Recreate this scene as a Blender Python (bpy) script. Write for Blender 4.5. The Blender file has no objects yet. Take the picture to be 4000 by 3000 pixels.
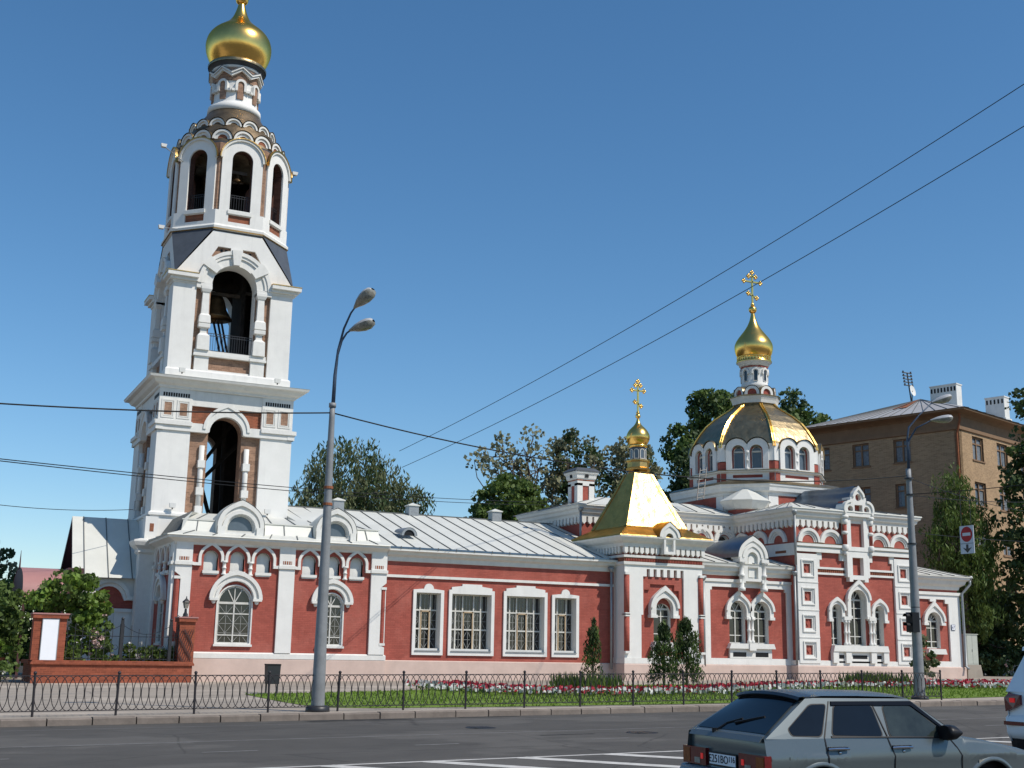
import bpy, math, random
from mathutils import Matrix, Vector
from mathutils.geometry import tessellate_polygon
PI = math.pi
R = math.radians
scene = bpy.context.scene
col = scene.collection

# ------------------------------------------------------------------ camera, sky, sun, exposure
cam_data = bpy.data.cameras.new('camera')
cam = bpy.data.objects.new('camera', cam_data)
col.objects.link(cam)
yaw, pitch, roll = R(25.8), R(12.25), R(1.03)
fw = Vector((math.sin(yaw) * math.cos(pitch), math.cos(yaw) * math.cos(pitch), math.sin(pitch)))
r0 = Vector((math.cos(yaw), -math.sin(yaw), 0))
u0 = r0.cross(fw)
rr = math.cos(roll) * r0 + math.sin(roll) * u0
uu = -math.sin(roll) * r0 + math.cos(roll) * u0
m = Matrix((rr, uu, -fw)).transposed().to_4x4()
m.translation = (0, 0, 1.85)
cam.matrix_world = m
cam_data.sensor_width = 36
cam_data.lens = 36 * 4800 / 4000
cam_data.clip_start = 0.1
cam_data.clip_end = 6000
scene.camera = cam

SUN_AZ, SUN_EL = R(37), R(49)          # azimuth measured from -Y towards +X
sdir = Vector((math.sin(SUN_AZ) * math.cos(SUN_EL), -math.cos(SUN_AZ) * math.cos(SUN_EL), math.sin(SUN_EL)))
world = bpy.data.worlds.new('World')
scene.world = world
world.use_nodes = True
wn = world.node_tree
sky = wn.nodes.new('ShaderNodeTexSky')
sky.sky_type = 'NISHITA'
sky.sun_disc = False
sky.sun_elevation = SUN_EL
sky.sun_rotation = math.atan2(sdir.x, sdir.y)
sky.altitude = 100
sky.air_density = 1.0
sky.dust_density = 0.2
sky.ozone_density = 4.5
bg = wn.nodes['Background']
bg.inputs[1].default_value = 0.122
hs = wn.nodes.new('ShaderNodeHueSaturation')
hs.inputs['Saturation'].default_value = 1.16
hs.inputs['Hue'].default_value = 0.495
wn.links.new(sky.outputs[0], hs.inputs['Color'])
wn.links.new(hs.outputs[0], bg.inputs[0])
sun = bpy.data.lights.new('sun', 'SUN')
sun.energy = 4.2
sun.angle = R(0.53)
sun.color = (1.0, 0.93, 0.83)
so = bpy.data.objects.new('sun', sun)
col.objects.link(so)
so.rotation_euler = (-sdir).to_track_quat('-Z', 'Y').to_euler()
scene.view_settings.view_transform = 'Standard'
scene.view_settings.look = 'None'
scene.view_settings.exposure = 0.06
scene.view_settings.gamma = 1.0

def px_ray(u, v):
    return fw + (u - 2000) / 4800 * rr - (v - 1500) / 4800 * uu
def at(u, v, Y):                       # world point behind a measured photo point, on the plane y = Y
    d = px_ray(u, v)
    return Vector((0, 0, 1.85)) + d * (Y / d.y)

# ------------------------------------------------------------------ materials
MATS = {}
def mat(name, c, rough=0.8, metal=0.0, var=0.12, scale=3.0, bump=0.0, bscale=20.0, spec=0.3, kind=None, c2=None, stain=0.0, trans=0.0, bdist=0.02):
    m = bpy.data.materials.new(name)
    m.use_nodes = True
    nt = m.node_tree
    N, L = nt.nodes, nt.links
    b = N['Principled BSDF']
    b.inputs['Roughness'].default_value = rough
    b.inputs['Metallic'].default_value = metal
    b.inputs['Specular IOR Level'].default_value = spec
    if metal == 1.0 and c[2] < 0.4: b.inputs['Specular Tint'].default_value = (1.0, 0.78, 0.42, 1)
    geo = N.new('ShaderNodeTexCoord')
    pos = geo.outputs['Object']
    c2 = c2 or tuple(max(0, x * (1 - 2 * var)) for x in c)
    n1 = N.new('ShaderNodeTexNoise')
    n1.inputs['Scale'].default_value = scale
    n1.inputs['Detail'].default_value = 6
    n1.inputs['Roughness'].default_value = 0.65
    L.new(pos, n1.inputs['Vector'])
    ramp = N.new('ShaderNodeMapRange')
    ramp.inputs[1].default_value = 0.3
    ramp.inputs[2].default_value = 0.72
    L.new(n1.outputs[0], ramp.inputs[0])
    mix = N.new('ShaderNodeMix')
    mix.data_type = 'RGBA'
    mix.inputs[6].default_value = (*c2, 1)
    mix.inputs[7].default_value = (*c, 1)
    L.new(ramp.outputs[0], mix.inputs[0])
    out = mix.outputs[2]
    h = None
    if kind in ('brick', 'paintbrick'):
        sep = N.new('ShaderNodeSeparateXYZ')
        L.new(pos, sep.inputs[0])
        add = N.new('ShaderNodeMath')
        L.new(sep.outputs[0], add.inputs[0])
        L.new(sep.outputs[1], add.inputs[1])
        cmb = N.new('ShaderNodeCombineXYZ')
        L.new(add.outputs[0], cmb.inputs[0])
        L.new(sep.outputs[2], cmb.inputs[1])
        br = N.new('ShaderNodeTexBrick')
        br.inputs['Scale'].default_value = 1.0
        br.inputs['Brick Width'].default_value = 0.26
        br.inputs['Row Height'].default_value = 0.085
        br.inputs['Mortar Size'].default_value = 0.009
        br.inputs['Mortar Smooth'].default_value = 0.3
        k = 0.62 if kind == 'brick' else 0.78
        br.inputs['Color1'].default_value = (1, 1, 1, 1)
        br.inputs['Color2'].default_value = (k, k, k, 1)
        kk = 1.15 if kind == 'brick' else 0.70
        br.inputs['Mortar'].default_value = (kk, kk, kk, 1)
        L.new(cmb.outputs[0], br.inputs['Vector'])
        mul = N.new('ShaderNodeMix')
        mul.data_type = 'RGBA'
        mul.blend_type = 'MULTIPLY'
        mul.inputs[0].default_value = 0.85
        L.new(out, mul.inputs[6])
        L.new(br.outputs[0], mul.inputs[7])
        out = mul.outputs[2]
        inv = N.new('ShaderNodeMath')
        inv.operation = 'SUBTRACT'
        inv.inputs[0].default_value = 1
        L.new(br.outputs['Fac'], inv.inputs[1])
        h = inv.outputs[0]
        bump = bump or 0.25
    if kind == 'paintbrick':            # sun-faded and repainted areas
        n5 = N.new('ShaderNodeTexNoise')
        n5.inputs['Scale'].default_value = 0.45
        n5.inputs['Detail'].default_value = 9
        n5.inputs['Roughness'].default_value = 0.72
        L.new(pos, n5.inputs['Vector'])
        r5 = N.new('ShaderNodeMapRange')
        r5.inputs[1].default_value = 0.48
        r5.inputs[2].default_value = 0.66
        r5.inputs[4].default_value = 0.45
        L.new(n5.outputs[0], r5.inputs[0])
        m5 = N.new('ShaderNodeMix')
        m5.data_type = 'RGBA'
        L.new(r5.outputs[0], m5.inputs[0])
        L.new(out, m5.inputs[6])
        m5.inputs[7].default_value = (0.45, 0.15, 0.115, 1)
        out = m5.outputs[2]
    if kind == 'road':                  # worn wheel lanes, patches and fine cracks
        for sc, lo, hi, f_, dark in (((0.02, 0.75, 1), .42, .7, .6, .66), ((.16, .22, 1), .54, .57, .5, 1.35), ((.9, 1.3, 1), .56, .74, .55, .55)):
            mp = N.new('ShaderNodeMapping')
            mp.inputs['Scale'].default_value = sc
            mp.inputs['Rotation'].default_value = (0, 0, R(-3.9))
            L.new(pos, mp.inputs[0])
            n3 = N.new('ShaderNodeTexNoise')
            n3.inputs['Scale'].default_value = 1.0
            n3.inputs['Detail'].default_value = 7
            L.new(mp.outputs[0], n3.inputs['Vector'])
            r3 = N.new('ShaderNodeMapRange')
            r3.inputs[1].default_value = lo
            r3.inputs[2].default_value = hi
            r3.inputs[4].default_value = f_
            L.new(n3.outputs[0], r3.inputs[0])
            m3 = N.new('ShaderNodeMix')
            m3.data_type = 'RGBA'
            L.new(r3.outputs[0], m3.inputs[0])
            L.new(out, m3.inputs[6])
            m3.inputs[7].default_value = (*(x * dark for x in c), 1)
            out = m3.outputs[2]
        vo = N.new('ShaderNodeTexVoronoi')
        vo.feature = 'DISTANCE_TO_EDGE'
        vo.inputs['Scale'].default_value = 0.22
        nz = N.new('ShaderNodeMix')
        nz.data_type = 'RGBA'
        nz.inputs[0].default_value = 0.25
        L.new(pos, nz.inputs[6])
        L.new(n1.outputs[1], nz.inputs[7])
        L.new(nz.outputs[2], vo.inputs['Vector'])
        r4 = N.new('ShaderNodeMapRange')
        r4.inputs[1].default_value = 0.0
        r4.inputs[2].default_value = 0.006
        r4.inputs[3].default_value = 0.55
        r4.inputs[4].default_value = 0.0
        L.new(vo.outputs['Distance'], r4.inputs[0])
        m4 = N.new('ShaderNodeMix')
        m4.data_type = 'RGBA'
        L.new(r4.outputs[0], m4.inputs[0])
        L.new(out, m4.inputs[6])
        m4.inputs[7].default_value = (*(x * .3 for x in c), 1)
        out = m4.outputs[2]
    if stain > 0:                       # long vertical dirt runs
        mp = N.new('ShaderNodeMapping')
        mp.inputs['Scale'].default_value = (2.6, 2.6, 0.22)
        L.new(pos, mp.inputs[0])
        n3 = N.new('ShaderNodeTexNoise')
        n3.inputs['Scale'].default_value = 1.0
        n3.inputs['Detail'].default_value = 8
        n3.inputs['Roughness'].default_value = 0.7
        L.new(mp.outputs[0], n3.inputs['Vector'])
        r3 = N.new('ShaderNodeMapRange')
        r3.inputs[1].default_value = 0.52
        r3.inputs[2].default_value = 0.78
        r3.inputs[4].default_value = stain
        L.new(n3.outputs[0], r3.inputs[0])
        m3 = N.new('ShaderNodeMix')
        m3.data_type = 'RGBA'
        L.new(r3.outputs[0], m3.inputs[0])
        L.new(out, m3.inputs[6])
        m3.inputs[7].default_value = (*(x * 0.55 for x in c), 1)
        out = m3.outputs[2]
    L.new(out, b.inputs['Base Color'])
    if bump > 0:
        bp = N.new('ShaderNodeBump')
        bp.inputs['Strength'].default_value = bump
        bp.inputs['Distance'].default_value = bdist
        if h is None:
            n2 = N.new('ShaderNodeTexNoise')
            n2.inputs['Scale'].default_value = bscale
            n2.inputs['Detail'].default_value = 4
            L.new(pos, n2.inputs['Vector'])
            h = n2.outputs[0]
        L.new(h, bp.inputs['Height'])
        L.new(bp.outputs[0], b.inputs['Normal'])
    if trans > 0:                       # thin leaves let some light through
        tb = N.new('ShaderNodeBsdfTranslucent')
        L.new(out, tb.inputs['Color'])
        ms = N.new('ShaderNodeMixShader')
        ms.inputs[0].default_value = trans
        L.new(b.outputs[0], ms.inputs[1])
        L.new(tb.outputs[0], ms.inputs[2])
        L.new(ms.outputs[0], N['Material Output'].inputs[0])
    MATS[name] = m
    return m

mat('red_paint', (0.425, 0.102, 0.073), 0.75, var=0.13, scale=1.1, kind='paintbrick', bump=0.3, stain=0.5)
mat('white_plaster', (0.76, 0.75, 0.715), 0.8, var=0.05, scale=1.3, bump=0.12, bscale=14, stain=0.30)
mat('white_trim', (0.735, 0.725, 0.685), 0.7, var=0.06, scale=3.0, bump=0.08, bscale=24, stain=0.33)
mat('pink_plinth', (0.62, 0.475, 0.41), 0.85, var=0.09, scale=1.0, bump=0.12, bscale=10, stain=0.18)
mat('tan_brick', (0.40, 0.245, 0.165), 0.85, var=0.2, scale=2.5, kind='brick')
mat('rough_brick', (0.36, 0.115, 0.06), 0.9, var=0.32, scale=2.2, kind='brick', c2=(0.22, 0.10, 0.06))
mat('new_brick', (0.34, 0.095, 0.05), 0.8, var=0.15, scale=3, kind='brick')
mat('gold', (1.0, 0.63, 0.18), 0.25, metal=1.0, var=0.08, scale=2.0, bump=0.18, bscale=1.8, bdist=0.06)
mat('gold_sheet', (0.66, 0.425, 0.155), 0.37, metal=1.0, var=0.18, scale=1.6, bump=0.55, bscale=1.7, bdist=0.10)
mat('aged_copper', (0.24, 0.18, 0.115), 0.45, metal=0.8, var=0.25, scale=2.2, bump=0.5, bscale=2.5, bdist=0.06)
mat('dull_gold', (0.40, 0.315, 0.185), 0.40, metal=0.99, var=0.2, scale=1.8, bump=0.6, bscale=1.8, bdist=0.10)
mat('roof_metal', (0.64, 0.64, 0.585), 0.5, metal=0.0, var=0.07, scale=0.7, bump=0.08, bscale=2.5, spec=0.5, stain=0.15)
mat('roof_seam', (0.13, 0.14, 0.14), 0.6, var=0.1)
mat('slate_dark', (0.075, 0.085, 0.10), 0.55, var=0.15, scale=2, bump=0.2, bscale=6, spec=0.5)
mat('blue_metal', (0.16, 0.21, 0.27), 0.3, metal=0.85, var=0.12, scale=1.5, bump=0.2, bscale=2)
mat('glass_dark', (0.012, 0.016, 0.020), 0.06, var=0.3, scale=2, spec=0.7, bump=0.02, bscale=1.2)
mat('curtain_cloth', (0.22, 0.25, 0.28), 0.5, var=0.3, scale=6, spec=0.5)
mat('glass_grey', (0.10, 0.125, 0.15), 0.12, var=0.1, scale=2, spec=0.6)
mat('frame_white', (0.66, 0.65, 0.60), 0.6, var=0.15, scale=9, bump=0.1)
mat('frame_wood', (0.48, 0.36, 0.23), 0.6, var=0.15, scale=9)
mat('lattice', (0.42, 0.42, 0.40), 0.5, var=0.15, scale=9)
mat('iron', (0.028, 0.028, 0.032), 0.45, var=0.2, scale=8, spec=0.45)
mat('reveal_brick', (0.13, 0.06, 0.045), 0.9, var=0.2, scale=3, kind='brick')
mat('interior_shade', (0.03, 0.024, 0.02), 0.95, var=0.3, scale=3)  # shade inside the belfries, put into the colour of walls, ceiling and beams
mat('fence_iron', (0.034, 0.028, 0.031), 0.5, var=0.25, scale=6, spec=0.4)
mat('black', (0.008, 0.008, 0.009), 0.6, var=0.1)
mat('bronze', (0.16, 0.10, 0.05), 0.4, metal=0.8, var=0.2, scale=4)
mat('zinc', (0.33, 0.35, 0.36), 0.45, metal=0.35, var=0.12, scale=3, stain=0.15)
mat('pole_grey', (0.27, 0.28, 0.285), 0.55, metal=0.1, var=0.16, scale=2.2, bump=0.1, stain=0.35)
mat('arm_blue', (0.07, 0.10, 0.15), 0.5, metal=0.3, var=0.15)
mat('lamp_shell', (0.45, 0.46, 0.47), 0.45, var=0.12, scale=5)
mat('lamp_glass', (0.36, 0.35, 0.30), 0.25, var=0.3, scale=9, spec=0.6)
mat('canopy_red', (0.40, 0.20, 0.185), 0.5, var=0.06, scale=1.2)
mat('canopy_dark', (0.10, 0.045, 0.05), 0.6, var=0.1)
mat('board_white', (0.86, 0.87, 0.90), 0.6, var=0.02)
mat('asphalt', (0.092, 0.086, 0.078), 0.9, var=0.14, scale=0.5, bump=0.4, bscale=60, kind='road')
mat('pavement', (0.37, 0.32, 0.265), 0.9, var=0.10, scale=0.4, bump=0.25, bscale=30, kind='road')
mat('asphalt_dark', (0.042, 0.04, 0.038), 0.9, var=0.2, scale=2, bump=0.3, bscale=40)
mat('kerb_stone', (0.24, 0.20, 0.17), 0.9, var=0.2, scale=2.0, bump=0.3, bscale=20)
mat('road_paint', (0.62, 0.60, 0.56), 0.8, var=0.18, scale=5.0)
mat('worn_paint', (0.26, 0.255, 0.245), 0.85, var=0.25, scale=3.0)
mat('grass_soil', (0.17, 0.26, 0.035), 0.95, var=0.22, scale=1.2, bump=0.5, bscale=25)
mat('grass_blade', (0.20, 0.31, 0.035), 0.7, var=0.25, scale=0.8, trans=0.35)
mat('leaf_mid', (0.14, 0.215, 0.05), 0.6, var=0.25, scale=0.9, trans=0.30)
mat('leaf_dark', (0.070, 0.115, 0.038), 0.6, var=0.25, scale=0.9, trans=0.22)
mat('leaf_light', (0.13, 0.195, 0.04), 0.6, var=0.25, scale=0.7, trans=0.35)
mat('leaf_olive', (0.30, 0.30, 0.17), 0.65, var=0.25, scale=0.8, trans=0.30)
mat('leaf_birch', (0.21, 0.24, 0.11), 0.6, var=0.28, scale=0.6, trans=0.32)
mat('leaf_vine', (0.20, 0.32, 0.05), 0.55, var=0.25, scale=1.5, trans=0.35)
mat('thuja_leaf', (0.055, 0.085, 0.025), 0.7, var=0.3, scale=3, trans=0.2)
mat('bark', (0.13, 0.10, 0.08), 0.95, var=0.25, scale=5, bump=0.5, bscale=12)
mat('bark_birch', (0.34, 0.32, 0.29), 0.9, var=0.35, scale=2.5, bump=0.3)
mat('petal_red', (0.52, 0.035, 0.065), 0.6, var=0.25, scale=6, trans=0.2)
mat('petal_white', (0.72, 0.72, 0.68), 0.6, var=0.15, scale=6, trans=0.2)
mat('petal_pink', (0.78, 0.56, 0.52), 0.6, var=0.15, scale=6, trans=0.2)
mat('ochre_brick', (0.43, 0.295, 0.175), 0.9, var=0.10, scale=0.8, kind='brick')
mat('ochre_trim', (0.26, 0.165, 0.10), 0.85, var=0.12, scale=1.5)
mat('rust_roof', (0.42, 0.43, 0.44), 0.55, var=0.0, scale=0.5, c2=(0.38, 0.35, 0.33), stain=0.3)
mat('rust', (0.36, 0.13, 0.06), 0.9, var=0.25, scale=3)
mat('chimney_white', (0.70, 0.70, 0.67), 0.8, var=0.08, scale=2, stain=0.25)
mat('sign_red', (0.42, 0.012, 0.02), 0.5, var=0.04)
mat('sign_white', (0.62, 0.64, 0.70), 0.5, var=0.05)
mat('number_blue', (0.05, 0.07, 0.16), 0.5, var=0.05)
mat('clay', (0.42, 0.13, 0.05), 0.8, var=0.1)
mat('rubber', (0.012, 0.012, 0.013), 0.75, var=0.2)
mat('deflector', (0.006, 0.006, 0.008), 0.12, var=0.1, spec=0.25)
mat('car_silver', (0.125, 0.150, 0.158), 0.26, metal=0.4, var=0.03, scale=2, spec=0.5)
mat('car_tail', (0.055, 0.07, 0.085), 0.30, metal=0.6, var=0.05, scale=2, spec=0.5)
mat('car_white', (0.84, 0.84, 0.84), 0.3, var=0.02, spec=0.3)
mat('car_glass', (0.005, 0.008, 0.012), 0.04, var=0.2, spec=0.42)
mat('car_glass_clear', (0.035, 0.045, 0.04), 0.05, var=0.3, scale=4, spec=0.55)
mat('plastic_black', (0.012, 0.012, 0.014), 0.42, var=0.15, spec=0.22)
mat('lens_red', (0.16, 0.008, 0.010), 0.2, var=0.2, scale=20, spec=0.6)
mat('lens_orange', (0.30, 0.07, 0.01), 0.25, var=0.2, scale=20)
mat('chrome', (0.62, 0.64, 0.66), 0.15, metal=1.0, var=0.03)
mat('cabinet', (0.46, 0.48, 0.42), 0.6, var=0.08, scale=2, stain=0.2)
mat('dark_earth', (0.05, 0.04, 0.028), 0.95, var=0.2, scale=4, bump=0.4)
mlit = bpy.data.materials.new('brake_light')
mlit.use_nodes = True
pb = mlit.node_tree.nodes['Principled BSDF']
pb.inputs['Base Color'].default_value = (0.5, 0.01, 0.01, 1)
pb.inputs['Emission Color'].default_value = (1, 0.03, 0.02, 1)
pb.inputs['Emission Strength'].default_value = 0.22
MATS['brake_light'] = mlit

# ------------------------------------------------------------------ mesh builder
class MB:
    def __init__(s):
        s.v, s.f, s.mi, s.mats, s.T = [], [], [], [], None
        s.smooth = []
        s.sm = False
    def m(s, name):
        if name not in s.mats:
            s.mats.append(name)
        s.cur = s.mats.index(name)
        return s
    def add(s, pts):
        i = len(s.v)
        if s.T is not None:
            pts = [s.T @ Vector(p) for p in pts]
        s.v.extend([tuple(p) for p in pts])
        return i
    def face(s, idx):
        s.f.append(tuple(idx)); s.mi.append(s.cur); s.smooth.append(s.sm)
    def poly(s, pts):
        i = s.add(pts)
        s.face(range(i, i + len(pts)))
    def box(s, x0, x1, y0, y1, z0, z1):
        i = s.add([(x0, y0, z0), (x1, y0, z0), (x1, y1, z0), (x0, y1, z0), (x0, y0, z1), (x1, y0, z1), (x1, y1, z1), (x0, y1, z1)])
        for q in ((0, 1, 5, 4), (1, 2, 6, 5), (2, 3, 7, 6), (3, 0, 4, 7), (4, 5, 6, 7), (3, 2, 1, 0)):
            s.face([i + k for k in q])
    def prism(s, P, y0, y1, holes=(), back=True, hmat=None, front=True, bmat=None):
        loops = [P] + list(holes)
        tri = tessellate_polygon([[Vector((p[0], p[1], 0)) for p in lp] for lp in loops])
        flat = [p for lp in loops for p in lp]
        if front:
            i = s.add([(p[0], y0, p[1]) for p in flat])
            for t in tri:
                s.face([i + k for k in t])
        if back:
            keep = s.cur
            if bmat: s.m(bmat)
            i = s.add([(p[0], y1, p[1]) for p in flat])
            for t in tri:
                s.face([i + k for k in reversed(t)])
            s.cur = keep
        for n, lp in enumerate(loops):
            keep = s.cur
            if n and hmat:
                s.m(hmat)
            k = len(lp)
            i = s.add([(p[0], y0, p[1]) for p in lp] + [(p[0], y1, p[1]) for p in lp])
            for a in range(k):
                b = (a + 1) % k
                s.face((i + a, i + b, i + k + b, i + k + a))
            s.cur = keep
    def grid(s, rows, closed=False):
        n = len(rows[0])
        i = s.add([p for r in rows for p in r])
        for a in range(len(rows) - 1):
            for b in range(n if closed else n - 1):
                c = (b + 1) % n
                s.face((i + a * n + b, i + a * n + c, i + (a + 1) * n + c, i + (a + 1) * n + b))
    def lathe(s, prof, c=(0, 0), n=24, ph=0.0, apo=False, capb=True, capt=True):
        k = 1 / math.cos(PI / n) if apo else 1.0
        rows = []
        for z, r in prof:
            rows.append([(c[0] + r * k * math.cos(2 * PI * j / n + ph), c[1] + r * k * math.sin(2 * PI * j / n + ph), z) for j in range(n)])
        s.grid(rows, True)
        if capt and prof[-1][1] > 1e-4: s.poly(rows[-1])
        if capb and prof[0][1] > 1e-4: s.poly(rows[0][::-1])
    def tube(s, pts, r, n=6, r2=None, caps=True):
        pts = [Vector(p) for p in pts]
        rows = []
        L = len(pts)
        up = None
        for i, p in enumerate(pts):
            d = (pts[min(i + 1, L - 1)] - pts[max(i - 1, 0)]).normalized()
            if up is None:
                up = d.orthogonal().normalized()
            up = (up - d * up.dot(d))
            up = up.normalized() if up.length > 1e-6 else d.orthogonal().normalized()
            w = d.cross(up)
            q = r if r2 is None else r + (r2 - r) * i / max(1, L - 1)
            rows.append([p + (up * math.cos(2 * PI * k / n) + w * math.sin(2 * PI * k / n)) * q for k in range(n)])
        s.grid(rows, True)
        if caps:
            s.poly(rows[0][::-1]); s.poly(rows[-1])
    def sweep(s, prof, path, closed=True):
        # prof: list of (outward offset, z); path: plan points, outward is to the right of travel
        P = [Vector((p[0], p[1])) for p in path]
        n = len(P)
        nor = []
        for i in range(n):
            def en(a, b):
                d = (P[b] - P[a]).normalized()
                return Vector((d.y, -d.x))
            if closed:
                a, b = en((i - 1) % n, i), en(i, (i + 1) % n)
            else:
                a = en(i - 1, i) if i else en(0, 1)
                b = en(i, i + 1) if i < n - 1 else en(n - 2, n - 1)
            q = (a + b).normalized()
            nor.append(q / max(0.3, q.dot(a)))
        rows = [[(P[i].x + nor[i].x * o, P[i].y + nor[i].y * o, z) for i in range(n)] for o, z in prof]
        s.grid(rows, closed)
    def teeth(s, x0, x1, y0, y1, z0, z1, step, w):
        n = max(1, int((x1 - x0) / step))
        st = (x1 - x0) / n
        for k in range(n):
            c = x0 + st * (k + .5)
            s.prism([(c - w / 2, z1), (c - w / 2, z0 + w * .5), (c, z0), (c + w / 2, z0 + w * .5), (c + w / 2, z1)][::-1], y0, y1)
    def build(s, name, parent=None, root=None):
        me = bpy.data.meshes.new(name)
        base = Vector((0, 0, 0))
        r = root if root is not None else parent
        while r is not None and r.parent is not None:
            r = r.parent
        if r is not None:
            base = r.location.copy()
        me.from_pydata([tuple(Vector(p) - base) for p in s.v], [], s.f)
        for n in s.mats:
            me.materials.append(MATS[n])
        me.polygons.foreach_set('material_index', s.mi)
        me.polygons.foreach_set('use_smooth', s.smooth)
        me.update()
        import bmesh
        bm = bmesh.new()
        bm.from_mesh(me)
        if not getattr(s, 'leafy', False):
            bmesh.ops.remove_doubles(bm, verts=bm.verts, dist=0.0004)
            bmesh.ops.recalc_face_normals(bm, faces=bm.faces)
        bm.to_mesh(me)
        bm.free()
        o = bpy.data.objects.new(name, me)
        col.objects.link(o)
        if parent is not None:
            o.parent = parent
        return o

def thing(name, label, cat, loc=(0, 0, 0), group=None):
    o = bpy.data.objects.new(name, None)
    col.objects.link(o)
    o.location = loc
    o.empty_display_size = 0.3
    return tag(o, label, cat, group)
def tag(o, label, cat=None, group=None, kind=None):
    o['label'] = label
    if cat: o['category'] = cat
    if group: o['group'] = group
    if kind: o['kind'] = kind
    return o
def structure(mb, name):
    o = mb.build(name)
    o['kind'] = 'structure'
    return o
def single(mb, name, label, cat, loc=None, group=None):
    # a thing of one mesh, with its origin at its base
    o = mb.build(name)
    if loc is not None:
        o.data.transform(Matrix.Translation(-Vector(loc)))
        o.location = loc
    return tag(o, label, cat, group)

def dup_tree(root, loc, label, rz=0.0, group=None):
    c = root.copy(); col.objects.link(c)
    c.location = loc; c.rotation_euler = (0, 0, rz)
    c['label'] = label
    if group: c['group'] = group
    for ch in list(root.children):
        k = ch.copy(); col.objects.link(k); k.parent = c
        for g in list(ch.children):
            q = g.copy(); col.objects.link(q); q.parent = k
    return c

def arc(cx, cz, r, a0=180, a1=0, n=14):
    return [(cx + r * math.cos(R(a0 + (a1 - a0) * i / n)), cz + r * math.sin(R(a0 + (a1 - a0) * i / n))) for i in range(n + 1)]
def ogee(cx, cz, r, tip, n=20, wide=42):
    out = []
    for i in range(n + 1):
        a = 180 - 180 * i / n
        s = max(0, 1 - abs(a - 90) / wide)
        q = r + tip * s ** 2.2
        out.append((cx + q * math.cos(R(a)), cz + q * math.sin(R(a))))
    return out
def hoodpoly(cx, zb, zs, ro, ri, tip):
    return [(cx - ro, zb)] + ogee(cx, zs, ro, tip) + [(cx + ro, zb), (cx + ri, zb)] + arc(cx, zs, ri)[::-1] + [(cx - ri, zb)]
def archpoly(cx, z0, zs, r, n=14):
    return [(cx - r, z0)] + arc(cx, zs, r, n=n) + [(cx + r, z0)]
def rect(x0, x1, z0, z1):
    return [(x0, z0), (x1, z0), (x1, z1), (x0, z1)]
def rotT(cx, cy, ang):
    return Matrix.Translation((cx, cy, 0)) @ Matrix.Rotation(ang, 4, 'Z')

GX = lambda x: -0.03 + 0.009 * x          # road height: the street climbs to the right
SX = lambda x: 0.12 + 0.009 * x           # pavement height

# ------------------------------------------------------------------ the church
church = thing('church', 'red and white brick church with tall white bell tower and gilded onion domes', 'church', (36, 58, 0.4))
TX, TY = 14.09, 66.7
def sub(name, parent, fn, T=None):
    b = MB(); b.T = T
    fn(b)
    return b.build(name, parent)

def window(parent, cx, z0, zs, r, y, T=None, fan=True, bars=(0.45,), mull=1, lattice=False, fm='frame_white', fw_=0.07, glass='glass_dark', name='window'):
    # arched (r > 0, springing at zs) glazed sash with its pane, frame, mullions and fanlight spokes
    b = MB(); b.T = T
    out = archpoly(cx, z0, zs, r)
    b.m(glass); b.prism(out, y + .05, y + .07, back=False)
    b.m(fm); b.prism(out, y, y + .06, holes=[archpoly(cx, z0 + fw_, zs, r - fw_)], back=False)
    h = zs - z0
    for k in range(mull):
        x = cx - r + 2 * r * (k + 1) / (mull + 1)
        b.box(x - .032, x + .032, y - .01, y + .055, z0 + .03, zs)
    b.box(cx - r, cx + r, y - .012, y + .055, zs - .05, zs + .05)
    for q in bars:
        z = z0 + h * q
        b.box(cx - r, cx + r, y - .005, y + .055, z - .025, z + .025)
    if fan:
        for a in ((45, 90, 135) if fan is True else fan):
            ca, sa = math.cos(R(a)), math.sin(R(a))
            b.prism([(cx - .02 * sa, zs + .02 * ca), (cx + .02 * sa, zs - .02 * ca), (cx + (r - .04) * ca + .02 * sa, zs + (r - .04) * sa - .02 * ca), (cx + (r - .04) * ca - .02 * sa, zs + (r - .04) * sa + .02 * ca)], y, y + .05, back=False)
    if lattice:
        grille(b, cx - r + fw_, cx + r - fw_, z0 + .08, zs - .08, y + .035, 2)
    return b.build(name, parent)
def grille(b, x0, x1, z0, z1, y, nx, rows=2):
    # thin star-pattern security lattice
    b.m('lattice')
    for i in range(nx):
        for j in range(rows):
            a0, a1 = x0 + (x1 - x0) * i / nx, x0 + (x1 - x0) * (i + 1) / nx
            c0, c1 = z0 + (z1 - z0) * j / rows, z0 + (z1 - z0) * (j + 1) / rows
            mx, mz = (a0 + a1) / 2, (c0 + c1) / 2
            for p, q in (((a0, c0), (a1, c1)), ((a0, c1), (a1, c0)), ((mx, c0), (mx, c1)), ((a0, mz), (a1, mz)), ((a0, c0), (a1, c0)), ((a0 + .03, c0), (a0 + .03, c1))):
                dx, dz = q[0] - p[0], q[1] - p[1]
                l = math.hypot(dx, dz); nx_, nz_ = -dz / l * .008, dx / l * .008
                b.poly([(p[0] + nx_, y, p[1] + nz_), (p[0] - nx_, y, p[1] - nz_), (q[0] - nx_, y, q[1] - nz_), (q[0] + nx_, y, q[1] + nz_)])
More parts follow.
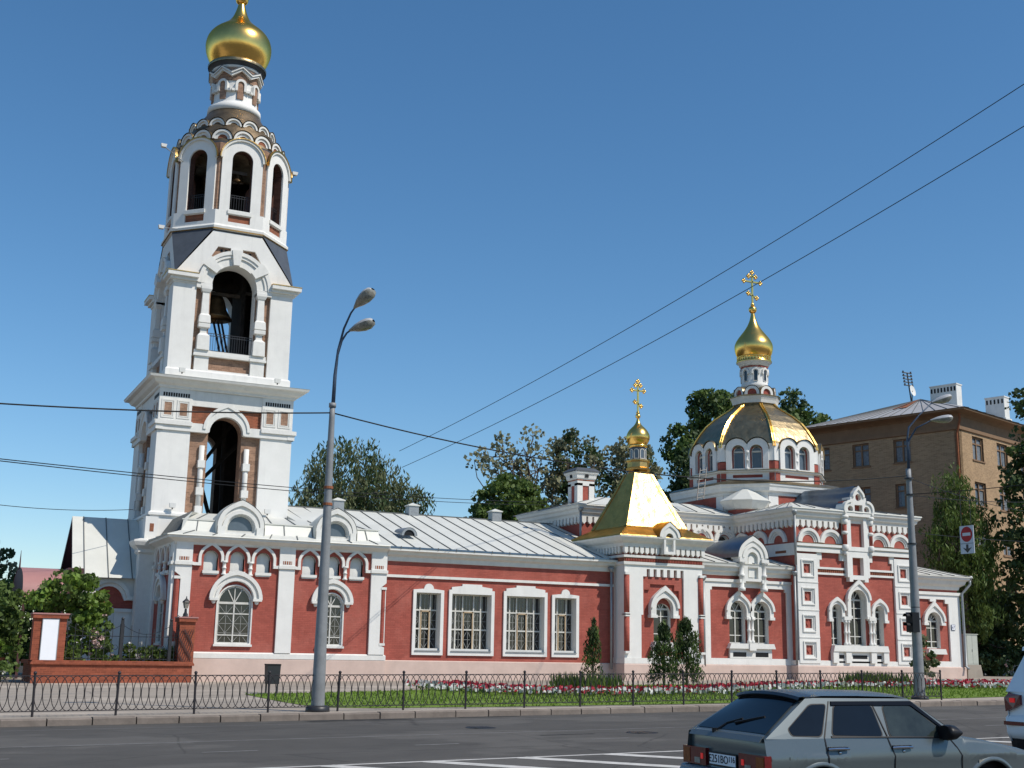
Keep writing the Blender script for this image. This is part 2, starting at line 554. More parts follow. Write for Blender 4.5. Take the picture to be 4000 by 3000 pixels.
def roofplane(b, p00, p10, p11, p01, n, mat_='roof_metal', h=.04, w=.021):
    # p00-p10 eave, p01-p11 ridge; standing seams run from eave to ridge
    P = [Vector(p) for p in (p00, p10, p11, p01)]
    b.m(mat_)
    b.poly(P)
    nor = (P[1] - P[0]).cross(P[3] - P[0]).normalized()
    if nor.z < 0: nor = -nor
    b.m('roof_seam')
    for i in range(n):
        t = (i + .5) / n
        a, c = P[0].lerp(P[1], t), P[3].lerp(P[2], t)
        s = (P[1] - P[0]).normalized() * w
        A = [a - s, a + s, c + s, c - s]
        B = [q + nor * h for q in A]
        i0 = b.add(A + B)
        for q in ((4, 5, 6, 7), (0, 1, 5, 4), (2, 3, 7, 6), (1, 2, 6, 5), (3, 0, 4, 7)):
            b.face([i0 + k for k in q])
def colonette(b, x, y, z0, z1, r, m_='white_trim'):
    b.m(m_); b.sm = True
    h = z1 - z0
    b.lathe([(z0, r * 1.5), (z0 + .1 * h, r * 1.5), (z0 + .12 * h, r), (z0 + .45 * h, r * .95), (z0 + .47 * h, r * 1.3), (z0 + .53 * h, r * 1.3), (z0 + .55 * h, r * .95), (z0 + .86 * h, r), (z0 + .88 * h, r * 1.45), (z1, r * 1.5)], (x, y), 10)
    b.sm = False

# ---- tower base: plain storey under the belfry
def f(b):
    b.m('white_plaster'); b.box(-3.5, 3.5, -3.5, 3.5, 0, 8.35)
    b.sweep([(0, 8.15), (.12, 8.2), (.12, 8.32), (0, 8.4)], [(-3.5, -3.5), (3.5, -3.5), (3.5, 3.5), (-3.5, 3.5)])
base = sub('tower_base', church, f, rotT(TX, TY, 0))
def f(b):
    b.m('white_trim')
    b.box(-3.9, -3.2, -3.72, -2.9, 0, 6.3)
    b.sweep([(0, 6.2), (.1, 6.3), (.1, 6.45), (.28, 6.62), (.36, 6.8), (.36, 6.88), (0, 6.98)], [(-3.9, -3.72), (-3.2, -3.72), (-3.2, -2.9), (-3.9, -2.9)])
    b.poly([(-3.9, -3.72, 6.97), (-3.2, -3.72, 6.97), (-3.2, -2.9, 6.97), (-3.9, -2.9, 6.97)])
    b.m('white_plaster'); b.box(-3.72, -3.1, -3.62, -2.9, 6.98, 8.1)
    b.m('rough_brick'); b.box(-3.5, -3.3, -3.63, -3.5, 7.35, 7.75)
sub('corner_pier', base, f, rotT(TX, TY, 0))

# ---- lower belfry: square stage with an open arch in each side
def lower_core(b):
    b.m('tan_brick')
    for k in range(4):
        b.T = rotT(TX, TY, k * PI / 2)
        b.m('tan_brick')
        b.prism(rect(-3.28, 2.48, 8.35, 14.9), -3.28, -2.48, holes=[archpoly(0, 8.36, 12.6, .875)], hmat='tan_brick', bmat='interior_shade')
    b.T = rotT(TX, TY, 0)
    b.m('interior_shade'); b.box(-2.5, 2.5, -2.5, 2.5, 14.2, 14.8)
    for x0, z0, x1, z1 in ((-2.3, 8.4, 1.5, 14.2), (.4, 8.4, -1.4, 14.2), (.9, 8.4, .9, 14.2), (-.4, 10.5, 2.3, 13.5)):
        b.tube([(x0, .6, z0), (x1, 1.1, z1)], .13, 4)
lowb = sub('lower_belfry', church, lower_core)
for k in range(4):
    T = rotT(TX, TY, k * PI / 2)
    for s in (-1, 1):
        def f(b):
            a0, a1 = (-3.5, -1.83) if s < 0 else (1.83, 3.281)
            b.m('white_plaster'); b.box(a0, a1, -3.5, -3.281, 8.35, 12.55)
            b.m('white_trim')
            b.box(a0, a1, -3.5, -3.281, 13.0, 14.9)
            for q in (0, 1):                 # two framed brick squares
                cx = (-3.04 + .78 * q) if s < 0 else (3.04 - .78 * q)
                b.m('white_trim'); b.prism(rect(cx - .33, cx + .33, 13.18, 14.14), -3.53, -3.50, holes=[rect(cx - .26, cx + .26, 13.25, 14.07)], back=False)
                b.prism(rect(cx - .225, cx + .225, 13.28, 14.04), -3.52, -3.50, holes=[rect(cx - .19, cx + .19, 13.33, 13.99)], back=False)
                b.m('tan_brick'); b.prism(rect(cx - .19, cx + .19, 13.33, 13.99), -3.506, -3.5, back=False)
            b.m('black')
            for q in range(11):
                x = s * 3.28 - s * .125 * q
                b.box(x - .045, x + .045, -3.505, -3.49, 14.3, 14.5)
        sub('pilaster', lowb, f, T)
    def f(b):                                # string course that rises into a keel arch
        b.m('white_trim')
        pol = [(-3.62, 12.55), (-3.62, 13.0)] + [(-1.27, 13.0)] + ogee(0, 12.75, 1.12, .16)[1:-1] + [(1.27, 13.0), (3.62, 13.0), (3.62, 12.55), (.98, 12.55)] + arc(0, 12.6, .875)[::-1] + [(-.98, 12.55)]
        b.prism(pol[::-1], -3.60, -3.24)
        b.prism(rect(-3.66, -1.8, 12.82, 13.03), -3.70, -3.601)
        b.prism(rect(1.8, 3.66, 12.82, 13.03), -3.70, -3.601)
        b.prism(ogee(0, 12.75, 1.22, .2) + ogee(0, 12.75, 1.07, .16)[::-1], -3.66, -3.601)
    sub('arch_surround', lowb, f, T)
    def f(b):
        b.m('rough_brick'); b.prism([(-1.83, 13.0), (-1.27, 13.0)] + ogee(0, 12.75, 1.12, .16)[1:-1] + [(1.27, 13.0), (1.83, 13.0), (1.83, 13.93), (-1.83, 13.93)], -3.30, -3.285)
    sub('brick_panel', lowb, f, T)
    def f(b):
        b.m('white_trim'); b.prism(rect(-1.83, 1.83, 13.93, 14.9), -3.46, -3.281)
    sub('frieze', lowb, f, T)
    for s in (-1, 1):
        def f(b):
            x = s * 1.16; b.sm = True
            b.m('white_trim')
            b.lathe([(8.5, .14), (11.9, .14)], (x, -3.38), 10)
            b.sm = False
            for z in (8.4, 9.35, 10.75):
                b.box(x - .18, x + .18, -3.57, -3.24, z, z + .38)
        sub('engaged_column', lowb, f, T)
def f(b):
    b.m('white_trim')
    S = [(-3.5, -3.5), (3.5, -3.5), (3.5, 3.5), (-3.5, 3.5)]
    b.sweep([(0, 14.72), (.08, 14.75), (.1, 14.86), (.3, 14.95), (.42, 15.12), (.62, 15.16), (.66, 15.26)], S)
    b.m('roof_metal'); b.sweep([(.66, 15.26), (.68, 15.29), (-.2, 15.44)], S)
sub('cornice', lowb, f, rotT(TX, TY, 0))

# ---- upper belfry
def upper_core2(b):
    for k in range(4):
        b.T = rotT(TX, TY, k * PI / 2)
        b.m('tan_brick')
        # wall with arched opening rising into the gable
        out = [(-3.0, 15.3), (2.2, 15.3), (2.2, 21.2), (1.34, 23.6), (-1.34, 23.6), (-2.95, 21.2), (-3.0, 21.1)]
        b.prism(out, -3.0, -2.2, holes=[archpoly(0, 16.9, 20.6, 1.2, 18)], hmat='white_plaster', bmat='interior_shade')
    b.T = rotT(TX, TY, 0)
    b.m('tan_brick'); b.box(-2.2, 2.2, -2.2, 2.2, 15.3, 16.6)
    b.m('interior_shade')
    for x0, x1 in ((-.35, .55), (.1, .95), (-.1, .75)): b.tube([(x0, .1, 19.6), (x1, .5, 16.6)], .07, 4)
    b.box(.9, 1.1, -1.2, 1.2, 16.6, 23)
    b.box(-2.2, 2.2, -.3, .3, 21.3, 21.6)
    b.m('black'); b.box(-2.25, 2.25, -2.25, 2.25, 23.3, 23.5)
upb = sub('upper_belfry', church, upper_core2)
def f(b):
    b.m('white_plaster')
    S = [(-3.2, -3.2), (3.2, -3.2), (3.2, 3.2), (-3.2, 3.2)]
    b.sweep([(.1, 15.3), (.1, 15.8), (.04, 15.88), (-.25, 15.9)], S)
sub('stage_plinth', upb, f, rotT(TX, TY, 0))
for k in range(4):
    T = rotT(TX, TY, k * PI / 2)
    for s in (-1, 1):
        def f(b):
            a0, a1 = (-3.2, -2.0) if s < 0 else (2.0, 3.001)
            b.m('white_plaster'); b.box(a0, a1, -3.2, -3.0, 15.88, 20.5)
        sub('pilaster', upb, f, T)
        def f(b):                             # fat square baluster on a pedestal
            x = s * 1.48
            b.m('white_trim')
            b.box(x - .37, x + .37, -3.22, -2.96, 15.85, 16.66)
            b.box(x - .45, x + .45, -3.32, -2.96, 16.66, 16.78)
            b.box(x - .42, x + .42, -3.28, -2.96, 16.78, 16.98)
            prof = [(16.98, .33), (17.75, .31), (17.9, .17), (18.15, .16), (18.2, .30), (18.38, .31), (18.42, .25), (18.45, .31), (18.85, .28), (18.95, .20), (20.1, .17), (20.15, .22), (20.3, .28), (20.45, .28)]
            b.lathe(prof, (x, -3.06), 4, PI / 4, apo=True)
        sub('baluster_column', upb, f, T)
    def f(b):
        b.m('white_trim')
        b.box(-1.11, 1.11, -3.26, -2.9, 16.68, 16.84); b.box(-1.11, 1.11, -3.22, -2.9, 16.84, 16.98)
        b.box(-1.11, 1.11, -3.12, -3.001, 15.88, 15.98)
    sub('sill', upb, f, T)
    def f(b):                                 # voussoir ring
        b.m('white_trim')
        b.prism(arc(0, 20.6, 1.62, n=24) + arc(0, 20.6, 1.2, n=24)[::-1], -3.22, -3.0)
        b.prism(arc(0, 20.6, 1.9, n=24) + arc(0, 20.6, 1.62, n=24)[::-1], -3.30, -3.0)
        b.prism(arc(0, 20.6, 1.98, n=24) + arc(0, 20.6, 1.78, n=24)[::-1], -3.36, -3.301)
        for a0, a1 in ((98, 82), (150, 132), (48, 30)):
            b.prism(arc(0, 20.6, 2.04, a0, a1, 4) + arc(0, 20.6, 1.2, a0, a1, 4)[::-1], -3.42, -3.0)
        b.prism(rect(-2.02, -1.2, 20.33, 20.62), -3.3, -3.0); b.prism(rect(1.2, 2.02, 20.33, 20.62), -3.3, -3.0)
    sub('arch_surround', upb, f, T)
    def f(b):                                 # gable face round a stepped brick field
        b.m('white_plaster')
        inner = [(-1.96, 21.1), (-1.0, 22.78), (-.32, 22.78), (-.32, 22.5), (.32, 22.5), (.32, 22.78), (1.0, 22.78), (1.96, 21.1)]
        b.prism([(-3.16, 21.05)] + inner + [(3.16, 21.05), (1.32, 23.62), (-1.32, 23.62)], -3.16, -3.0)
        b.m('black')
        for x in (-.85, -.6, .45, .7):
            b.box(x, x + .12, -3.012, -3.0, 22.52, 22.68)
    sub('gable', upb, f, T)
    def f(b):                                 # dark slate broach between gable and octagon
        b.m('slate_dark')
        b.poly([(-3.2, -3.2, 21.06), (-1.34, -3.19, 23.75), (-3.19, -1.34, 23.75)])
        b.poly([(-1.34, -3.1, 23.75), (-3.1, -1.34, 23.75), (-1.0, -1.0, 23.75)])
    sub('slate_slope', upb, f, T)
    def f(b):                                 # iron balcony railing in the arch
        b.m('iron')
        for z in (17.05, 17.85, 17.98): b.box(-1.17, 1.17, -2.95, -2.92, z, z + .03)
        for q in range(19):
            x = -1.15 + q * .1278
            b.box(x - .009, x + .009, -2.945, -2.925, 17.05, 18.0)
    sub('railing', upb, f, T)
    for a0, a1 in ((-3.2, -1.97), (1.97, 2.999)):
        def f(b):
            b.m('white_trim')
            def lay(o, z0, z1):
                b.box(a0 - o if a0 < -3 else a0, a1, -3.2 - o, -3.0, z0, z1)
            lay(.06, 20.5, 20.62); lay(.20, 20.62, 20.78); lay(.38, 20.78, 20.98)
            b.m('gold_sheet'); lay(.40, 20.98, 21.03)
        sub('cornice', upb, f, T)

# ---- octagonal belfry
a_oct = 3.16; hw = a_oct * math.tan(PI / 8)
octb = MB()
for k in range(8):
    octb.T = rotT(TX, TY, k * PI / 4)
    octb.m('tan_brick')
    octb.prism(rect(-hw + .03, hw - .03, 24.9, 28.75), -a_oct + .1, -a_oct + .55, holes=[archpoly(0, 24.95, 27.85, .57)], hmat='reveal_brick', bmat='interior_shade')
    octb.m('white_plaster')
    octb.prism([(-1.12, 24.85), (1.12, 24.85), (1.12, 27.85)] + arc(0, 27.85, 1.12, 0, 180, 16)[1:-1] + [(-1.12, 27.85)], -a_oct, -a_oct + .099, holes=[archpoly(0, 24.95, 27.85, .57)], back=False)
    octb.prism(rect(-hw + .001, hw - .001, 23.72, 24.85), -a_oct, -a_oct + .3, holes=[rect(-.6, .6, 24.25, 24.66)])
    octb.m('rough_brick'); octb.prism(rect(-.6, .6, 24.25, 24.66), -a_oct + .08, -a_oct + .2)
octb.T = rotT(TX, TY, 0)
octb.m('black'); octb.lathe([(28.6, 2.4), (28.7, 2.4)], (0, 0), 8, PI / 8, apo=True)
octo = octb.build('octagonal_belfry', church)
def f(b):
    b.m('white_trim')
    b.lathe([(23.72, a_oct), (23.8, a_oct + .1), (23.92, a_oct + .12), (24.02, a_oct + .03), (24.06, a_oct)], (0, 0), 8, PI / 8, apo=True, capb=False, capt=False)
    b.m('gold_sheet'); b.lathe([(23.74, a_oct + .08), (23.77, a_oct + .13), (23.80, a_oct + .08)], (0, 0), 8, PI / 8, apo=True, capb=False, capt=False)
sub('ledge', octo, f, rotT(TX, TY, 0))
for k in range(8):
    T = rotT(TX, TY, k * PI / 4)
    def f(b):
        b.m('white_trim'); b.box(-.66, .66, -a_oct - .07, -a_oct + .1, 24.70, 24.90)
    sub('sill', octo, f, T)
    def f(b):                                 # barrel vault roof over each arch, gilt edge
        b.m('white_trim'); b.prism(arc(0, 27.85, 1.22, n=18) + arc(0, 27.85, 1.10, n=18)[::-1], -a_oct - .1, -a_oct + .05)
        b.sm = True
        b.m('aged_copper')
        o = arc(0, 27.85, 1.26, n=18)
        b.grid([[(x, -a_oct - .14, z) for x, z in o], [(x * .9, -a_oct + .5, z + .05) for x, z in o], [(x * .5, -a_oct + 1.3, 28.2 + (z - 27.85) * .55) for x, z in o]])
        b.sm = False
        b.m('gold_sheet'); b.prism(arc(0, 27.85, 1.275, n=18) + arc(0, 27.85, 1.22, n=18)[::-1], -a_oct - .15, -a_oct - .02)
    sub('arch_vault', octo, f, T)
    if k in (0, 1, 7, 6):
        def f(b):
            b.m('iron')
            for z in (25.0, 25.75, 25.88): b.box(-.57, .57, -a_oct + .3, -a_oct + .32, z, z + .025)
            for q in range(9): b.box(-.55 + q * .1375 - .008, -.55 + q * .1375 + .008, -a_oct + .3, -a_oct + .32, 25, 25.9)
        sub('railing', octo, f, T)
# scaled skirt with two rows of kokoshniks
skirt = MB(); skirt.T = rotT(TX, TY, 0); skirt.sm = True
skirt.m('aged_copper'); skirt.lathe([(28.55, 3.05), (29.0, 2.95), (29.7, 2.62), (30.4, 2.25), (31.0, 1.85), (31.6, 1.45), (31.9, 1.2)], (0, 0), 32, capb=True)
skirt.sm = False
skirt.m('slate_dark'); skirt.lathe([(28.78, 3.12), (28.9, 3.14), (28.95, 3.0)], (0, 0), 32, capb=False, capt=False)
sk = skirt.build('tower_skirt_roof', church)
for rad, zb, n, r_, ph in ((2.86, 28.98, 16, .55, 0), (2.28, 30.02, 16, .44, PI / 16)):
    for k in range(n):
        T = rotT(TX, TY, 2 * PI * k / n + ph)
        def f(b):
            b.m('white_trim'); b.prism(arc(0, zb + .12, r_, n=12) + arc(0, zb + .12, r_ * .78, n=12)[::-1], -rad - .12, -rad + .15)
            b.prism(arc(0, zb + .12, r_ * .78, n=12) + arc(0, zb + .12, r_ * .5, n=12)[::-1], -rad - .04, -rad + .15)
            b.m('rough_brick'); b.prism([(-r_ * .5, zb), (r_ * .5, zb)] + arc(0, zb + .12, r_ * .5, 0, 180, 10), -rad - .0, -rad + .1)
            b.sm = True; b.m('dull_gold')
            o = arc(0, zb + .12, r_ + .05, n=12)
            b.grid([[(x, -rad - .16, z) for x, z in o], [(x, -rad + .25, z) for x, z in o], [(x * .7, -rad + .75, zb + .35 + (z - zb) * .5) for x, z in o]])
        sub('kokoshnik', sk, f, T)
# drum and onion
dr = MB(); dr.T = rotT(TX, TY, 0); dr.sm = True
dr.m('white_plaster'); dr.lathe([(31.6, 1.52), (31.95, 1.50), (32.05, 1.34), (32.2, 1.27), (33.9, 1.22), (34.1, 1.3)], (0, 0), 32)
dr.sm = False
tdrum = dr.build('tower_drum', church)
for k in range(8):
    T = rotT(TX, TY, k * PI / 4 + PI / 8 * 0)
    def f(b):
        b.m('tan_brick'); b.prism(archpoly(0, 32.28, 33.15, .18), -1.33, -1.2)
        b.m('white_trim'); b.prism(hoodpoly(0, 32.75, 33.15, .32, .18, 0), -1.40, -1.15)
        b.prism(rect(-.52, -.30, 32.72, 32.86), -1.36, -1.1); b.prism(rect(.30, .52, 32.72, 32.86), -1.36, -1.1)
    sub('blind_window', tdrum, f, T)
def f(b):
    n = 16
    def ring(rad, dz0, dz1):
        lo, hi = [], []
        for j in range(n + 1):
            a = 2 * PI * (j + .5) / n - PI / 2 - PI / 16 * 1
            z = 33.66 + (.36 if j % 2 == 0 else 0)
            lo.append((rad * math.cos(a), rad * math.sin(a), z + dz0)); hi.append((rad * math.cos(a), rad * math.sin(a), z + dz1))
        return lo, hi
    b.m('tan_brick'); b.lathe([(33.4, 1.3), (34.25, 1.36)], (0, 0), 32, capb=False)
    b.m('white_trim')
    l1, h1 = ring(1.50, -.08, .14); l2, h2 = ring(1.3, -.08, .14)
    b.grid([l2, l1, h1, h2])
    l1, h1 = ring(1.58, .06, .16)
    b.grid([l1, h1, h2])
    b.m('slate_dark')
    l1, h1 = ring(1.60, .16, .20)
    b.grid([l1, h1, [(p[0] * .8, p[1] * .8, p[2]) for p in h1]])
sub('zigzag_band', tdrum, f, rotT(TX, TY, 0))
def f(b):
    b.sm = True
    b.m('white_trim'); b.lathe([(34.15, 1.34), (34.2, 1.42), (34.3, 1.42)], (0, 0), 32, capb=False, capt=False)
    b.m('slate_dark'); b.lathe([(34.3, 1.36), (34.42, 1.40), (34.5, 1.62)], (0, 0), 32, capb=False, capt=False)
    b.m('dull_gold'); b.lathe([(34.5, 1.66), (34.62, 1.68), (34.72, 1.60), (34.8, 1.45)], (0, 0), 32, capb=False)
sub('drum_cornice', tdrum, f, rotT(TX, TY, 0))
def onion(parent, cx, cy, prof, name='onion_dome', n=40):
    def f(b):
        b.m('gold'); b.sm = True
        # smooth the profile
        q = prof
        for _ in range(2):
            nq = [q[0]]
            for i in range(len(q) - 1):
                a, c = q[i], q[i + 1]
                nq += [(a[0] * .75 + c[0] * .25, a[1] * .75 + c[1] * .25), (a[0] * .25 + c[0] * .75, a[1] * .25 + c[1] * .75)]
            q = nq + [q[-1]]
        b.lathe(q, (cx, cy), n)
    return sub(name, parent, f)
def ball(b, cx, cy, z, r):
    b.sm = True
    b.lathe([(z - r * math.cos(PI * i / 10), max(.001, r * math.sin(PI * i / 10))) for i in range(11)], (cx, cy), 20)
    b.sm = False
def cross(parent, cx, cy, z0, z1, w):
    def f(b):
        b.m('gold'); h = z1 - z0; t = h * .022
        def bar(x0, za, x1, zb):
            d = math.hypot(x1 - x0, zb - za); nx, nz = -(zb - za) / d * t, (x1 - x0) / d * t
            b.prism([(x0 - nx, za - nz), (x1 - nx, zb - nz), (x1 + nx, zb + nz), (x0 + nx, za + nz)], cy - t, cy + t)
        cz = z0 + h * .68
        bar(cx, z0, cx, z1 - h * .04); bar(cx - w, cz, cx + w, cz)
        bar(cx - w * .42, z0 + h * .84, cx + w * .42, z0 + h * .84)
        bar(cx - w * .5, z0 + h * .33, cx + w * .5, z0 + h * .22)
        for x, z in ((cx - w, cz), (cx + w, cz), (cx, z1 - h * .04), (cx - w * .42, z0 + h * .84), (cx + w * .42, z0 + h * .84), (cx - w * .5, z0 + h * .33), (cx + w * .5, z0 + h * .22)):
            for dx, dz in ((-t * 2, 0), (t * 2, 0), (0, t * 2), (0, -t * 2)):
                ball(b, cx + dx + x - cx, cy, z + dz, t * 1.5)
        ball(b, cx, cy, z0, t * 2.6)
    return sub('cross', parent, f)
onion(tdrum, TX, TY, [(34.78, 1.50), (35.2, 1.72), (35.6, 1.86), (36.05, 1.90), (36.5, 1.80), (36.9, 1.52), (37.25, 1.08), (37.55, .72), (37.9, .47), (38.35, .30), (38.9, .17)])
def f(b):
    b.m('gold'); ball(b, TX, TY, 39.15, .38)
sub('ball', tdrum, f)
cross(tdrum, TX, TY, 39.5, 42.6, .75)

# bells hang in the tower: things of their own
def bell(z, r, y, x, label, beam=True):
    t = thing('church_bell', label, 'bell', (x, y, z), 'bells hanging in the bell tower')
    b = MB(); b.m('bronze'); b.sm = True
    b.lathe([(z - r * 1.35, r), (z - r * 1.25, r * .93), (z - r * .8, r * .66), (z - r * .3, r * .52), (z - r * .08, r * .42), (z, r * .1)], (x, y), 24)
    b.build('bell_body', t)
    b = MB(); b.m('bronze'); ball(b, x, y, z - r * 1.4, r * .13); b.box(x - .02, x + .02, y - .02, y + .02, z - r * 1.4, z - r * .6)
    b.build('clapper', t)
    b = MB(); b.m('bark'); b.box(x - r * 1.5, x + r * 1.5, y - .08, y + .08, z + .02, z + .2)
    b.build('yoke_beam', t)
bell(20.75, 1.0, TY - .6, TX - .45, 'big dark bronze bell hanging in the wide lower belfry arch')
bell(27.35, .32, TY - 2.2, TX - .02, 'small bronze bell hanging in the front arch of the octagon')
bell(27.0, .30, TY - 1.5, TX + 1.5, 'small bronze bell in the right-hand arch of the octagon')

# ---- narthex block in front of the tower
def trio(b, xs, z, half):                    # three keel arches on colonettes over blind niches
    for i, cx in enumerate(xs):
        b.m('white_trim')
        b.prism(ogee(cx, z, half, .13) + ogee(cx, z, half - .13, .10)[::-1], -.12, 0)
        b.box(cx - half, cx - half + .13, -.12, 0, z - .2, z); b.box(cx + half - .13, cx + half, -.12, 0, z - .2, z)
def narthex_bay(parent, T, x0, x1, cx, sp, ww, hood, full=True):
    half = sp * .5 - .03
    xs = (cx - sp, cx, cx + sp)
    z = 5.86
    def f(b):
        trio(b, xs, z, half)
        for q in (0, 1):
            b.box(xs[q] + half - .02, xs[q + 1] - half + .02, -.12, 0, z - .26, z - .12)
        b.box(x0 + .041, xs[0] - half + .13, -.16, 0, 5.46, 5.60); b.box(xs[2] + half - .13, x1 - .041, -.16, 0, 5.46, 5.60)
        b.box(xs[0] - half, xs[0] - half + .13, -.12, 0, 5.601, z - .2); b.box(xs[2] + half - .13, xs[2] + half, -.12, 0, 5.601, z - .2)
    sub('keel_arcade', parent, f, T)
    for q in (0, 1):
        sub('colonette', parent, lambda b: colonette(b, (xs[q] + xs[q + 1]) / 2, -.09, 5.07, 5.72, .085), T)
    for c in xs:
        def f(b):
            b.m('white_plaster'); b.prism(archpoly(c, 5.25, 5.85, .33), -.003, .28, front=False, back=False)
            b.prism(archpoly(c, 5.25, 5.85, .325), .24, .28, back=False)
            b.m('white_trim'); b.box(c - .38, c + .38, -.12, .02, 5.12, 5.25); b.box(c - .34, c + .34, -.07, .02, 5.06, 5.12)
        sub('niche', parent, f, T)
    def f(b):
        b.m('white_trim')
        b.prism(hoodpoly(cx, 3.97, 3.97, hood, ww + .02, .07), -.14, .02)
        b.prism(ogee(cx, 3.97, hood + .03, .09) + ogee(cx, 3.97, hood - .14, .04)[::-1], -.24, -.141)
        b.prism(arc(cx, 3.97, ww + .17) + arc(cx, 3.97, ww + .05)[::-1], -.19, -.141)
        for s in (-1, 1):
            x = cx + s * (hood + ww) / 2
            b.box(x - .21, x + .21, -.26, .02, 3.90, 4.02)
            b.lathe([(3.74, .03), (3.78, .09), (3.84, .09), (3.90, .14)], (x, -.1), 8)
    sub('window_hood', parent, f, T)
    window(parent, cx, 1.92, 3.80, ww, .06, T, fan=(62, 90, 118), bars=(.22, .74), lattice=True, fw_=.09, glass='glass_dark')
    def f(b):
        b.m('white_trim'); b.prism(archpoly(cx, 1.92, 3.80, ww + .05), -.04, .12, holes=[archpoly(cx, 1.97, 3.80, ww - .01)], back=False)
        b.box(cx - ww - .1, cx + ww + .1, -.12, .08, 1.82, 1.92)
    sub('window_frame', parent, f, T)

def nicheholes(cx, sp):
    return [archpoly(c, 5.25, 5.85, .33) for c in (cx - sp, cx, cx + sp)]
nb = MB()
nb.T = rotT(0, 58.0, 0)
nb.m('red_paint')
nb.prism(rect(11.0, 21.3, 1.3, 6.6), 0, .3, holes=nicheholes(13.87, 1.24) + nicheholes(18.55, 1.20) + [archpoly(13.87, 1.92, 3.80, .80), archpoly(18.55, 1.95, 3.85, .60)], hmat='white_trim')
WT = rotT(11.0, 60.6, -PI / 2)               # west face frame: local x runs along -Y
nb.T = WT
nb.prism(rect(-2.6, 2.299, 1.3, 6.6), 0, .3, holes=nicheholes(.0, 1.24) + [archpoly(0, 1.92, 3.80, .62)], hmat='white_trim')
nb.T = None
nb.m('white_plaster'); nb.box(21.0, 21.299, 58.301, 63.2, .2, 6.6)
narthex = nb.build('narthex', church)
NT = rotT(0, 58.0, 0)
narthex_bay(narthex, NT, 11.76, 15.87, 13.87, 1.24, .80, 1.22)
narthex_bay(narthex, NT, 16.63, 20.5, 18.55, 1.20, .60, 1.02)
narthex_bay(narthex, WT, -1.9, 1.9, 0, 1.24, .62, 1.05)
def pil(x0, x1, T, cut=None):
    def f(b):
        b.m('white_plaster')
        if cut == 'L':
            b.prism([(x0, 1.55), (x0, 1.9), (x0 + .28, 1.95), (x0 + .28, 4.95), (x0, 5.15), (x0, 6.5), (x1, 6.5), (x1, 1.55)], -.12, 0)
            b.m('red_paint'); b.lathe([(2.0, .13), (4.82, .13)], (x0 + .14, -.02), 10)
            b.m('white_trim'); b.box(x0 - .02, x0 + .3, -.16, .0, 4.82, 4.95); b.box(x0 - .02, x0 + .3, -.16, 0, 1.86, 2.0)
        elif cut == 'R':
            b.prism([(x0, 1.55), (x0, 6.5), (x1, 6.5), (x1, 5.0), (x1 - .25, 4.8), (x1 - .25, 2.0), (x1, 1.9), (x1, 1.55)], -.12, 0)
            b.m('red_paint'); b.lathe([(2.1, .11), (4.7, .11)], (x1 - .12, -.0), 10)
            b.m('white_trim'); b.box(x1 - .27, x1 + .02, -.14, .0, 4.68, 4.80); b.box(x1 - .27, x1 + .02, -.14, 0, 1.98, 2.1); b.box(x1 - .02, x1 + .02, -.05, 0, 2.1, 4.7)
        else:
            b.box(x0, x1, -.12, 0, 1.55, 6.5)
        b.m('white_trim'); b.box(x0 - .04, x1 + .04, -.20, 0, 5.47, 5.62)
        b.m('rough_brick'); mx = (x0 + x1) / 2
        b.box(mx - .22, mx + .22, -.126, -.1, 5.68, 5.84)
        b.m('white_trim')
        for q in range(4): b.box(mx - .18 + q * .11, mx - .15 + q * .11, -.135, -.1, 5.68, 5.84)
    sub('pilaster', narthex, f, T)
pil(11.0, 11.76, NT, 'L'); pil(15.87, 16.63, NT); pil(20.5, 21.3, NT, 'R')
pil(-2.6, -1.9, WT); pil(1.9, 2.6, WT)
def f(b):
    path = [(11.0, 63.0), (11.0, 58.0), (21.3, 58.0)]
    b.m('white_trim')
    b.sweep([(0, 6.40), (.08, 6.42), (.13, 6.52), (.32, 6.62), (.46, 6.68), (.48, 6.78), (0, 6.80)], path, closed=False)
    b.poly([(21.3, 58.0, 6.40), (21.3, 57.92, 6.42), (21.3, 57.87, 6.52), (21.3, 57.68, 6.62), (21.3, 57.54, 6.68), (21.3, 57.52, 6.78), (21.3, 58, 6.8)])
    b.m('roof_metal'); b.sweep([(.48, 6.78), (.55, 6.79), (.53, 6.83), (.2, 6.90)], path, closed=False)
sub('cornice', narthex, f)
def f(b):
    b.m('white_trim'); b.sweep([(0, 1.28), (.10, 1.28), (.10, 1.50), (.02, 1.56), (0, 1.56)], [(11.0, 63.0), (11.0, 58.0), (21.3, 58.0), (21.3, 59)], closed=False)
sub('base_course', narthex, f)
def f(b):
    b.m('pink_plinth'); b.sweep([(.10, 0.0), (.10, 1.24), (.06, 1.28), (0, 1.281)], [(11.0, 63.0), (11.0, 58.0), (21.3, 58.0), (21.3, 59)], closed=False)
sub('plinth', narthex, f)
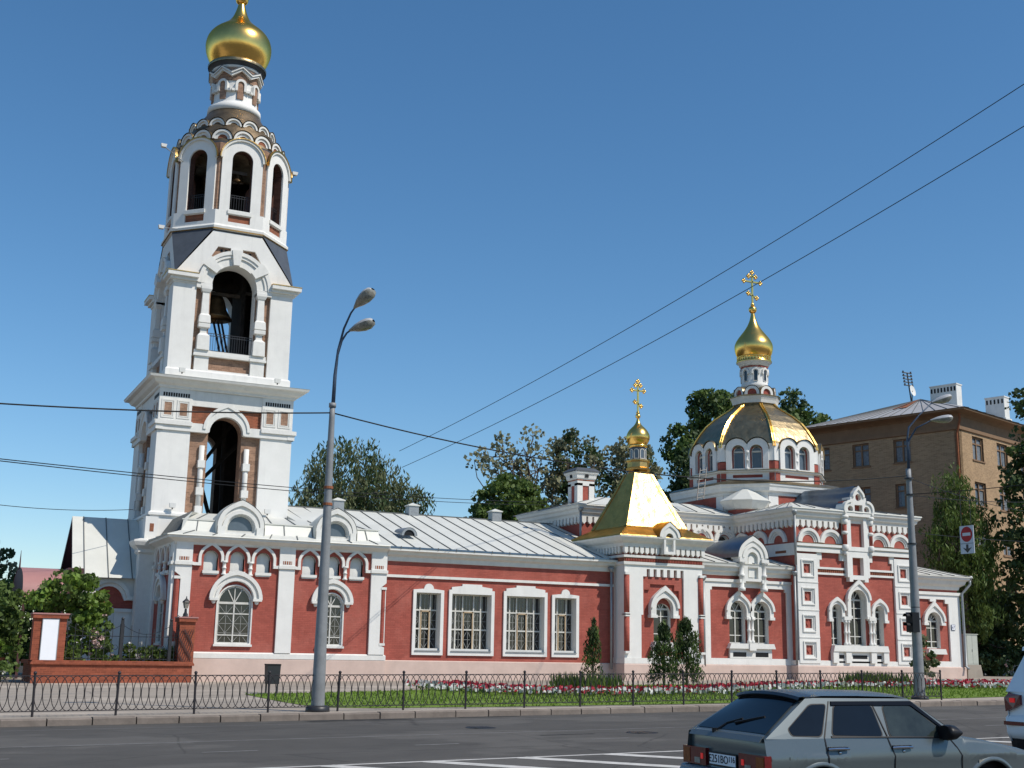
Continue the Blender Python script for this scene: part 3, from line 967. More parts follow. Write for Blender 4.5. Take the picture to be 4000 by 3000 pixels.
def f(b):                                     # apron, steep kink, shallow roof up to the tower
    roofplane(b, (10.5, 57.47, 6.83), (21.3, 57.47, 6.83), (21.1, 58.42, 7.09), (11.25, 58.42, 7.09), 8)
    roofplane(b, (11.25, 58.42, 7.09), (21.1, 58.42, 7.09), (21.0, 58.62, 7.62), (11.35, 58.62, 7.62), 7, h=.03)
    b.m('roof_metal'); b.box(11.3, 21.08, 58.57, 58.68, 7.6, 7.66)
    roofplane(b, (11.35, 58.62, 7.63), (21.0, 58.62, 7.63), (21.0, 63.3, 8.44), (13.0, 63.3, 8.44), 8)
    roofplane(b, (10.45, 63.2, 6.83), (10.45, 57.47, 6.83), (11.25, 58.42, 7.09), (11.15, 63.2, 7.09), 3)
    roofplane(b, (11.15, 63.2, 7.09), (11.25, 58.42, 7.09), (11.75, 58.62, 8.0), (11.75, 63.2, 8.0), 17, mat_='zinc', h=.06)
    b.m('roof_metal'); b.poly([(11.25, 58.42, 7.09), (11.35, 58.62, 7.62), (11.75, 58.62, 8.0)])
    b.poly([(11.35, 58.62, 7.62), (13.0, 63.3, 8.44), (11.75, 63.3, 8.0), (11.75, 58.62, 8.0)])
    b.poly([(21.1, 58.42, 7.09), (21.0, 58.62, 7.62), (21.0, 60.6, 7.6)])
sub('roof', narthex, f)
for cx, ro, ri in ((13.95, 1.08, .66), (18.66, 1.0, .62)):
    def f(b):                                 # half-round dormer with a glazed thermal window
        b.m('white_trim')
        zs = 7.36
        b.prism([(cx - ro, 6.98)] + ogee(cx, zs, ro, .13) + [(cx + ro, 6.98)], 58.12, 58.5, holes=[[(cx - ri, 7.10)] + arc(cx, zs - .1, ri) + [(cx + ri, 7.10)]])
        b.prism(ogee(cx, zs, ro + .04, .14) + ogee(cx, zs, ro - .16, .08)[::-1], 58.02, 58.12, back=False)
        b.prism(arc(cx, zs - .1, ri + .22) + arc(cx, zs - .1, ri + .05)[::-1], 58.05, 58.12, back=False)
        b.box(cx - ro - .02, cx - ri - .1, 58.02, 58.12, 6.98, zs); b.box(cx + ri + .1, cx + ro + .02, 58.02, 58.12, 6.98, zs)
        b.m('roof_metal'); b.sm = True
        o = [(cx - ro - .06, 7.0)] + ogee(cx, zs, ro + .06, .16) + [(cx + ro + .06, 7.0)]
        b.grid([[(x, 58.0, z) for x, z in o], [(x, 58.9, z) for x, z in o], [(x, 60.9, 7.4 + (z - 7.4) * .55) for x, z in o]])
    d = sub('dormer', narthex, f)
    def f(b):
        b.m('glass_grey'); b.prism([(cx - ri, 7.10)] + arc(cx, 7.26, ri) + [(cx + ri, 7.10)], 58.3, 58.33)
        b.m('frame_white'); b.prism([(cx - ri, 7.10)] + arc(cx, 7.26, ri) + [(cx + ri, 7.10)], 58.22, 58.3, holes=[[(cx - ri + .07, 7.18)] + arc(cx, 7.26, ri - .07) + [(cx + ri - .07, 7.18)]], back=False)
    sub('dormer_window', narthex, f)

# ---- refectory
wins = ((22.82, 24.48, 4.77, 0), (24.76, 27.3, 4.83, 1), (27.83, 30.37, 4.87, 1), (30.65, 32.27, 4.77, 0))
rb = MB(); rb.T = rotT(0, 58.15, 0); rb.m('red_paint')
rb.prism(rect(21.3, 34.6, 1.3, 6.5), 0, .5, holes=[rect(a + .17, c - .17, 1.80, 4.63) for a, c, zt, k in wins], hmat='white_plaster')
rb.T = None
rb.m('red_paint'); rb.box(21.3, 34.6, 58.66, 75.2, .2, 6.5)
refect = rb.build('refectory', church)
RT = rotT(0, 58.15, 0)
for a, c, zt, k in wins:
    mx = (a + c) / 2
    def f(b):
        b.m('white_plaster')
        if k:
            top = [(c, zt - .22), (c, zt), (c - .14, zt), (c - .14, zt + .13), (mx + .55, zt + .20), (mx + .55, zt + .30), (mx - .55, zt + .30), (mx - .55, zt + .20), (a + .14, zt + .13), (a + .14, zt), (a, zt)]
        else:
            top = [(c, zt), (mx + .32, zt + .05)] + arc(mx, zt + .05, .26, 0, 180, 10) + [(mx - .32, zt + .05), (a, zt)]
        b.prism([(a, 1.57), (c, 1.57)] + top, -.09, 0, holes=[rect(a + .17, c - .17, 1.80, 4.63)], back=False)
    sub('window_surround', refect, f, RT)
    def f(b):
        x0, x1 = a + .17, c - .17
        y = .40
        b.m('glass_dark'); b.box(x0, x1, y + .06, y + .08, 1.8, 4.63)
        grille(b, x0 + .06, x1 - .06, 1.9, 3.75, y + .05, 4 if k else 2, 2)
        b.m('lattice')
        for q in range(12 if k else 7):
            x = x0 + (x1 - x0) * (q + .5) / (12 if k else 7); b.box(x - .012, x + .012, y + .045, y + .055, 3.75, 4.6)
        b.m('frame_white')
        n = 4 if k else 3
        xs = [x0 + (x1 - x0) * t for t in ((0, .18, .36, .64, .82, 1) if k else (0, .30, .72, 1))]
        for x in xs: b.box(x - .035, x + .035, y - .01, y + .05, 1.8, 4.63)
        for z in (1.84, 2.86, 3.78, 4.6): b.box(x0, x1, y - .015, y + .05, z - .035, z + .035)
        b.m('frame_wood')
        xa, xb = (xs[2], xs[3]) if k else (xs[1], xs[2])
        for x in (xa + .05, xb - .05): b.box(x - .035, x + .035, y - .03, y - .012, 1.87, 3.76)
        b.box(xa, xb, y - .03, y - .013, 3.70, 3.77)
        b.m('white_trim'); b.prism([(x0, 1.8), (x1, 1.8), (x1, 1.9), (x0, 1.9)], .02, y)
        b.m('zinc'); b.box(x0 - .02, x1 + .02, -.14, .3, 1.76, 1.80)
    sub('window', refect, f, RT)
def f(b):
    b.m('white_trim'); b.box(21.3, 34.4, -.1, 0, 5.33, 5.46)
sub('string_course', refect, f, RT)
def f(b):
    b.m('pink_plinth'); b.sweep([(.06, 0), (.06, 1.26), (.03, 1.30), (0, 1.301)], [(21.3, 58.15), (34.6, 58.15)], closed=False)
sub('plinth', refect, f)
def f(b):
    b.m('white_trim'); b.sweep([(0, 6.12), (.05, 6.14), (.08, 6.34), (.26, 6.44), (.32, 6.58), (.42, 6.62), (.44, 6.70), (0, 6.72)], [(21.32, 58.15), (34.5, 58.15)], closed=False)
    b.poly([(21.32, 58.15, 6.12), (21.32, 58.07, 6.34), (21.32, 57.89, 6.44), (21.32, 57.73, 6.62), (21.32, 57.71, 6.70), (21.32, 58.15, 6.72)])
sub('cornice', refect, f)
def f(b):
    roofplane(b, (21.3, 57.66, 6.72), (35.2, 57.66, 6.72), (35.2, 66.7, 9.46), (21.3, 66.7, 9.46), 14)
    roofplane(b, (17.6, 61.0, 7.98), (21.3, 57.66 + .001, 6.721), (21.3, 66.7, 9.46), (17.6, 66.7, 9.46), 3)
    b.m('roof_metal')
    b.poly([(17.6, 75.4, 6.72), (35.2, 75.4, 6.72), (35.2, 66.7, 9.46), (17.6, 66.7, 9.46)])
    b.poly([(17.6, 61, 8.0), (17.6, 66.7, 9.46), (17.6, 66.7, 6)])
    b.m('roof_seam'); b.box(17.6, 35.2, 66.66, 66.74, 9.45, 9.52)
    b.m('blue_metal'); b.box(21.35, 34.4, 57.64, 57.69, 6.73, 6.82)
    b.m('white_trim'); b.box(21.35, 34.6, 57.66, 57.72, 6.62, 6.73)
    b.m('roof_seam')
    for q in range(13): b.box(21.9 + q, 21.94 + q, 57.62, 57.7, 6.72, 6.84)
sub('roof', refect, f)
for x in (21.42, 25.95, 31.26):
    def f(b):
        b.m('zinc'); b.box(x - .3, x + .3, 66.4, 67, 9.3, 9.95)
        b.m('roof_metal'); b.box(x - .36, x + .36, 66.34, 67.06, 9.95, 10.0)
        i = b.add([(x - .36, 66.34, 10.0), (x + .36, 66.34, 10), (x + .36, 67.06, 10), (x - .36, 67.06, 10), (x, 66.7, 10.16)])
        for q in range(4): b.face((i + q, i + (q + 1) % 4, i + 4))
    sub('roof_vent', refect, f)
def f(b):
    b.m('zinc'); cx, cz, cy = 23.2, 7.6, 59.9
    b.prism(arc(cx, cz, .42) + arc(cx, cz, .30)[::-1], cy, cy + .1)
    b.sm = True
    b.grid([[(x, cy - .02, z) for x, z in arc(cx, cz, .43)], [(x, cy + 1.1, cz + .25 + (z - cz) * .5) for x, z in arc(cx, cz, .43)]])
    b.sm = False
    b.m('black'); b.prism([(cx - .3, cz)] + arc(cx, cz, .30) + [(cx + .3, cz)], cy + .06, cy + .09)
sub('eyebrow_dormer', refect, f)
def downpipe(parent, x, y, z0, z1, elbow=None, T=None):
    def f(b):
        b.m('zinc'); b.sm = True
        b.lathe([(z1, .09), (z1 + .12, .15), (z1 + .25, .19)], (x, y), 10)
        pts = [(x, y, z1), (x, y, z0)]
        if elbow: pts += [(x + elbow[0], y + elbow[1], z0 - .25)]
        b.tube(pts, .07, 8)
    return sub('downpipe', parent, f, T)
downpipe(refect, 34.15, 57.9, 1.0, 6.1)

# ---- gilded porch
PX, PY = 36.93, 59.6
pb_ = MB(); pb_.T = rotT(0, 57.0, 0)
pb_.m('white_plaster')
recess = [(35.48, 1.6), (38.2, 1.6), (38.2, 5.9)]
n = 6
for q in range(n):                            # battlement-like top edge of the recess
    x1 = 38.2 - q * (2.6 / n) - .0; x0 = x1 - .2
    recess += [(x1, 6.3), (x0, 6.3), (x0, 5.9)] if q < n - 0 else []
    if q < n - 1: recess += [(x1 - 2.6 / n, 5.9)]
recess += [(35.6, 5.9), (35.6, 3.86), (35.48, 3.86)]
rc = []
for p in recess:
    if not rc or math.dist(rc[-1], p) > 1e-4: rc.append(p)
pb_.prism(rect(34.44, 39.42, 1.3, 6.6), 0, .22, holes=[rc], hmat='white_plaster', back=False)
pb_.m('red_paint')
pb_.prism(rect(35.3, 38.3, 1.5, 6.4), .22, .5, holes=[archpoly(36.92, 2.45, 3.95, .54)], hmat='white_plaster')
pb_.T = None
pb_.m('white_plaster'); pb_.box(34.44, 34.94, 57.221, 62.6, .2, 6.6); pb_.box(38.9, 39.42, 57.221, 62.6, .2, 6.6)
pb_.m('red_paint'); pb_.box(34.5, 39.36, 57.06, 62.5, 6.55, 7.95)
porch = pb_.build('gilded_porch', church)
PT = rotT(0, 57.0, 0)
def f(b):
    b.m('red_paint')
    b.prism([(35.5, 1.6), (35.72, 1.6), (35.72, 5.2), (36.1, 5.2), (36.1, 5.5), (37.65, 5.5), (37.65, 5.2), (37.95, 5.2), (37.95, 1.6), (38.19, 1.6), (38.19, 5.88), (35.61, 5.88), (35.61, 3.86), (35.5, 3.86)], .1, .219)
sub('stepped_frame', porch, f, PT)
def hood(parent, T, cx, zb, zs, ro, ri, tip, y=-.16, back=.25, corb=True):
    def f(b):
        b.m('white_trim')
        b.prism(hoodpoly(cx, zb, zs, ro, ri, tip), y, back)
        b.prism(ogee(cx, zs, ro + .05, tip + .03) + ogee(cx, zs, ro - .1, tip * .6)[::-1], y - .09, y - .001)
        if corb:
            for s in (-1, 1):
                b.box(cx + s * (ro + ri) / 2 - (ro - ri) / 2 - .04, cx + s * (ro + ri) / 2 + (ro - ri) / 2 + .04, y - .06, back, zb - .1, zb + .06)
    return sub('window_hood', parent, f, T)
hood(porch, PT, 36.92, 3.82, 4.25, .87, .54, .24, y=-.08, back=.22)
window(porch, 36.92, 2.45, 4.2, .54, .36, PT, fan=(55, 125), bars=(.25, .78))
def f(b):
    b.m('white_trim'); b.prism([(36.12, 2.2), (37.72, 2.2), (37.6, 2.45), (36.24, 2.45)], -.18, .36)
    b.box(36.2, 37.64, -.02, .3, 1.62, 2.2)
    b.m('red_paint'); b.prism(rect(36.4, 37.4, 1.72, 2.05), -.024, -.02, back=False)
sub('window_sill', porch, f, PT)
for x, s in ((34.52, -1), (39.34, 1)):
    for z0, z1 in ((1.95, 3.75), (3.95, 5.95)):
        def f(b):
            b.m('red_paint'); b.sm = True; b.lathe([(z0, .15), (z1, .15)], (x - s * .05, 57.0), 12)
            b.sm = False; b.m('white_trim'); b.box(x - .14 - s * .02, x + .14 - s * .02, 56.84, 57.2, z1, z1 + .14)
            b.box(x - .14 - s * .02, x + .14 - s * .02, 56.84, 57.2, z0 - .12, z0)
        sub('corner_column', porch, f)
def f(b):
    S = [(34.44, 62.5), (34.44, 57.0), (39.42, 57.0), (39.42, 62.5)]
    b.m('white_trim')
    b.sweep([(0, 6.46), (.09, 6.5), (.1, 6.64), (0, 6.66)], S, closed=False)
    b.sweep([(0, 6.86), (.09, 6.88), (.1, 7.0), (0, 7.02)], S, closed=False)
    b.sweep([(0, 7.42), (.16, 7.46), (.2, 7.62), (.38, 7.74), (.52, 7.92), (.54, 8.0)], S, closed=False)
    b.m('rough_brick')
    b.sweep([(.02, 6.66), (.02, 6.86)], S, closed=False)
    b.m('red_paint')
    for q in range(48): b.box(34.5 + q * .103, 34.55 + q * .103, 56.93, 57.0, 6.68, 6.82)
    b.m('white_trim')
    b.teeth(34.3, 39.56, 56.84, 57.06, 7.06, 7.46, .32, .22)
    b.T = rotT(34.44, 59.6, -PI / 2); b.teeth(-2.4, 2.4, -.16, .06, 7.06, 7.46, .32, .22)
sub('cornice', porch, f)
def f(b):
    b.m('pink_plinth'); b.sweep([(.06, 0), (.06, 1.26), (.02, 1.31), (0, 1.311)], [(34.44, 62), (34.44, 57.0), (39.42, 57.0), (39.42, 58)], closed=False)
    b.m('white_trim'); b.sweep([(.0, 1.31), (.03, 1.31), (.03, 1.6), (0, 1.6)], [(34.44, 62), (34.44, 57.0), (39.42, 57.0), (39.42, 58)], closed=False)
sub('plinth', porch, f)
def f(b):                                     # kokoshnik above the cornice
    b.m('white_trim')
    cx = 37.0
    b.prism([(cx - .36, 7.1), (cx + .36, 7.1), (cx + .36, 8.0), (cx + .62, 8.0)] + ogee(cx, 8.02, .62, .14)[::-1] + [(cx - .62, 8.0), (cx - .36, 8.0)], -.5, .3, holes=[archpoly(cx, 7.25, 8.0, .24)])
    b.prism(ogee(cx, 8.02, .67, .16) + ogee(cx, 8.02, .50, .1)[::-1], -.56, -.501)
    b.prism(archpoly(cx, 7.2, 8.0, .26), -.25, .2, back=False)
    b.m('gold_sheet'); b.sm = True
    o = ogee(cx, 8.02, .69, .18)
    b.grid([[(x, -.6, z) for x, z in o], [(x, .2, z) for x, z in o], [(x, 1.5, 8.2 + (z - 8.02) * .8) for x, z in o]])
sub('kokoshnik', porch, f, PT)
def f(b):
    b.T = rotT(PX, PY, 0)
    b.m('gold_sheet')
    def ringp(w, z): return [(-w, -w, z), (w, -w, z), (w, w, z), (-w, w, z)]
    lv = [(3.02, 7.98), (2.95, 8.08), (1.98, 8.62), (1.94, 8.66), (1.45, 9.75), (.98, 10.8), (.56, 11.85)]
    b.grid([ringp(w, z) for w, z in lv], True)
    for sx, sy in ((-1, -1), (1, -1), (1, 1), (-1, 1)):   # raised hip strips
        for (w, z), (w2, z2) in zip(lv[3:-1], lv[4:]):
            k, k2 = .1 + w * .10, .1 + w2 * .10
            o = .035
            b.poly([(sx * (w + o), sy * (w + o), z), (sx * (w - k), sy * (w + o), z), (sx * (w2 - k2), sy * (w2 + o), z2), (sx * (w2 + o), sy * (w2 + o), z2)])
            b.poly([(sx * (w + o), sy * (w + o), z), (sx * (w + o), sy * (w - k), z), (sx * (w2 + o), sy * (w2 - k2), z2), (sx * (w2 + o), sy * (w2 + o), z2)])
            b.poly([(sx * (w - k), sy * (w + o), z), (sx * (w - k), sy * w, z), (sx * (w2 - k2), sy * w2, z2), (sx * (w2 - k2), sy * (w2 + o), z2)])
            b.poly([(sx * (w + o), sy * (w - k), z), (sx * w, sy * (w - k), z), (sx * w2, sy * (w2 - k2), z2), (sx * (w2 + o), sy * (w2 - k2), z2)])
    b.m('white_trim'); b.poly(ringp(3.0, 7.97)[::-1])
sub('tent_roof', porch, f)
def f(b):
    b.m('gold_sheet'); b.lathe([(11.75, .473), (11.95, .533), (12.05, .636), (12.15, .654), (12.2, .585), (12.5, .568), (12.55, .636), (12.62, .636), (12.64, .430)], (PX, PY), 8, PI / 8, apo=True)
    b.m('slate_dark'); b.lathe([(12.62, .430), (13.4, .430)], (PX, PY), 8, PI / 8, apo=True)
    for k in range(8):
        b.T = rotT(PX, PY, k * PI / 4)
        b.m('frame_white'); b.prism(archpoly(0, 12.68, 13.12, .15), -.46, -.42, holes=[archpoly(0, 12.72, 13.12, .11)])
        b.m('glass_grey'); b.prism(archpoly(0, 12.72, 13.12, .11), -.44, -.42, back=False)
    b.T = None; b.sm = True
    b.m('gold'); b.lathe([(13.36, .447), (13.40, .533), (13.50, .533), (13.55, .430)], (PX, PY), 24)
sub('lantern', porch, f)
sub('ball', porch, lambda b: (b.m('gold'), ball(b, PX, PY, 15.22, .15)))
onion(porch, PX, PY, [(13.5, .46), (13.68, .60), (13.9, .675), (14.12, .665), (14.38, .53), (14.55, .36), (14.68, .22), (14.85, .12), (15.1, .06)], n=32)
cross(porch, PX, PY, 15.4, 17.35, .40)

# ---- south aisle
ab = MB(); ab.T = rotT(0, 58.1, 0)
ab.m('red_paint'); ab.prism(rect(39.42, 46.3, 1.3, 6.5), 0, .3, holes=[archpoly(42.52, 2.48, 4.3, .55), archpoly(44.15, 2.48, 4.3, .55)], hmat='white_plaster')
ab.T = None; ab.box(39.5, 46.3, 58.41, 63.3, .2, 6.5)
aisle = ab.build('south_aisle', church)
AT = rotT(0, 58.1, 0)
def f(b):
    b.m('white_plaster')
    b.prism([(39.98, 1.32), (46.5, 1.32), (46.5, 6.04), (39.98, 6.04)], -.12, 0, holes=[[(40.62, 1.66), (45.98, 1.66), (45.98, 5.42), (45.86, 5.42), (45.86, 5.6), (40.74, 5.6), (40.74, 5.42), (40.62, 5.42)]], back=False)
    b.m('white_trim'); b.box(39.9, 46.5, -.2, -.121, 5.88, 6.04)
sub('frame_moulding', aisle, f, AT)
def f(b):
    b.m('white_trim'); b.sweep([(0, 6.24), (.1, 6.26), (.14, 6.42), (.30, 6.5), (.34, 6.66), (.48, 6.74), (.52, 6.88)], [(39.4, 58.1), (46.45, 58.1)], closed=False)
    b.m('roof_metal'); b.sweep([(.52, 6.88), (.55, 6.90), (.5, 6.94), (.3, 6.98)], [(39.4, 58.1), (46.45, 58.1)], closed=False)
sub('cornice', aisle, f)
def f(b):
    b.m('pink_plinth'); b.sweep([(.16, 0), (.16, 1.27), (.13, 1.315), (0, 1.316)], [(39.4, 58.1), (46.4, 58.1)], closed=False)
sub('plinth', aisle, f)
def f(b):
    roofplane(b, (39.3, 57.55, 6.93), (46.6, 57.55, 6.93), (46.6, 63.3, 8.3), (39.3, 63.3, 8.3), 8)
sub('roof', aisle, f)
for cx in (42.52, 44.15):
    hood(aisle, AT, cx, 3.92, 4.3, .83, .56, .22, y=-.16, back=.02)
    window(aisle, cx, 2.48, 4.3, .55, .22, AT, fan=(55, 125), bars=(.25, .78))
def f(b):
    for x in (43.22, 43.46): colonette(b, x, -.14, 2.5, 3.95, .085)
sub('twin_column', aisle, f, AT)
def f(b):
    b.m('white_trim'); b.prism([(41.75, 2.2), (44.95, 2.2), (44.85, 2.48), (41.88, 2.48)], -.3, .2)
    b.box(41.9, 44.8, -.13, 0, 1.66, 2.2); b.box(43.1, 43.55, -.36, .0, 2.1, 2.5)
    b.m('black')
    for x in (42.1, 43.65): b.box(x, x + .9, -.135, -.125, 1.75, 2.0)
sub('window_sill', aisle, f, AT)
def f(b):                                     # kokoshnik with columns breaking the cornice
    cx = 43.33
    b.m('white_trim')
    b.prism([(cx - .62, 5.95), (cx + .62, 5.95), (cx + .62, 7.2), (cx + 1.0, 7.2)] + ogee(cx, 7.3, 1.0, .16)[::-1] + [(cx - 1.0, 7.2), (cx - .62, 7.2)], -.5, .2, holes=[archpoly(cx, 6.1, 7.25, .36)])
    b.prism(archpoly(cx, 6.0, 7.25, .38), -.3, .1, back=False)
    b.prism(ogee(cx, 7.3, 1.04, .18) + ogee(cx, 7.3, .84, .1)[::-1], -.58, -.501)
    b.prism(ogee(cx, 7.3, .72, .1) + ogee(cx, 7.3, .56, .06)[::-1], -.56, -.501)
    b.prism(archpoly(cx, 6.2, 7.2, .2), -.36, -.30, back=False)
    for s in (-1, 1):
        x = cx + s * .78
        colonette(b, x, -.46, 5.4, 7.15, .14)
        b.box(x - .24, x + .24, -.66, 0, 7.02, 7.2); b.box(x - .2, x + .2, -.58, 0, 5.85, 6.04)
    b.m('blue_metal'); b.sm = True
    o = ogee(cx, 7.3, 1.07, .2)
    b.grid([[(x, -.6, z) for x, z in o], [(x, .6, z) for x, z in o], [(x, 3.2, 7.5 + (z - 7.3) * .72) for x, z in o]])
sub('kokoshnik', aisle, f, AT)
downpipe(aisle, 40.1, 57.86, 1.2, 5.9); downpipe(aisle, 46.2, 57.5, 1.2, 6.4)

# ---- south transept
XC = 50.75
tb = MB(); tb.T = rotT(0, 57.5, 0); tb.m('red_paint')
upper = [archpoly(XC + d, 8.36, 8.42, .42) for d in (-3.5, -1.85, 1.85, 3.5)]
tb.prism(rect(46.3, 55.2, 1.3, 10.2), 0, .35, holes=[archpoly(XC, 2.5, 5.15, .60), archpoly(XC - 1.62, 2.5, 4.5, .37), archpoly(XC + 1.62, 2.5, 4.5, .37)], hmat='white_plaster')
tb.T = rotT(46.3, 60.4, -PI / 2); tb.prism(rect(-2.9, 2.539, .3, 10.2), 0, .3)
tb.T = None; tb.box(46.61, 55.2, 57.86, 63.3, .2, 10.2)
trans = tb.build('south_transept', church)
TT = rotT(0, 57.5, 0); TWT = rotT(46.3, 60.4, -PI / 2)
def upperarch(parent, T, cx, zs=8.38, ro=.82, ri=.43):
    def f(b):
        b.m('white_trim')
        b.prism(archpoly(cx, zs, zs + .02, ro) [1:-1] + arc(cx, zs + .02, ri + .22)[::-1], -.16, 0)
        b.prism(arc(cx, zs + .02, ri + .22) + arc(cx, zs + .02, ri + .1)[::-1], -.09, 0)
        b.prism(arc(cx, zs + .02, ri + .1) + arc(cx, zs + .02, ri)[::-1], -.04, 0)
    sub('blind_arch', parent, f, T)
for d in (-3.5, -1.85, 1.85, 3.5): upperarch(trans, TT, XC + d)
for d in (-2.1, -.35, 1.4): upperarch(trans, TWT, d)
for x0, x1 in ((46.22, XC - 1.05), (XC + 1.05, 55.28)):
    def f(b):
        b.m('white_trim')
        b.box(x0, x1, -.22, 0, 7.82, 8.02); b.box(x0, x1, -.30, 0, 8.14, 8.3); b.box(x0, x1, -.16, 0, 8.02, 8.14)
        b.m('dull_gold'); b.box(x0, x1, -.31, -.0, 8.301, 8.33)
    sub('string_course', trans, f, TT)
def f(b):
    b.m('white_trim'); b.box(-2.9, 2.9, -.1, 0, 7.6, 8.3)
    b.m('rough_brick'); b.box(1.2, 2.2, -.105, -.1, 7.75, 7.9)
sub('string_course', trans, f, TWT)
def f(b):
    P = [(46.3, 63.3), (46.3, 57.5), (55.2, 57.5), (55.2, 63.3)]
    b.m('white_trim')
    b.sweep([(0, 9.62), (.15, 9.66), (.18, 9.8), (.3, 9.9), (.34, 10.06), (.46, 10.14), (.5, 10.28)], P, closed=False)
    b.T = TT; b.teeth(46.2, XC - 1.2, -.15, 0, 9.22, 9.66, .40, .28); b.teeth(XC + 1.2, 55.3, -.15, 0, 9.22, 9.66, .40, .28)
    b.T = TWT; b.teeth(-2.9, 2.9, -.15, 0, 9.22, 9.66, .40, .28)
    b.T = None; b.m('roof_metal'); b.sweep([(.5, 10.28), (.54, 10.29), (.52, 10.35), (.2, 10.4)], P, closed=False)
sub('cornice', trans, f)
for cx in (47.05, 54.4):
    def f(b):
        b.m('white_plaster'); w = .74
        sq = []
        for q in range(4):
            zc = (6.85, 5.25, 3.70, 2.2)[q]
            sq.append(rect(cx - .34, cx + .34, zc - .36, zc + .36))
        b.prism(rect(cx - w, cx + w, 1.45, 7.7), -.14, 0, holes=sq, back=False)
        b.m('white_trim')
        for q in range(4):
            zc = (6.85, 5.25, 3.70, 2.2)[q]
            b.prism(rect(cx - .48, cx + .48, zc - .5, zc + .5), -.20, -.14, holes=[rect(cx - .42, cx + .42, zc - .44, zc + .44)], back=False)
            b.prism(rect(cx - .34, cx + .34, zc - .36, zc + .36), -.10, -.0, holes=[rect(cx - .25, cx + .25, zc - .27, zc + .27)], back=False)
            b.m('red_paint')
            b.prism([(cx, zc - .17), (cx + .14, zc), (cx, zc + .17), (cx - .14, zc)], -.05, -.02, back=False)
            b.m('white_trim')
            if q < 3:
                b.box(cx - w, cx + w, -.17, -.14, zc - .82, zc - .76)
    sub('panelled_pilaster', trans, f, TT)
for s in (-1, 1):
    def f(b):                                 # stepped white edging at the top of the red field
        b.m('white_trim')
        x0 = XC + s * 2.95
        b.box(min(x0, x0 - s * .35), max(x0, x0 - s * .35), -.1, 0, 7.4, 7.82)
        b.box(min(x0, x0 - s * .18), max(x0, x0 - s * .18), -.1, 0, 6.98, 7.4)
        x1 = XC + s * .85
        b.box(min(x1, x1 + s * .4), max(x1, x1 + s * .4), -.1, 0, 7.4, 7.82)
        a, c = sorted((XC + s * .85, XC + s * 2.95))
        b.box(a, c, -.1, 0, 6.86, 6.98); b.box(a, c, -.1, 0, 6.54, 6.66)
        b.m('rough_brick')
        for q in range(14): b.box(a + .05 + q * .15, a + .12 + q * .15, -.06, 0, 6.66, 6.86)
    sub('brick_frieze', trans, f, TT)
def f(b):
    b.m('white_plaster')
    b.prism([(XC - .72, 6.2), (XC - .45, 6.2), (XC - .45, 6.32), (XC + .45, 6.32), (XC + .45, 6.2), (XC + .72, 6.2), (XC + .72, 6.45), (XC + .85, 6.45), (XC + .85, 8.0), (XC - .85, 8.0), (XC - .85, 6.45), (XC - .72, 6.45)], -.30, 0, holes=[rect(XC - .45, XC + .38, 6.58, 7.62)], back=False)
    b.prism([(XC - .95, 8.0), (XC + .95, 8.0), (XC + .95, 10.3), (XC - .95, 10.3)], -.34, .1, holes=[rect(XC - .52, XC + .46, 8.25, 10.25)], back=False)
    b.m('red_paint'); b.box(XC - .5, XC + .44, -.12, -.05, 8.25, 10.3)
    # trefoil crest
    b.m('white_trim')
    cr = [(XC - 1.05, 10.05)] + [(XC - .62 + .5 * math.cos(R(a)), 10.48 + .5 * math.sin(R(a))) for a in range(215, 85, -12)] + [(XC - .6, 10.98), (XC - .6, 11.2), (XC - .44, 11.2)] + ogee(XC, 11.22, .42, .2)[2:-2] + [(XC + .44, 11.2), (XC + .6, 11.2), (XC + .6, 10.98)] + [(XC + .62 + .5 * math.cos(R(a)), 10.48 + .5 * math.sin(R(a))) for a in range(95, -37, -12)] + [(XC + 1.05, 10.05)]
    b.prism(cr[::-1], -.5, .25, holes=[arc(XC, 11.2, .22, 0, 345, 14), arc(XC - .62, 10.48, .2, 0, 345, 12), arc(XC + .62, 10.48, .2, 0, 345, 12), [(XC - .3, 10.2), (XC + .3, 10.2), (XC + .3, 10.75), (XC - .3, 10.75)]])
    b.prism(ogee(XC, 11.22, .46, .22) + ogee(XC, 11.22, .33, .12)[::-1], -.58, -.501)
    for s in (-1, 1):
        c = (XC + s * .62, 10.48)
        b.prism([(c[0] + .54 * math.cos(R(a)), c[1] + .54 * math.sin(R(a))) for a in range(-40 if s > 0 else 80, 101 if s > 0 else 221, 12)] + [(c[0] + .4 * math.cos(R(a)), c[1] + .4 * math.sin(R(a))) for a in range(-40 if s > 0 else 80, 101 if s > 0 else 221, 12)][::-1], -.58, -.501)
    b.m('red_paint'); b.box(XC - .95, XC + .95, -.2, .2, 10.25, 10.95); b.prism(arc(XC, 11.2, .25, 0, 345, 14), -.25, .1)
    for s in (-1, 1):
        x = XC + s * .98
        b.m('red_paint'); b.sm = True; b.lathe([(8.3, .13), (9.9, .13)], (x, -.32), 10)
        b.m('white_trim')
        for z0, z1, r in ((7.75, 8.0, .12), (8.0, 8.35, .2), (8.95, 9.15, .19), (9.55, 9.9, .19), (9.9, 10.1, .26)):
            b.lathe([(z0, r * .7), (z0 + .04, r), (z1 - .04, r), (z1, r * .8)], (x, -.32), 10)
        b.sm = False
sub('crest', trans, f, TT)
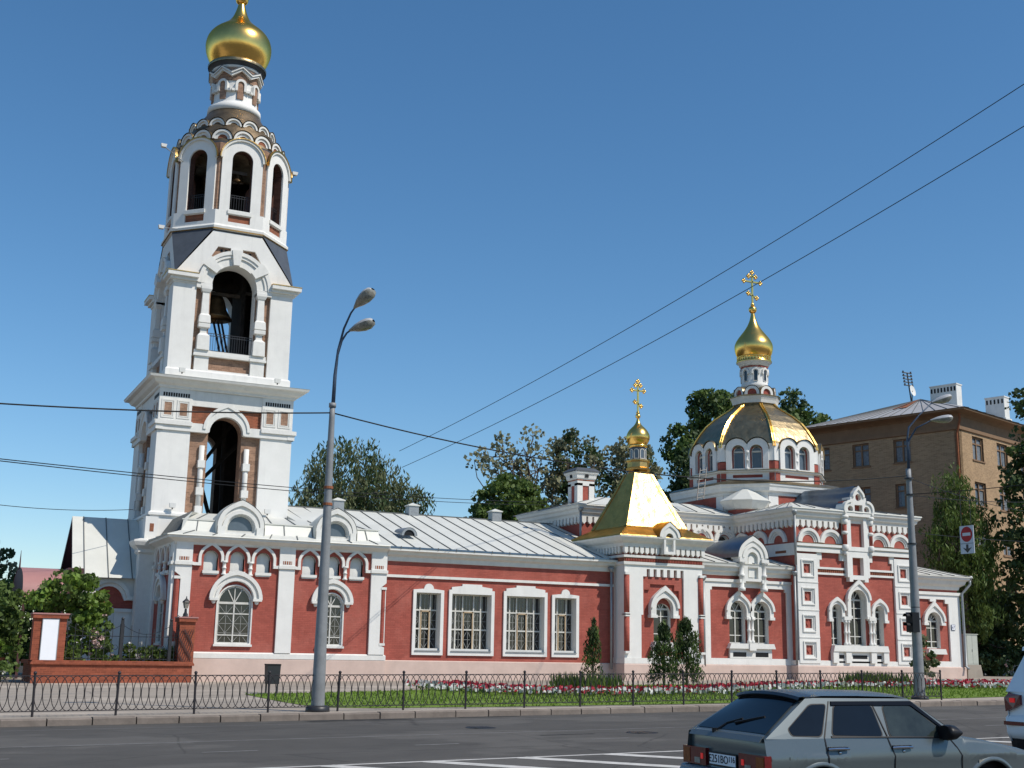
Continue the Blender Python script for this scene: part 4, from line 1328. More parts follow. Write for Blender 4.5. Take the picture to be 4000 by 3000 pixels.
def f(b):
    b.m('blue_metal'); b.sm = True
    o = [(XC - 1.15, 10.1), (XC - 1.0, 10.85), (XC - .62, 11.05), (XC - .45, 11.3)] + ogee(XC, 11.25, .44, .24)[3:-3] + [(XC + .45, 11.3), (XC + .62, 11.05), (XC + 1.0, 10.85), (XC + 1.15, 10.1)]
    b.grid([[(x, 57.25, z) for x, z in o], [(x, 58.2, z) for x, z in o], [(XC + (x - XC) * 1.1, 62.1, 10.9 + (z - 10.3) * .75) for x, z in o]])
sub('crest_roof', trans, f)
hood(trans, TT, XC, 4.15, 5.15, .86, .60, .28, y=-.2, back=.02)
hood(trans, TT, XC - 1.62, 3.95, 4.5, .60, .37, .1, y=-.14, back=.02)
hood(trans, TT, XC + 1.62, 3.95, 4.5, .60, .37, .1, y=-.14, back=.02)
window(trans, XC, 2.5, 5.15, .60, .28, TT, fan=(55, 90, 125), bars=(.2, .6, .82))
window(trans, XC - 1.62, 2.5, 4.5, .37, .28, TT, fan=(60, 120), bars=(.2, .8), mull=1)
window(trans, XC + 1.62, 2.5, 4.5, .37, .28, TT, fan=(60, 120), bars=(.2, .8), mull=1)
for s in (-1, 1):
    def f(b):
        for d in (-.11, .11): colonette(b, XC + s * .95 + d, -.15, 2.5, 3.98, .08)
        b.m('white_trim'); b.box(XC + s * .95 - .26, XC + s * .95 + .26, -.28, 0, 3.95, 4.16)
    sub('twin_column', trans, f, TT)
def f(b):
    b.m('white_trim'); b.prism([(XC - 2.1, 2.15), (XC + 2.1, 2.15), (XC + 2.0, 2.5), (XC - 2.0, 2.5)], -.3, .25)
    for d in (-1.9, -.95, .95, 1.9): b.box(XC + d - .2, XC + d + .2, -.25, 0, 1.5, 2.15)
    b.m('white_plaster'); b.box(XC - 2.0, XC + 2.0, -.1, 0, 1.5, 2.15)
    b.m('black')
    for d in (-1.42, .0, 1.42): b.box(XC + d - (.55 if d == 0 else .22), XC + d + (.55 if d == 0 else .22), -.104, -.09, 1.74, 1.95)
sub('window_sill', trans, f, TT)
def f(b):
    P = [(46.3, 58.5), (46.3, 57.5), (55.2, 57.5), (55.2, 58.6)]
    b.m('pink_plinth'); b.sweep([(.2, 0), (.2, 1.28), (.16, 1.33), (0, 1.331)], P, closed=False)
    b.m('white_trim'); b.sweep([(0, 1.331), (.1, 1.335), (.1, 1.6), (0, 1.62)], P, closed=False)
sub('plinth', trans, f)
def f(b):
    roofplane(b, (45.8, 56.98, 10.36), (55.7, 56.98, 10.36), (XC + 1.2, 61.8, 11.3), (XC - 1.2, 61.8, 11.3), 9)
    roofplane(b, (45.8, 63.0, 10.36), (45.8, 56.98, 10.36), (XC - 1.2, 61.8, 11.3), (XC - 1.2, 63.3, 11.3), 6)
    b.m('roof_metal')
    b.poly([(55.7, 56.98, 10.36), (55.7, 63.3, 10.36), (XC + 1.2, 63.3, 11.3), (XC + 1.2, 61.8, 11.3)])
sub('roof', trans, f)
downpipe(trans, 46.05, 57.15, 7.0, 9.9)

# ---- nave arm and crossing behind the gilded porch
nv = MB(); nv.m('red_paint')
nv.T = rotT(0, 63.3, 0); nv.prism(rect(35.3, 46.3, 5, 10.2), 0, .35, holes=[archpoly(45.45, 8.0, 8.72, .38)], hmat='white_plaster')
nv.T = None
nv.box(35.3, 35.7, 63.66, 71.0, 5, 10.2); nv.box(35.71, 55.2, 63.66, 71.0, 5, 10.2)
nv.box(46.6, 55.2, 71.01, 76.5, .2, 10.2)
nave = nv.build('nave', church)
VT = rotT(0, 63.3, 0); VW = rotT(35.3, 67.0, -PI / 2)
for c in (43.75, 45.45):
    upperarch(nave, VT, c, 8.72, .82, .42)
def f(b):
    b.m('white_trim')
    for c in (43.75, 45.45):
        for s in (-1, 1): b.box(c + s * .62 - .2, c + s * .62 + .2, -.15, 0, 7.6, 8.72)
    b.m('red_paint'); b.box(44.35, 44.75, -.2, -.16, 7.95, 8.2)
    b.m('white_trim'); b.box(42.6, 46.3, -.12, 0, 7.3, 7.7); b.box(46.12, 46.29, -.1, 0, 8, 9.6)
sub('pier_moulding', nave, f, VT)
window(nave, 45.45, 8.0, 8.74, .37, .2, VT, fan=None, bars=())
def f(b):
    P = [(35.3, 71.0), (35.3, 63.3), (46.3, 63.3)]
    b.m('white_trim')
    b.sweep([(0, 9.62), (.15, 9.66), (.18, 9.8), (.3, 9.9), (.34, 10.06), (.46, 10.14), (.5, 10.28)], P, closed=False)
    b.T = VT; b.teeth(35.2, 46.2, -.15, 0, 9.22, 9.66, .40, .28)
    b.T = VW; b.teeth(-3.8, 3.8, -.15, 0, 9.22, 9.66, .40, .28)
    b.T = None; b.m('roof_metal'); b.sweep([(.5, 10.28), (.56, 10.29), (.54, 10.35), (.2, 10.4)], P, closed=False)
sub('cornice', nave, f)
def f(b):
    roofplane(b, (34.74, 62.74, 10.36), (46.3, 62.74, 10.36), (46.3, 66.2, 11.3), (38.2, 66.2, 11.3), 9)
    roofplane(b, (34.74, 71.5, 10.36), (34.74, 62.74, 10.36), (38.2, 66.2, 11.3), (38.2, 68, 11.3), 6)
    b.m('roof_metal'); b.poly([(34.74, 71.5, 10.36), (55.4, 71.5, 10.36), (55.4, 68, 11.3), (38.2, 68, 11.3)]); b.poly([(38.2, 66.2, 11.3), (55.4, 66.2, 11.3), (55.4, 68, 11.3), (38.2, 68, 11.3)])
    b.poly([(55.4, 62.74, 10.36), (55.4, 71.5, 10.36), (55.4, 67, 11.3)])
sub('roof', nave, f)
downpipe(nave, 35.05, 62.95, 7.8, 9.9)
def f(b):                                     # brick chimney with white quoins and metal cap
    b.T = rotT(36.55, 65.6, 0) @ Matrix.Diagonal((.74, .74, 1, 1))
    b.m('red_paint'); b.box(-.72, .72, -.72, .72, 10, 12.3)
    b.m('white_trim')
    for sx in (-1, 1):
        for sy in (-1, 1): b.box(sx * .8 - (.5 if sx > 0 else 0), sx * .8 + (.5 if sx < 0 else 0), sy * .8 - (.5 if sy > 0 else 0), sy * .8 + (.5 if sy < 0 else 0), 10, 11.9)
    b.box(-.8, .8, -.8, .8, 11.75, 12.05)
    b.m('rough_brick'); b.box(-.82, .82, -.82, .82, 12.05, 12.13)
    S = [(-.8, -.8), (.8, -.8), (.8, .8), (-.8, .8)]
    b.m('white_trim'); b.sweep([(.0, 12.1), (.1, 12.2), (.14, 12.4), (.26, 12.5), (.28, 12.6)], S)
    b.m('slate_dark'); b.sweep([(.33, 12.6), (.33, 12.66), (.0, 12.85), (-.8, 12.9)], S)
    b.m('black'); b.box(-.15, .15, -1.0, -.8, 12.24, 12.44); b.box(-1.0, -.8, -.15, .15, 12.24, 12.44)
sub('chimney', nave, f)

# ---- crossing base, drum and dome
DX, DY = 50.9, 67.0
def octp(a, h): return [(-h, -a), (h, -a), (a, -h), (a, h), (h, a), (-h, a), (-a, h), (-a, -h)]
dbm = MB(); dbm.T = rotT(DX, DY, 0); dbm.m('red_paint')
O49 = octp(4.75, 2.75)
dbm.grid([[(x, y, 9.8) for x, y in O49], [(x, y, 12.3) for x, y in O49]], True)
dbm.m('roof_metal'); dbm.poly([(x, y, 12.3) for x, y in O49])
dbase = dbm.build('crossing_base', church)
def f(b):
    b.m('white_trim')
    b.sweep([(0, 11.72), (.08, 11.74), (.1, 11.88), (.26, 11.98), (.3, 12.2), (.36, 12.3), (.38, 12.42)], O49)
    b.m('dull_gold'); b.sweep([(.38, 12.42), (.42, 12.44), (.1, 12.62), (-.6, 12.8)], O49)
    b.m('white_plaster')
    for k in range(8):
        x, y = O49[k]; x2, y2 = O49[(k + 1) % 8]
        d = Vector((x2 - x, y2 - y)).normalized(); o = Vector((d.y, -d.x)) * .03
        for (px_, py_), s in (((x, y), 1), ((x2, y2), -1)):
            A = Vector((px_, py_)); Bv = A + d * s * .75
            b.poly([(A.x + o.x, A.y + o.y, 10), (Bv.x + o.x, Bv.y + o.y, 10), (Bv.x + o.x, Bv.y + o.y, 11.75), (A.x + o.x, A.y + o.y, 11.75)])
sub('cornice', dbase, f, rotT(DX, DY, 0))
def f(b):                                     # small faceted apse roof in the inner corner
    b.T = rotT(47.1, 63.2, 0)
    b.m('red_paint'); b.lathe([(9.9, 1.05), (10.85, 1.05)], (0, 0), 8, PI / 8, apo=True)
    b.m('white_trim'); b.lathe([(10.72, 1.06), (10.76, 1.2), (11.2, 1.5), (11.26, 1.52)], (0, 0), 8, PI / 8, apo=True)
    b.m('roof_metal'); b.lathe([(11.26, 1.56), (11.3, 1.55), (12.05, .35), (12.2, .02)], (0, 0), 8, PI / 8, apo=True)
sub('corner_apse', dbase, f)
ad = 4.2; hd = ad * math.tan(PI / 8)
dm = MB()
for k in range(8):
    dm.T = rotT(DX, DY, k * PI / 4)
    dm.m('white_plaster')
    dm.prism(rect(-hd, hd, 12.5, 13.42), -ad - .02, -ad + .3, holes=[rect(-.95, .95, 13.0, 13.2)], back=False)
    dm.m('red_paint'); dm.prism(rect(-.95, .95, 13.0, 13.2), -ad + .05, -ad + .1, back=False)
    dm.prism(rect(-hd + .002, hd - .002, 13.4, 15.4), -ad + .14, -ad + .4, holes=[archpoly(-.58, 13.6, 14.72, .33), archpoly(.58, 13.6, 14.72, .33)])
    dm.m('white_plaster')
    top = [(1.36, 13.42), (1.36, 14.85)] + arc(.66, 14.85, .72, 0, 165, 14) + arc(-.66, 14.85, .72, 15, 180, 14) + [(-1.36, 14.85), (-1.36, 13.42)]
    dm.prism([(-1.36, 13.42)] + top[:-1], -ad - .1, -ad + .139, holes=[archpoly(-.58, 13.6, 14.72, .42), archpoly(.58, 13.6, 14.72, .42)], hmat='white_trim')
    for s in (-1, 1):
        dm.m('white_plaster'); dm.box(s * 1.56 - .2, s * 1.56 + .18, -ad + .0, -ad + .14, 14.1, 15.2)
        dm.m('red_paint'); dm.box(s * 1.55 - .18, s * 1.55 + .17, -ad + .02, -ad + .14, 13.45, 14.05)
        dm.m('red_paint'); dm.box(s * 1.55 - .17, s * 1.55 + .17, -ad - .06, -ad + .1, 12.7, 13.3)
drum = dm.build('drum', church)
for k in range(8):
    T = rotT(DX, DY, k * PI / 4)
    for s in (-1, 1):
        window(drum, s * .58, 13.6, 14.72, .34, -ad + .2, T, fan=None, bars=(.97,), mull=0, fw_=.055, glass='glass_grey')
    sub('colonette', drum, lambda b: colonette(b, 0, -ad - .02, 13.5, 14.75, .10), T)
    def f(b):
        b.m('dull_gold'); b.sm = True
        o = arc(.66, 14.85, .78, 0, 150, 10)[::-1]
        for sgn in (-1, 1):
            oo = [(x * sgn, z) for x, z in o]
            b.grid([[(x, -ad - .2, z) for x, z in oo], [(x, -ad + .2, z) for x, z in oo], [(x * .9, -ad + .9, 15.4 + (z - 14.85) * .6) for x, z in oo]])
    sub('scalloped_eave', drum, f, T)
def f(b):
    b.m('white_trim'); b.lathe([(13.34, ad), (13.38, ad + .18), (13.46, ad + .2)], (DX, DY), 8, PI / 8, apo=True, capb=False, capt=False)
    b.m('dull_gold'); b.lathe([(13.46, ad + .24), (13.49, ad + .24), (13.58, ad - .05)], (DX, DY), 8, PI / 8, apo=True, capb=False, capt=False)
sub('ledge', drum, f)
dome_prof = [(15.0, 4.2), (15.35, 4.12), (15.9, 3.85), (16.4, 3.55), (16.9, 3.18), (17.4, 2.66), (17.85, 2.05), (18.15, 1.62), (18.4, 1.36)]
def f(b):
    b.m('dull_gold')
    b.lathe(dome_prof, (DX, DY), 8, PI / 8, apo=True)
dome = sub('faceted_dome', church, f)
for k in range(8):
    def f(b):
        b.m('gold'); a = PI / 8 + k * PI / 4
        for off in (-.07, .07):
            b.tube([(DX + (r / math.cos(PI / 8) + .02) * math.cos(a) - off * math.sin(a), DY + (r / math.cos(PI / 8) + .02) * math.sin(a) + off * math.cos(a), z + .02) for z, r in dome_prof], .055, 6)
    sub('rib', dome, f)
def f(b):
    b.m('dull_gold'); b.lathe([(18.2, 1.400), (18.42, 1.360), (18.5, 1.424)], (DX, DY), 8, PI / 8, apo=True, capb=False, capt=False)
    b.m('white_trim'); b.lathe([(18.45, 1.328), (18.5, 1.440), (18.7, 1.488), (18.95, 1.600)], (DX, DY), 8, PI / 8, apo=True, capt=False)
    b.m('dull_gold'); b.lathe([(18.95, 1.632), (19.0, 1.640), (19.1, 1.360), (19.2, .720)], (DX, DY), 8, PI / 8, apo=True, capb=False)
sub('dome_cornice', dome, f)
for k in range(8):
    T = rotT(DX, DY, k * PI / 4)
    def f(b):
        zb, r_, rad = 19.08, .50, 1.30
        b.m('white_trim'); b.prism(archpoly(0, zb, zb + .1, r_)[0:] + archpoly(0, zb, zb + .1, r_ * .62)[::-1], -rad - .05, -rad + .25)
        b.m('red_paint'); b.prism(archpoly(0, zb, zb + .1, r_ * .62), -rad + .06, -rad + .2)
        b.m('dull_gold'); b.sm = True
        o = archpoly(0, zb, zb + .1, r_ + .04)
        b.grid([[(x, -rad - .08, z) for x, z in o], [(x, -rad + .3, z) for x, z in o], [(x * .5, -rad + .8, zb + .3 + (z - zb) * .6) for x, z in o]])
    sub('kokoshnik', dome, f, T)
lm = MB(); lm.sm = True; lm.m('white_plaster')
lm.lathe([(19.1, .944), (19.75, .928), (19.8, .976), (19.95, .896), (21.15, .848), (21.3, .960)], (DX, DY), 32)
lant = lm.build('lantern', church)
for k in range(8):
    T = rotT(DX, DY, k * PI / 4 + PI / 8 * .6)
    def f(b):
        b.m('glass_dark'); b.prism(archpoly(0, 20.1, 20.75, .15), -.90, -.8)
        b.m('white_trim'); b.prism(archpoly(0, 20.1, 20.75, .15), -.93, -.8, holes=[archpoly(0, 20.13, 20.75, .12)])
        b.prism(hoodpoly(0, 20.6, 20.75, .27, .17, .06), -.98, -.8)
        b.m('red_paint'); b.prism([(-.34, 21.1), (.34, 21.1), (.34, 21.18), (-.34, 21.18)], -.9, -.8)
    sub('arched_window', lant, f, T)
def f(b):
    b.sm = True
    b.m('white_trim'); b.lathe([(21.2, .885), (21.25, 1.011), (21.42, 1.059), (21.5, 1.185)], (DX, DY), 32, capb=False, capt=False)
    b.m('gold'); b.lathe([(21.5, 1.201), (21.58, 1.217), (21.62, 1.122), (21.85, 1.106), (21.9, 1.185)], (DX, DY), 40, capb=False)
    b.sm = False
    for k in range(36):
        a = 2 * PI * k / 36; b.lathe([(21.62, .035), (21.82, .035)], (DX + 1.14 * math.cos(a), DY + 1.14 * math.sin(a)), 5)
sub('gilt_ring', lant, f)
onion(lant, DX, DY, [(21.85, 1.08), (22.15, 1.24), (22.55, 1.32), (22.85, 1.29), (23.2, 1.10), (23.55, .83), (23.9, .56), (24.25, .36), (24.6, .22), (25.1, .12)])
def f(b):
    b.m('gold'); ball(b, DX, DY, 25.35, .28)
sub('ball', lant, f)
cross(lant, DX, DY, 25.7, 28.15, .70)

# ---- low east annex
eb = MB(); eb.T = rotT(0, 58.3, 0); eb.m('red_paint')
eb.prism(rect(55.2, 59.62, 1.3, 6.4), 0, .3, holes=[archpoly(57.45, 2.45, 4.1, .56)], hmat='white_plaster')
eb.T = None; eb.box(55.21, 59.6, 58.61, 70, .2, 6.4)
annex = eb.build('east_annex', church)
ET = rotT(0, 58.3, 0)
def f(b):
    b.m('white_plaster')
    b.prism([(55.2, 1.32), (59.66, 1.32), (59.66, 5.9), (55.2, 5.9)], -.12, 0, holes=[[(55.9, 1.68), (58.72, 1.68), (58.72, 5.2), (58.45, 5.2), (58.45, 5.45), (57.7, 5.45), (57.7, 5.3), (57.2, 5.3), (57.2, 5.45), (56.3, 5.45), (56.3, 5.2), (55.9, 5.2)]], back=False)
    b.m('white_trim'); b.box(55.2, 59.7, -.2, -.121, 5.72, 5.9)
sub('frame_moulding', annex, f, ET)
def f(b):
    P = [(55.2, 58.3), (59.62, 58.3), (59.62, 62)]
    b.m('white_trim'); b.sweep([(0, 6.05), (.08, 6.08), (.12, 6.25), (.35, 6.4), (.42, 6.6), (.62, 6.7), (.66, 6.82)], P, closed=False)
    b.m('roof_metal'); b.sweep([(.66, 6.82), (.72, 6.84), (.68, 6.88), (.3, 6.95)], P, closed=False)
sub('cornice', annex, f)
hood(annex, ET, 57.45, 3.95, 4.1, .85, .56, .3, y=-.16, back=.02)
window(annex, 57.45, 2.45, 4.1, .56, .2, ET, fan=(35, 65, 90, 115), bars=(.25, .75))
def f(b):
    b.m('white_trim'); b.prism([(56.7, 2.1), (58.25, 2.1), (58.15, 2.42), (56.8, 2.42)], -.28, .2)
sub('window_sill', annex, f, ET)
def f(b):
    b.m('pink_plinth'); b.sweep([(.2, 0), (.2, 1.3), (.16, 1.35), (0, 1.351)], [(55.2, 58.3), (59.65, 58.3), (59.65, 62)], closed=False)
sub('plinth', annex, f)
def f(b):
    roofplane(b, (55.2, 57.6, 6.9), (60.3, 57.6, 6.9), (58.5, 63.3, 8.2), (55.2, 63.3, 8.2), 5)
    roofplane(b, (60.3, 57.6, 6.9), (60.3, 70, 6.9), (58.5, 70, 8.2), (58.5, 63.3, 8.2), 8)
sub('roof', annex, f)
def f(b):
    b.m('zinc'); b.sm = True
    b.tube([(60.2, 57.75, 6.8), (60.2, 57.75, 6.45), (59.95, 57.9, 6.1), (59.72, 58.0, 5.85), (59.72, 58.0, 1.4), (59.75, 57.8, 1.25)], .08, 8)
    b.lathe([(6.7, .1), (6.95, .2)], (60.2, 57.75), 10)
sub('downpipe', annex, f)
def text_mesh(body, size, mat_, name, parent, M, ext=.004, align='CENTER', root=None):
    cu = bpy.data.curves.new(name, 'FONT'); cu.body = body; cu.size = size; cu.extrude = ext; cu.align_x = align; cu.align_y = 'CENTER'
    ob = bpy.data.objects.new(name, cu); col.objects.link(ob)
    dg = bpy.context.evaluated_depsgraph_get()
    me = bpy.data.meshes.new_from_object(ob.evaluated_get(dg))
    bpy.data.objects.remove(ob)
    me.transform(M)
    me.materials.clear(); me.materials.append(MATS[mat_])
    o = bpy.data.objects.new(name, me); col.objects.link(o)
    if parent is not None:
        o.parent = parent
    return o
plate = thing('house_number_plate', 'small white plate reading 67 on the white corner of the low annex', 'number plate', (58.98, 58.16, 3.6))
b = MB(); b.m('number_blue'); b.box(58.82, 59.14, 58.13, 58.16, 3.59, 3.92); b.m('board_white'); b.box(58.845, 59.115, 58.122, 58.131, 3.615, 3.895); b.build('plate', plate)
text_mesh('67', .24, 'number_blue', 'lettering', plate, Matrix.Translation((0, -.042, .155)) @ Matrix.Rotation(PI / 2, 4, 'X'))

# ---- west porch with steep roof
wb = MB(); wb.T = rotT(0, 64.0, 0); wb.m('white_plaster')
wb.prism(rect(7.72, 10.6, .2, 5.3), 0, .3, holes=[[(8.05, 3.95), (8.3, 3.95)] + arc(9.05, 3.95, .68, 150, 30, 8) + [(9.8, 3.95), (10.25, 3.95), (10.25, 3.55), (8.05, 3.55)], archpoly(9.1, .3, 3.4, .27)])
wb.m('red_paint'); wb.box(8.0, 10.3, .15, .25, 3.4, 4.7)
wb.m('white_trim'); wb.prism(archpoly(9.1, .3, 3.4, .27), .12, .14, back=False)
wb.T = None
wb.m('white_plaster'); wb.prism([(64.3, .2), (69.4, .2), (69.4, 5.3), (66.7, 8.0), (64.3, 5.3)], 0, .3) if False else None
wb.m('white_plaster'); wb.poly([(7.72, 64.0, .2), (7.72, 69.4, .2), (7.72, 69.4, 5.2), (7.72, 66.7, 8.1), (7.72, 64.0, 5.2)])
wporch = wb.build('west_porch', church)
def f(b):
    b.T = rotT(0, 64.0, 0); b.m('white_trim')
    b.prism([(7.65, 3.98), (8.22, 3.98)] + arc(9.05, 3.95, .85, 170, 10, 14) + [(9.88, 3.98), (10.3, 3.98), (10.3, 4.16), (9.98, 4.16)] + arc(9.05, 3.98, 1.02, 10, 170, 14) + [(8.12, 4.16), (7.65, 4.16)], -.14, 0)
    b.box(7.68, 8.8, -.1, 0, 3.38, 3.52); b.box(9.4, 10.3, -.1, 0, 3.38, 3.52)
sub('arch_moulding', wporch, f)
def f(b):
    roofplane(b, (7.2, 63.55, 5.02), (10.6, 63.55, 5.02), (10.6, 66.7, 8.22), (7.3, 66.7, 8.22), 3)
    b.m('roof_metal'); b.poly([(7.2, 69.85, 5.02), (10.6, 69.85, 5.02), (10.6, 66.7, 8.22), (7.3, 66.7, 8.22)])
    b.m('canopy_dark')
    for y0, y1, s in ((63.55, 66.7, 1), (69.85, 66.7, -1)):
        b.poly([(7.2, y0, 5.0), (7.3, y1, 8.2), (7.3, y1, 7.95), (7.2, y0 + s * .3, 5.0)])
        b.poly([(7.2, y0, 5.0), (7.75, y0, 5.0), (7.75, y1, 8.2), (7.3, y1, 8.2)])
sub('roof', wporch, f)
canopy = thing('entrance_canopy', 'dull red barrel-shaped metal entrance canopy left of the steep porch roof', 'canopy', (6.0, 64, 0))
b = MB(); b.m('canopy_red'); b.sm = True
prof = [(63.3 + 3.4 - 3.4 * math.cos(R(a)), 3.9 + 1.6 * math.sin(R(a)) ** .75) for a in range(0, 181, 12)]
b.grid([[(5.0, y, z) for y, z in prof], [(7.0, y, z) for y, z in prof]])
b.build('roof_sheet', canopy)
b = MB(); b.m('canopy_dark'); b.poly([(5.02, y, z - .02) for y, z in prof]); b.box(7.0, 7.72, 63.6, 69, 3.7, 5.42)
b.lathe([(5.4, .05), (6.35, .01)], (5.02, 66.7), 6)
b.box(5.0, 7.1, 63.28, 63.36, 3.82, 3.95)
b.build('end_panel', canopy)
for x in (5.1, 6.9):
    b = MB(); b.m('canopy_dark'); b.box(x - .06, x + .06, 63.35, 63.47, 0.15, 3.9); b.build('post', canopy)

# ------------------------------------------------------------------ floodlights and small fixtures on the church
def flood(x, y, z, label):
    t = thing('floodlight', label, 'floodlight', (x, y, z), 'small floodlights on the church ledges')
    b = MB(); b.m('chimney_white'); b.prism([(x - .13, z + .08), (x + .13, z + .08), (x + .16, z + .3), (x - .16, z + .3)], y - .1, y + .06); b.build('housing', t)
    b = MB(); b.m('iron'); b.box(x - .03, x + .03, y - .02, y + .03, z, z + .1); b.build('bracket', t)
flood(11.55, 62.85, 15.46, 'small floodlight on the left end of the high tower ledge')
flood(16.55, 62.85, 15.44, 'small floodlight on the right end of the high tower ledge')
flood(11.6, 62.95, 8.5, 'small floodlight at the foot of the left white tower pier')
flood(16.45, 62.95, 8.5, 'small floodlight at the foot of the right white tower pier')
def armlight(p0, p1, label):
    t = thing('arm_light', label, 'floodlight', p0, 'lights on arms sticking out of the bell tower')
    b = MB(); b.m('zinc'); b.tube([p0, p1], .025, 6); b.build('arm', t)
    b = MB(); b.m('chimney_white'); x, y, z = p1; b.prism([(x - .12, z - .08), (x + .12, z - .08), (x + .16, z + .1), (x - .16, z + .1)], y - .12, y + .12); b.build('housing', t)
armlight((11.4, 65.2, 27.7), tuple(at(640, 570, 65.0)), 'pale lamp on a long arm at the upper left of the tower')
armlight((16.9, 65.4, 27.2), tuple(at(1152, 680, 65.2)), 'pale lamp on a short arm at the upper right of the tower')
armlight((11.1, 64.8, 23.8), tuple(at(630, 888, 64.5)), 'dark lamp on an arm left of the tower ledge')
ladder = thing('roof_ladder', 'dark metal ladder leaning on the drum beside the dome', 'ladder', tuple(at(2722, 1950, 62.5)))
p0, p1 = at(2722, 1955, 62.3), at(2735, 1830, 63.2)
q0, q1 = at(2748, 1950, 62.3), at(2760, 1826, 63.2)
for a, c in ((p0, p1), (q0, q1)):
    b = MB(); b.m('iron'); b.tube([a, c], .035, 6); b.build('rail', ladder)
b = MB(); b.m('iron')
for k in range(7):
    t = (k + .5) / 7; b.tube([p0.lerp(p1, t), q0.lerp(q1, t)], .025, 5)
b.build('rungs', ladder)

# ------------------------------------------------------------------ ground
rd = math.tan(R(3.9))
KY = lambda x: 30.45 + rd * (x - 2.3)          # kerb face line
gb = MB(); gb.m('dark_earth')
gb.grid([[(x, y, GX(x) - .35) for x in (-900, -200, 0, 100, 300, 900)] for y in (-400, 0, 100, 300, 2500)])
structure(gb, 'ground')
ro = MB(); ro.m('asphalt')
xs = [-250, -60, -20] + list(range(-10, 71, 5)) + [120, 300]
ro.grid([[(x, KY(x) - w, GX(x)) for x in xs] for w in (60, 34, 26, 20, 14, 9, 5, 2, 0)])
structure(ro, 'road')
pv = MB(); pv.m('pavement')
pv.grid([[(x, KY(x) + w, SX(x)) for x in xs] for w in (.25, 1.0, 4, 10, 20, 45)])
structure(pv, 'pavement')
lane = Vector((math.cos(R(3.9)), math.sin(R(3.9)), 0)); side = Vector((-lane.y, lane.x, 0))
mk = MB()
def strip(p, q, w, lift=.004, m_='road_paint'):
    mk.m(m_)
    p, q = Vector(p), Vector(q); d = (q - p).normalized(); s = Vector((-d.y, d.x)) * w / 2
    n = max(1, int((q - p).length / 5))
    for i in range(n):
        a, c = p.lerp(q, i / n), p.lerp(q, (i + 1) / n)
        mk.poly([(v.x, v.y, GX(v.x) + lift) for v in (a - s, c - s, c + s, a + s)])
def L2(x, c): return (x, c + rd * x)
strip(L2(-30, 19.02), L2(60, 19.02), .13)
for k in range(-8, 22):
    x = 8.05 + 1.78 * k
    p = Vector(L2(x, 19.02)); strip(p, p + Vector((1.95, -2.82)), .36, .0045)
strip(L2(-30, 15.6), L2(60, 15.6), .13)
strip(L2(-30, 24.55), L2(60, 24.55), .08, m_='worn_paint')
strip(L2(2.2, 24.42), L2(5.3, 24.42), .07, m_='worn_paint')
strip(L2(-5, 28.9), L2(60, 28.9), .05, m_='worn_paint')
for x0, x1 in ((1.0, 1.81), (4.97, 5.98), (9.08, 10.03), (13.1, 14.06), (17.1, 18.1), (21.1, 22.1), (25.1, 26.1)):
    strip(L2(x0, 22.15), L2(x1, 22.15), .09, m_='worn_paint')
structure(mk, 'road_markings')
pt = MB(); pt.m('asphalt_dark')             # damp stains by the kerb and old repair patches
rng = random.Random(9)
for x0, x1, c0, c1 in ((9.3, 12.0, 29.55, 30.25), (13.6, 15.4, 29.9, 30.25), (-3, 1.2, 29.7, 30.2), (12.6, 14.0, 23.4, 23.62), (22, 25.5, 29.8, 30.2)):
    n_ = 14
    up = [(x0 + (x1 - x0) * k / n_, c1 - rng.random() * (c1 - c0) * .35) for k in range(n_ + 1)]
    lo_ = [(x0 + (x1 - x0) * k / n_, c0 + rng.random() * (c1 - c0) * .35) for k in range(n_ + 1)]
    pt.grid([[(x, c + rd * x, GX(x) + .003) for x, c in lo_], [(x, c + rd * x, GX(x) + .003) for x, c in up]])
o = structure(pt, 'road_patches')
kb = MB()
random.seed(5)
x = -40.0
while x < 90:
    w = random.choice((.8, 1.0, 1.0, 1.0, 1.2))
    kb.m('kerb_stone')
    j = random.uniform(-.012, .012); jz = random.uniform(-.012, .012)
    a, c = Vector((x + .015, KY(x) + j)), Vector((x + w - .015, KY(x + w) + j))
    s = Vector((-rd, 1)).normalized() * .24
    za, zc = SX(a.x) + .012 + jz, SX(c.x) + .012 + jz
    P = [a, c, c + s, a + s]; Z = [za, zc, zc, za]
    bev = Vector((-rd, 1)).normalized() * .03
    i = kb.add([(a.x, a.y, GX(a.x) - .1), (c.x, c.y, GX(c.x) - .1), (c.x, c.y, zc - .03), (a.x, a.y, za - .03), (c.x + bev.x, c.y + bev.y, zc), (a.x + bev.x, a.y + bev.y, za), (c.x + s.x, c.y + s.y, zc), (a.x + s.x, a.y + s.y, za), (c.x + s.x, c.y + s.y, GX(c.x) - .1), (a.x + s.x, a.y + s.y, GX(a.x) - .1)])
    for q in ((0, 1, 2, 3), (3, 2, 4, 5), (5, 4, 6, 7), (7, 6, 8, 9), (0, 3, 5, 7, 9), (1, 8, 6, 4, 2)):
        kb.face([i + k for k in q])
    x += w
structure(kb, 'kerb')
for mx, my, lab in ((12.42, 27.03, 'round iron manhole cover in the lane nearer the kerb'), (15.21, 24.42, 'round iron manhole cover in the asphalt beside the worn lane line')):
    b = MB(); z = GX(mx) + .006
    b.m('iron'); b.lathe([(z - .02, .36), (z, .36), (z + .004, .33)], (mx, my), 24)
    for k in range(6): b.box(mx - .26, mx + .26, my - .25 + k * .09, my - .21 + k * .09, z + .004, z + .012)
    single(b, 'manhole_cover', lab, 'manhole cover', (mx, my, GX(mx)), 'manhole covers in the road')
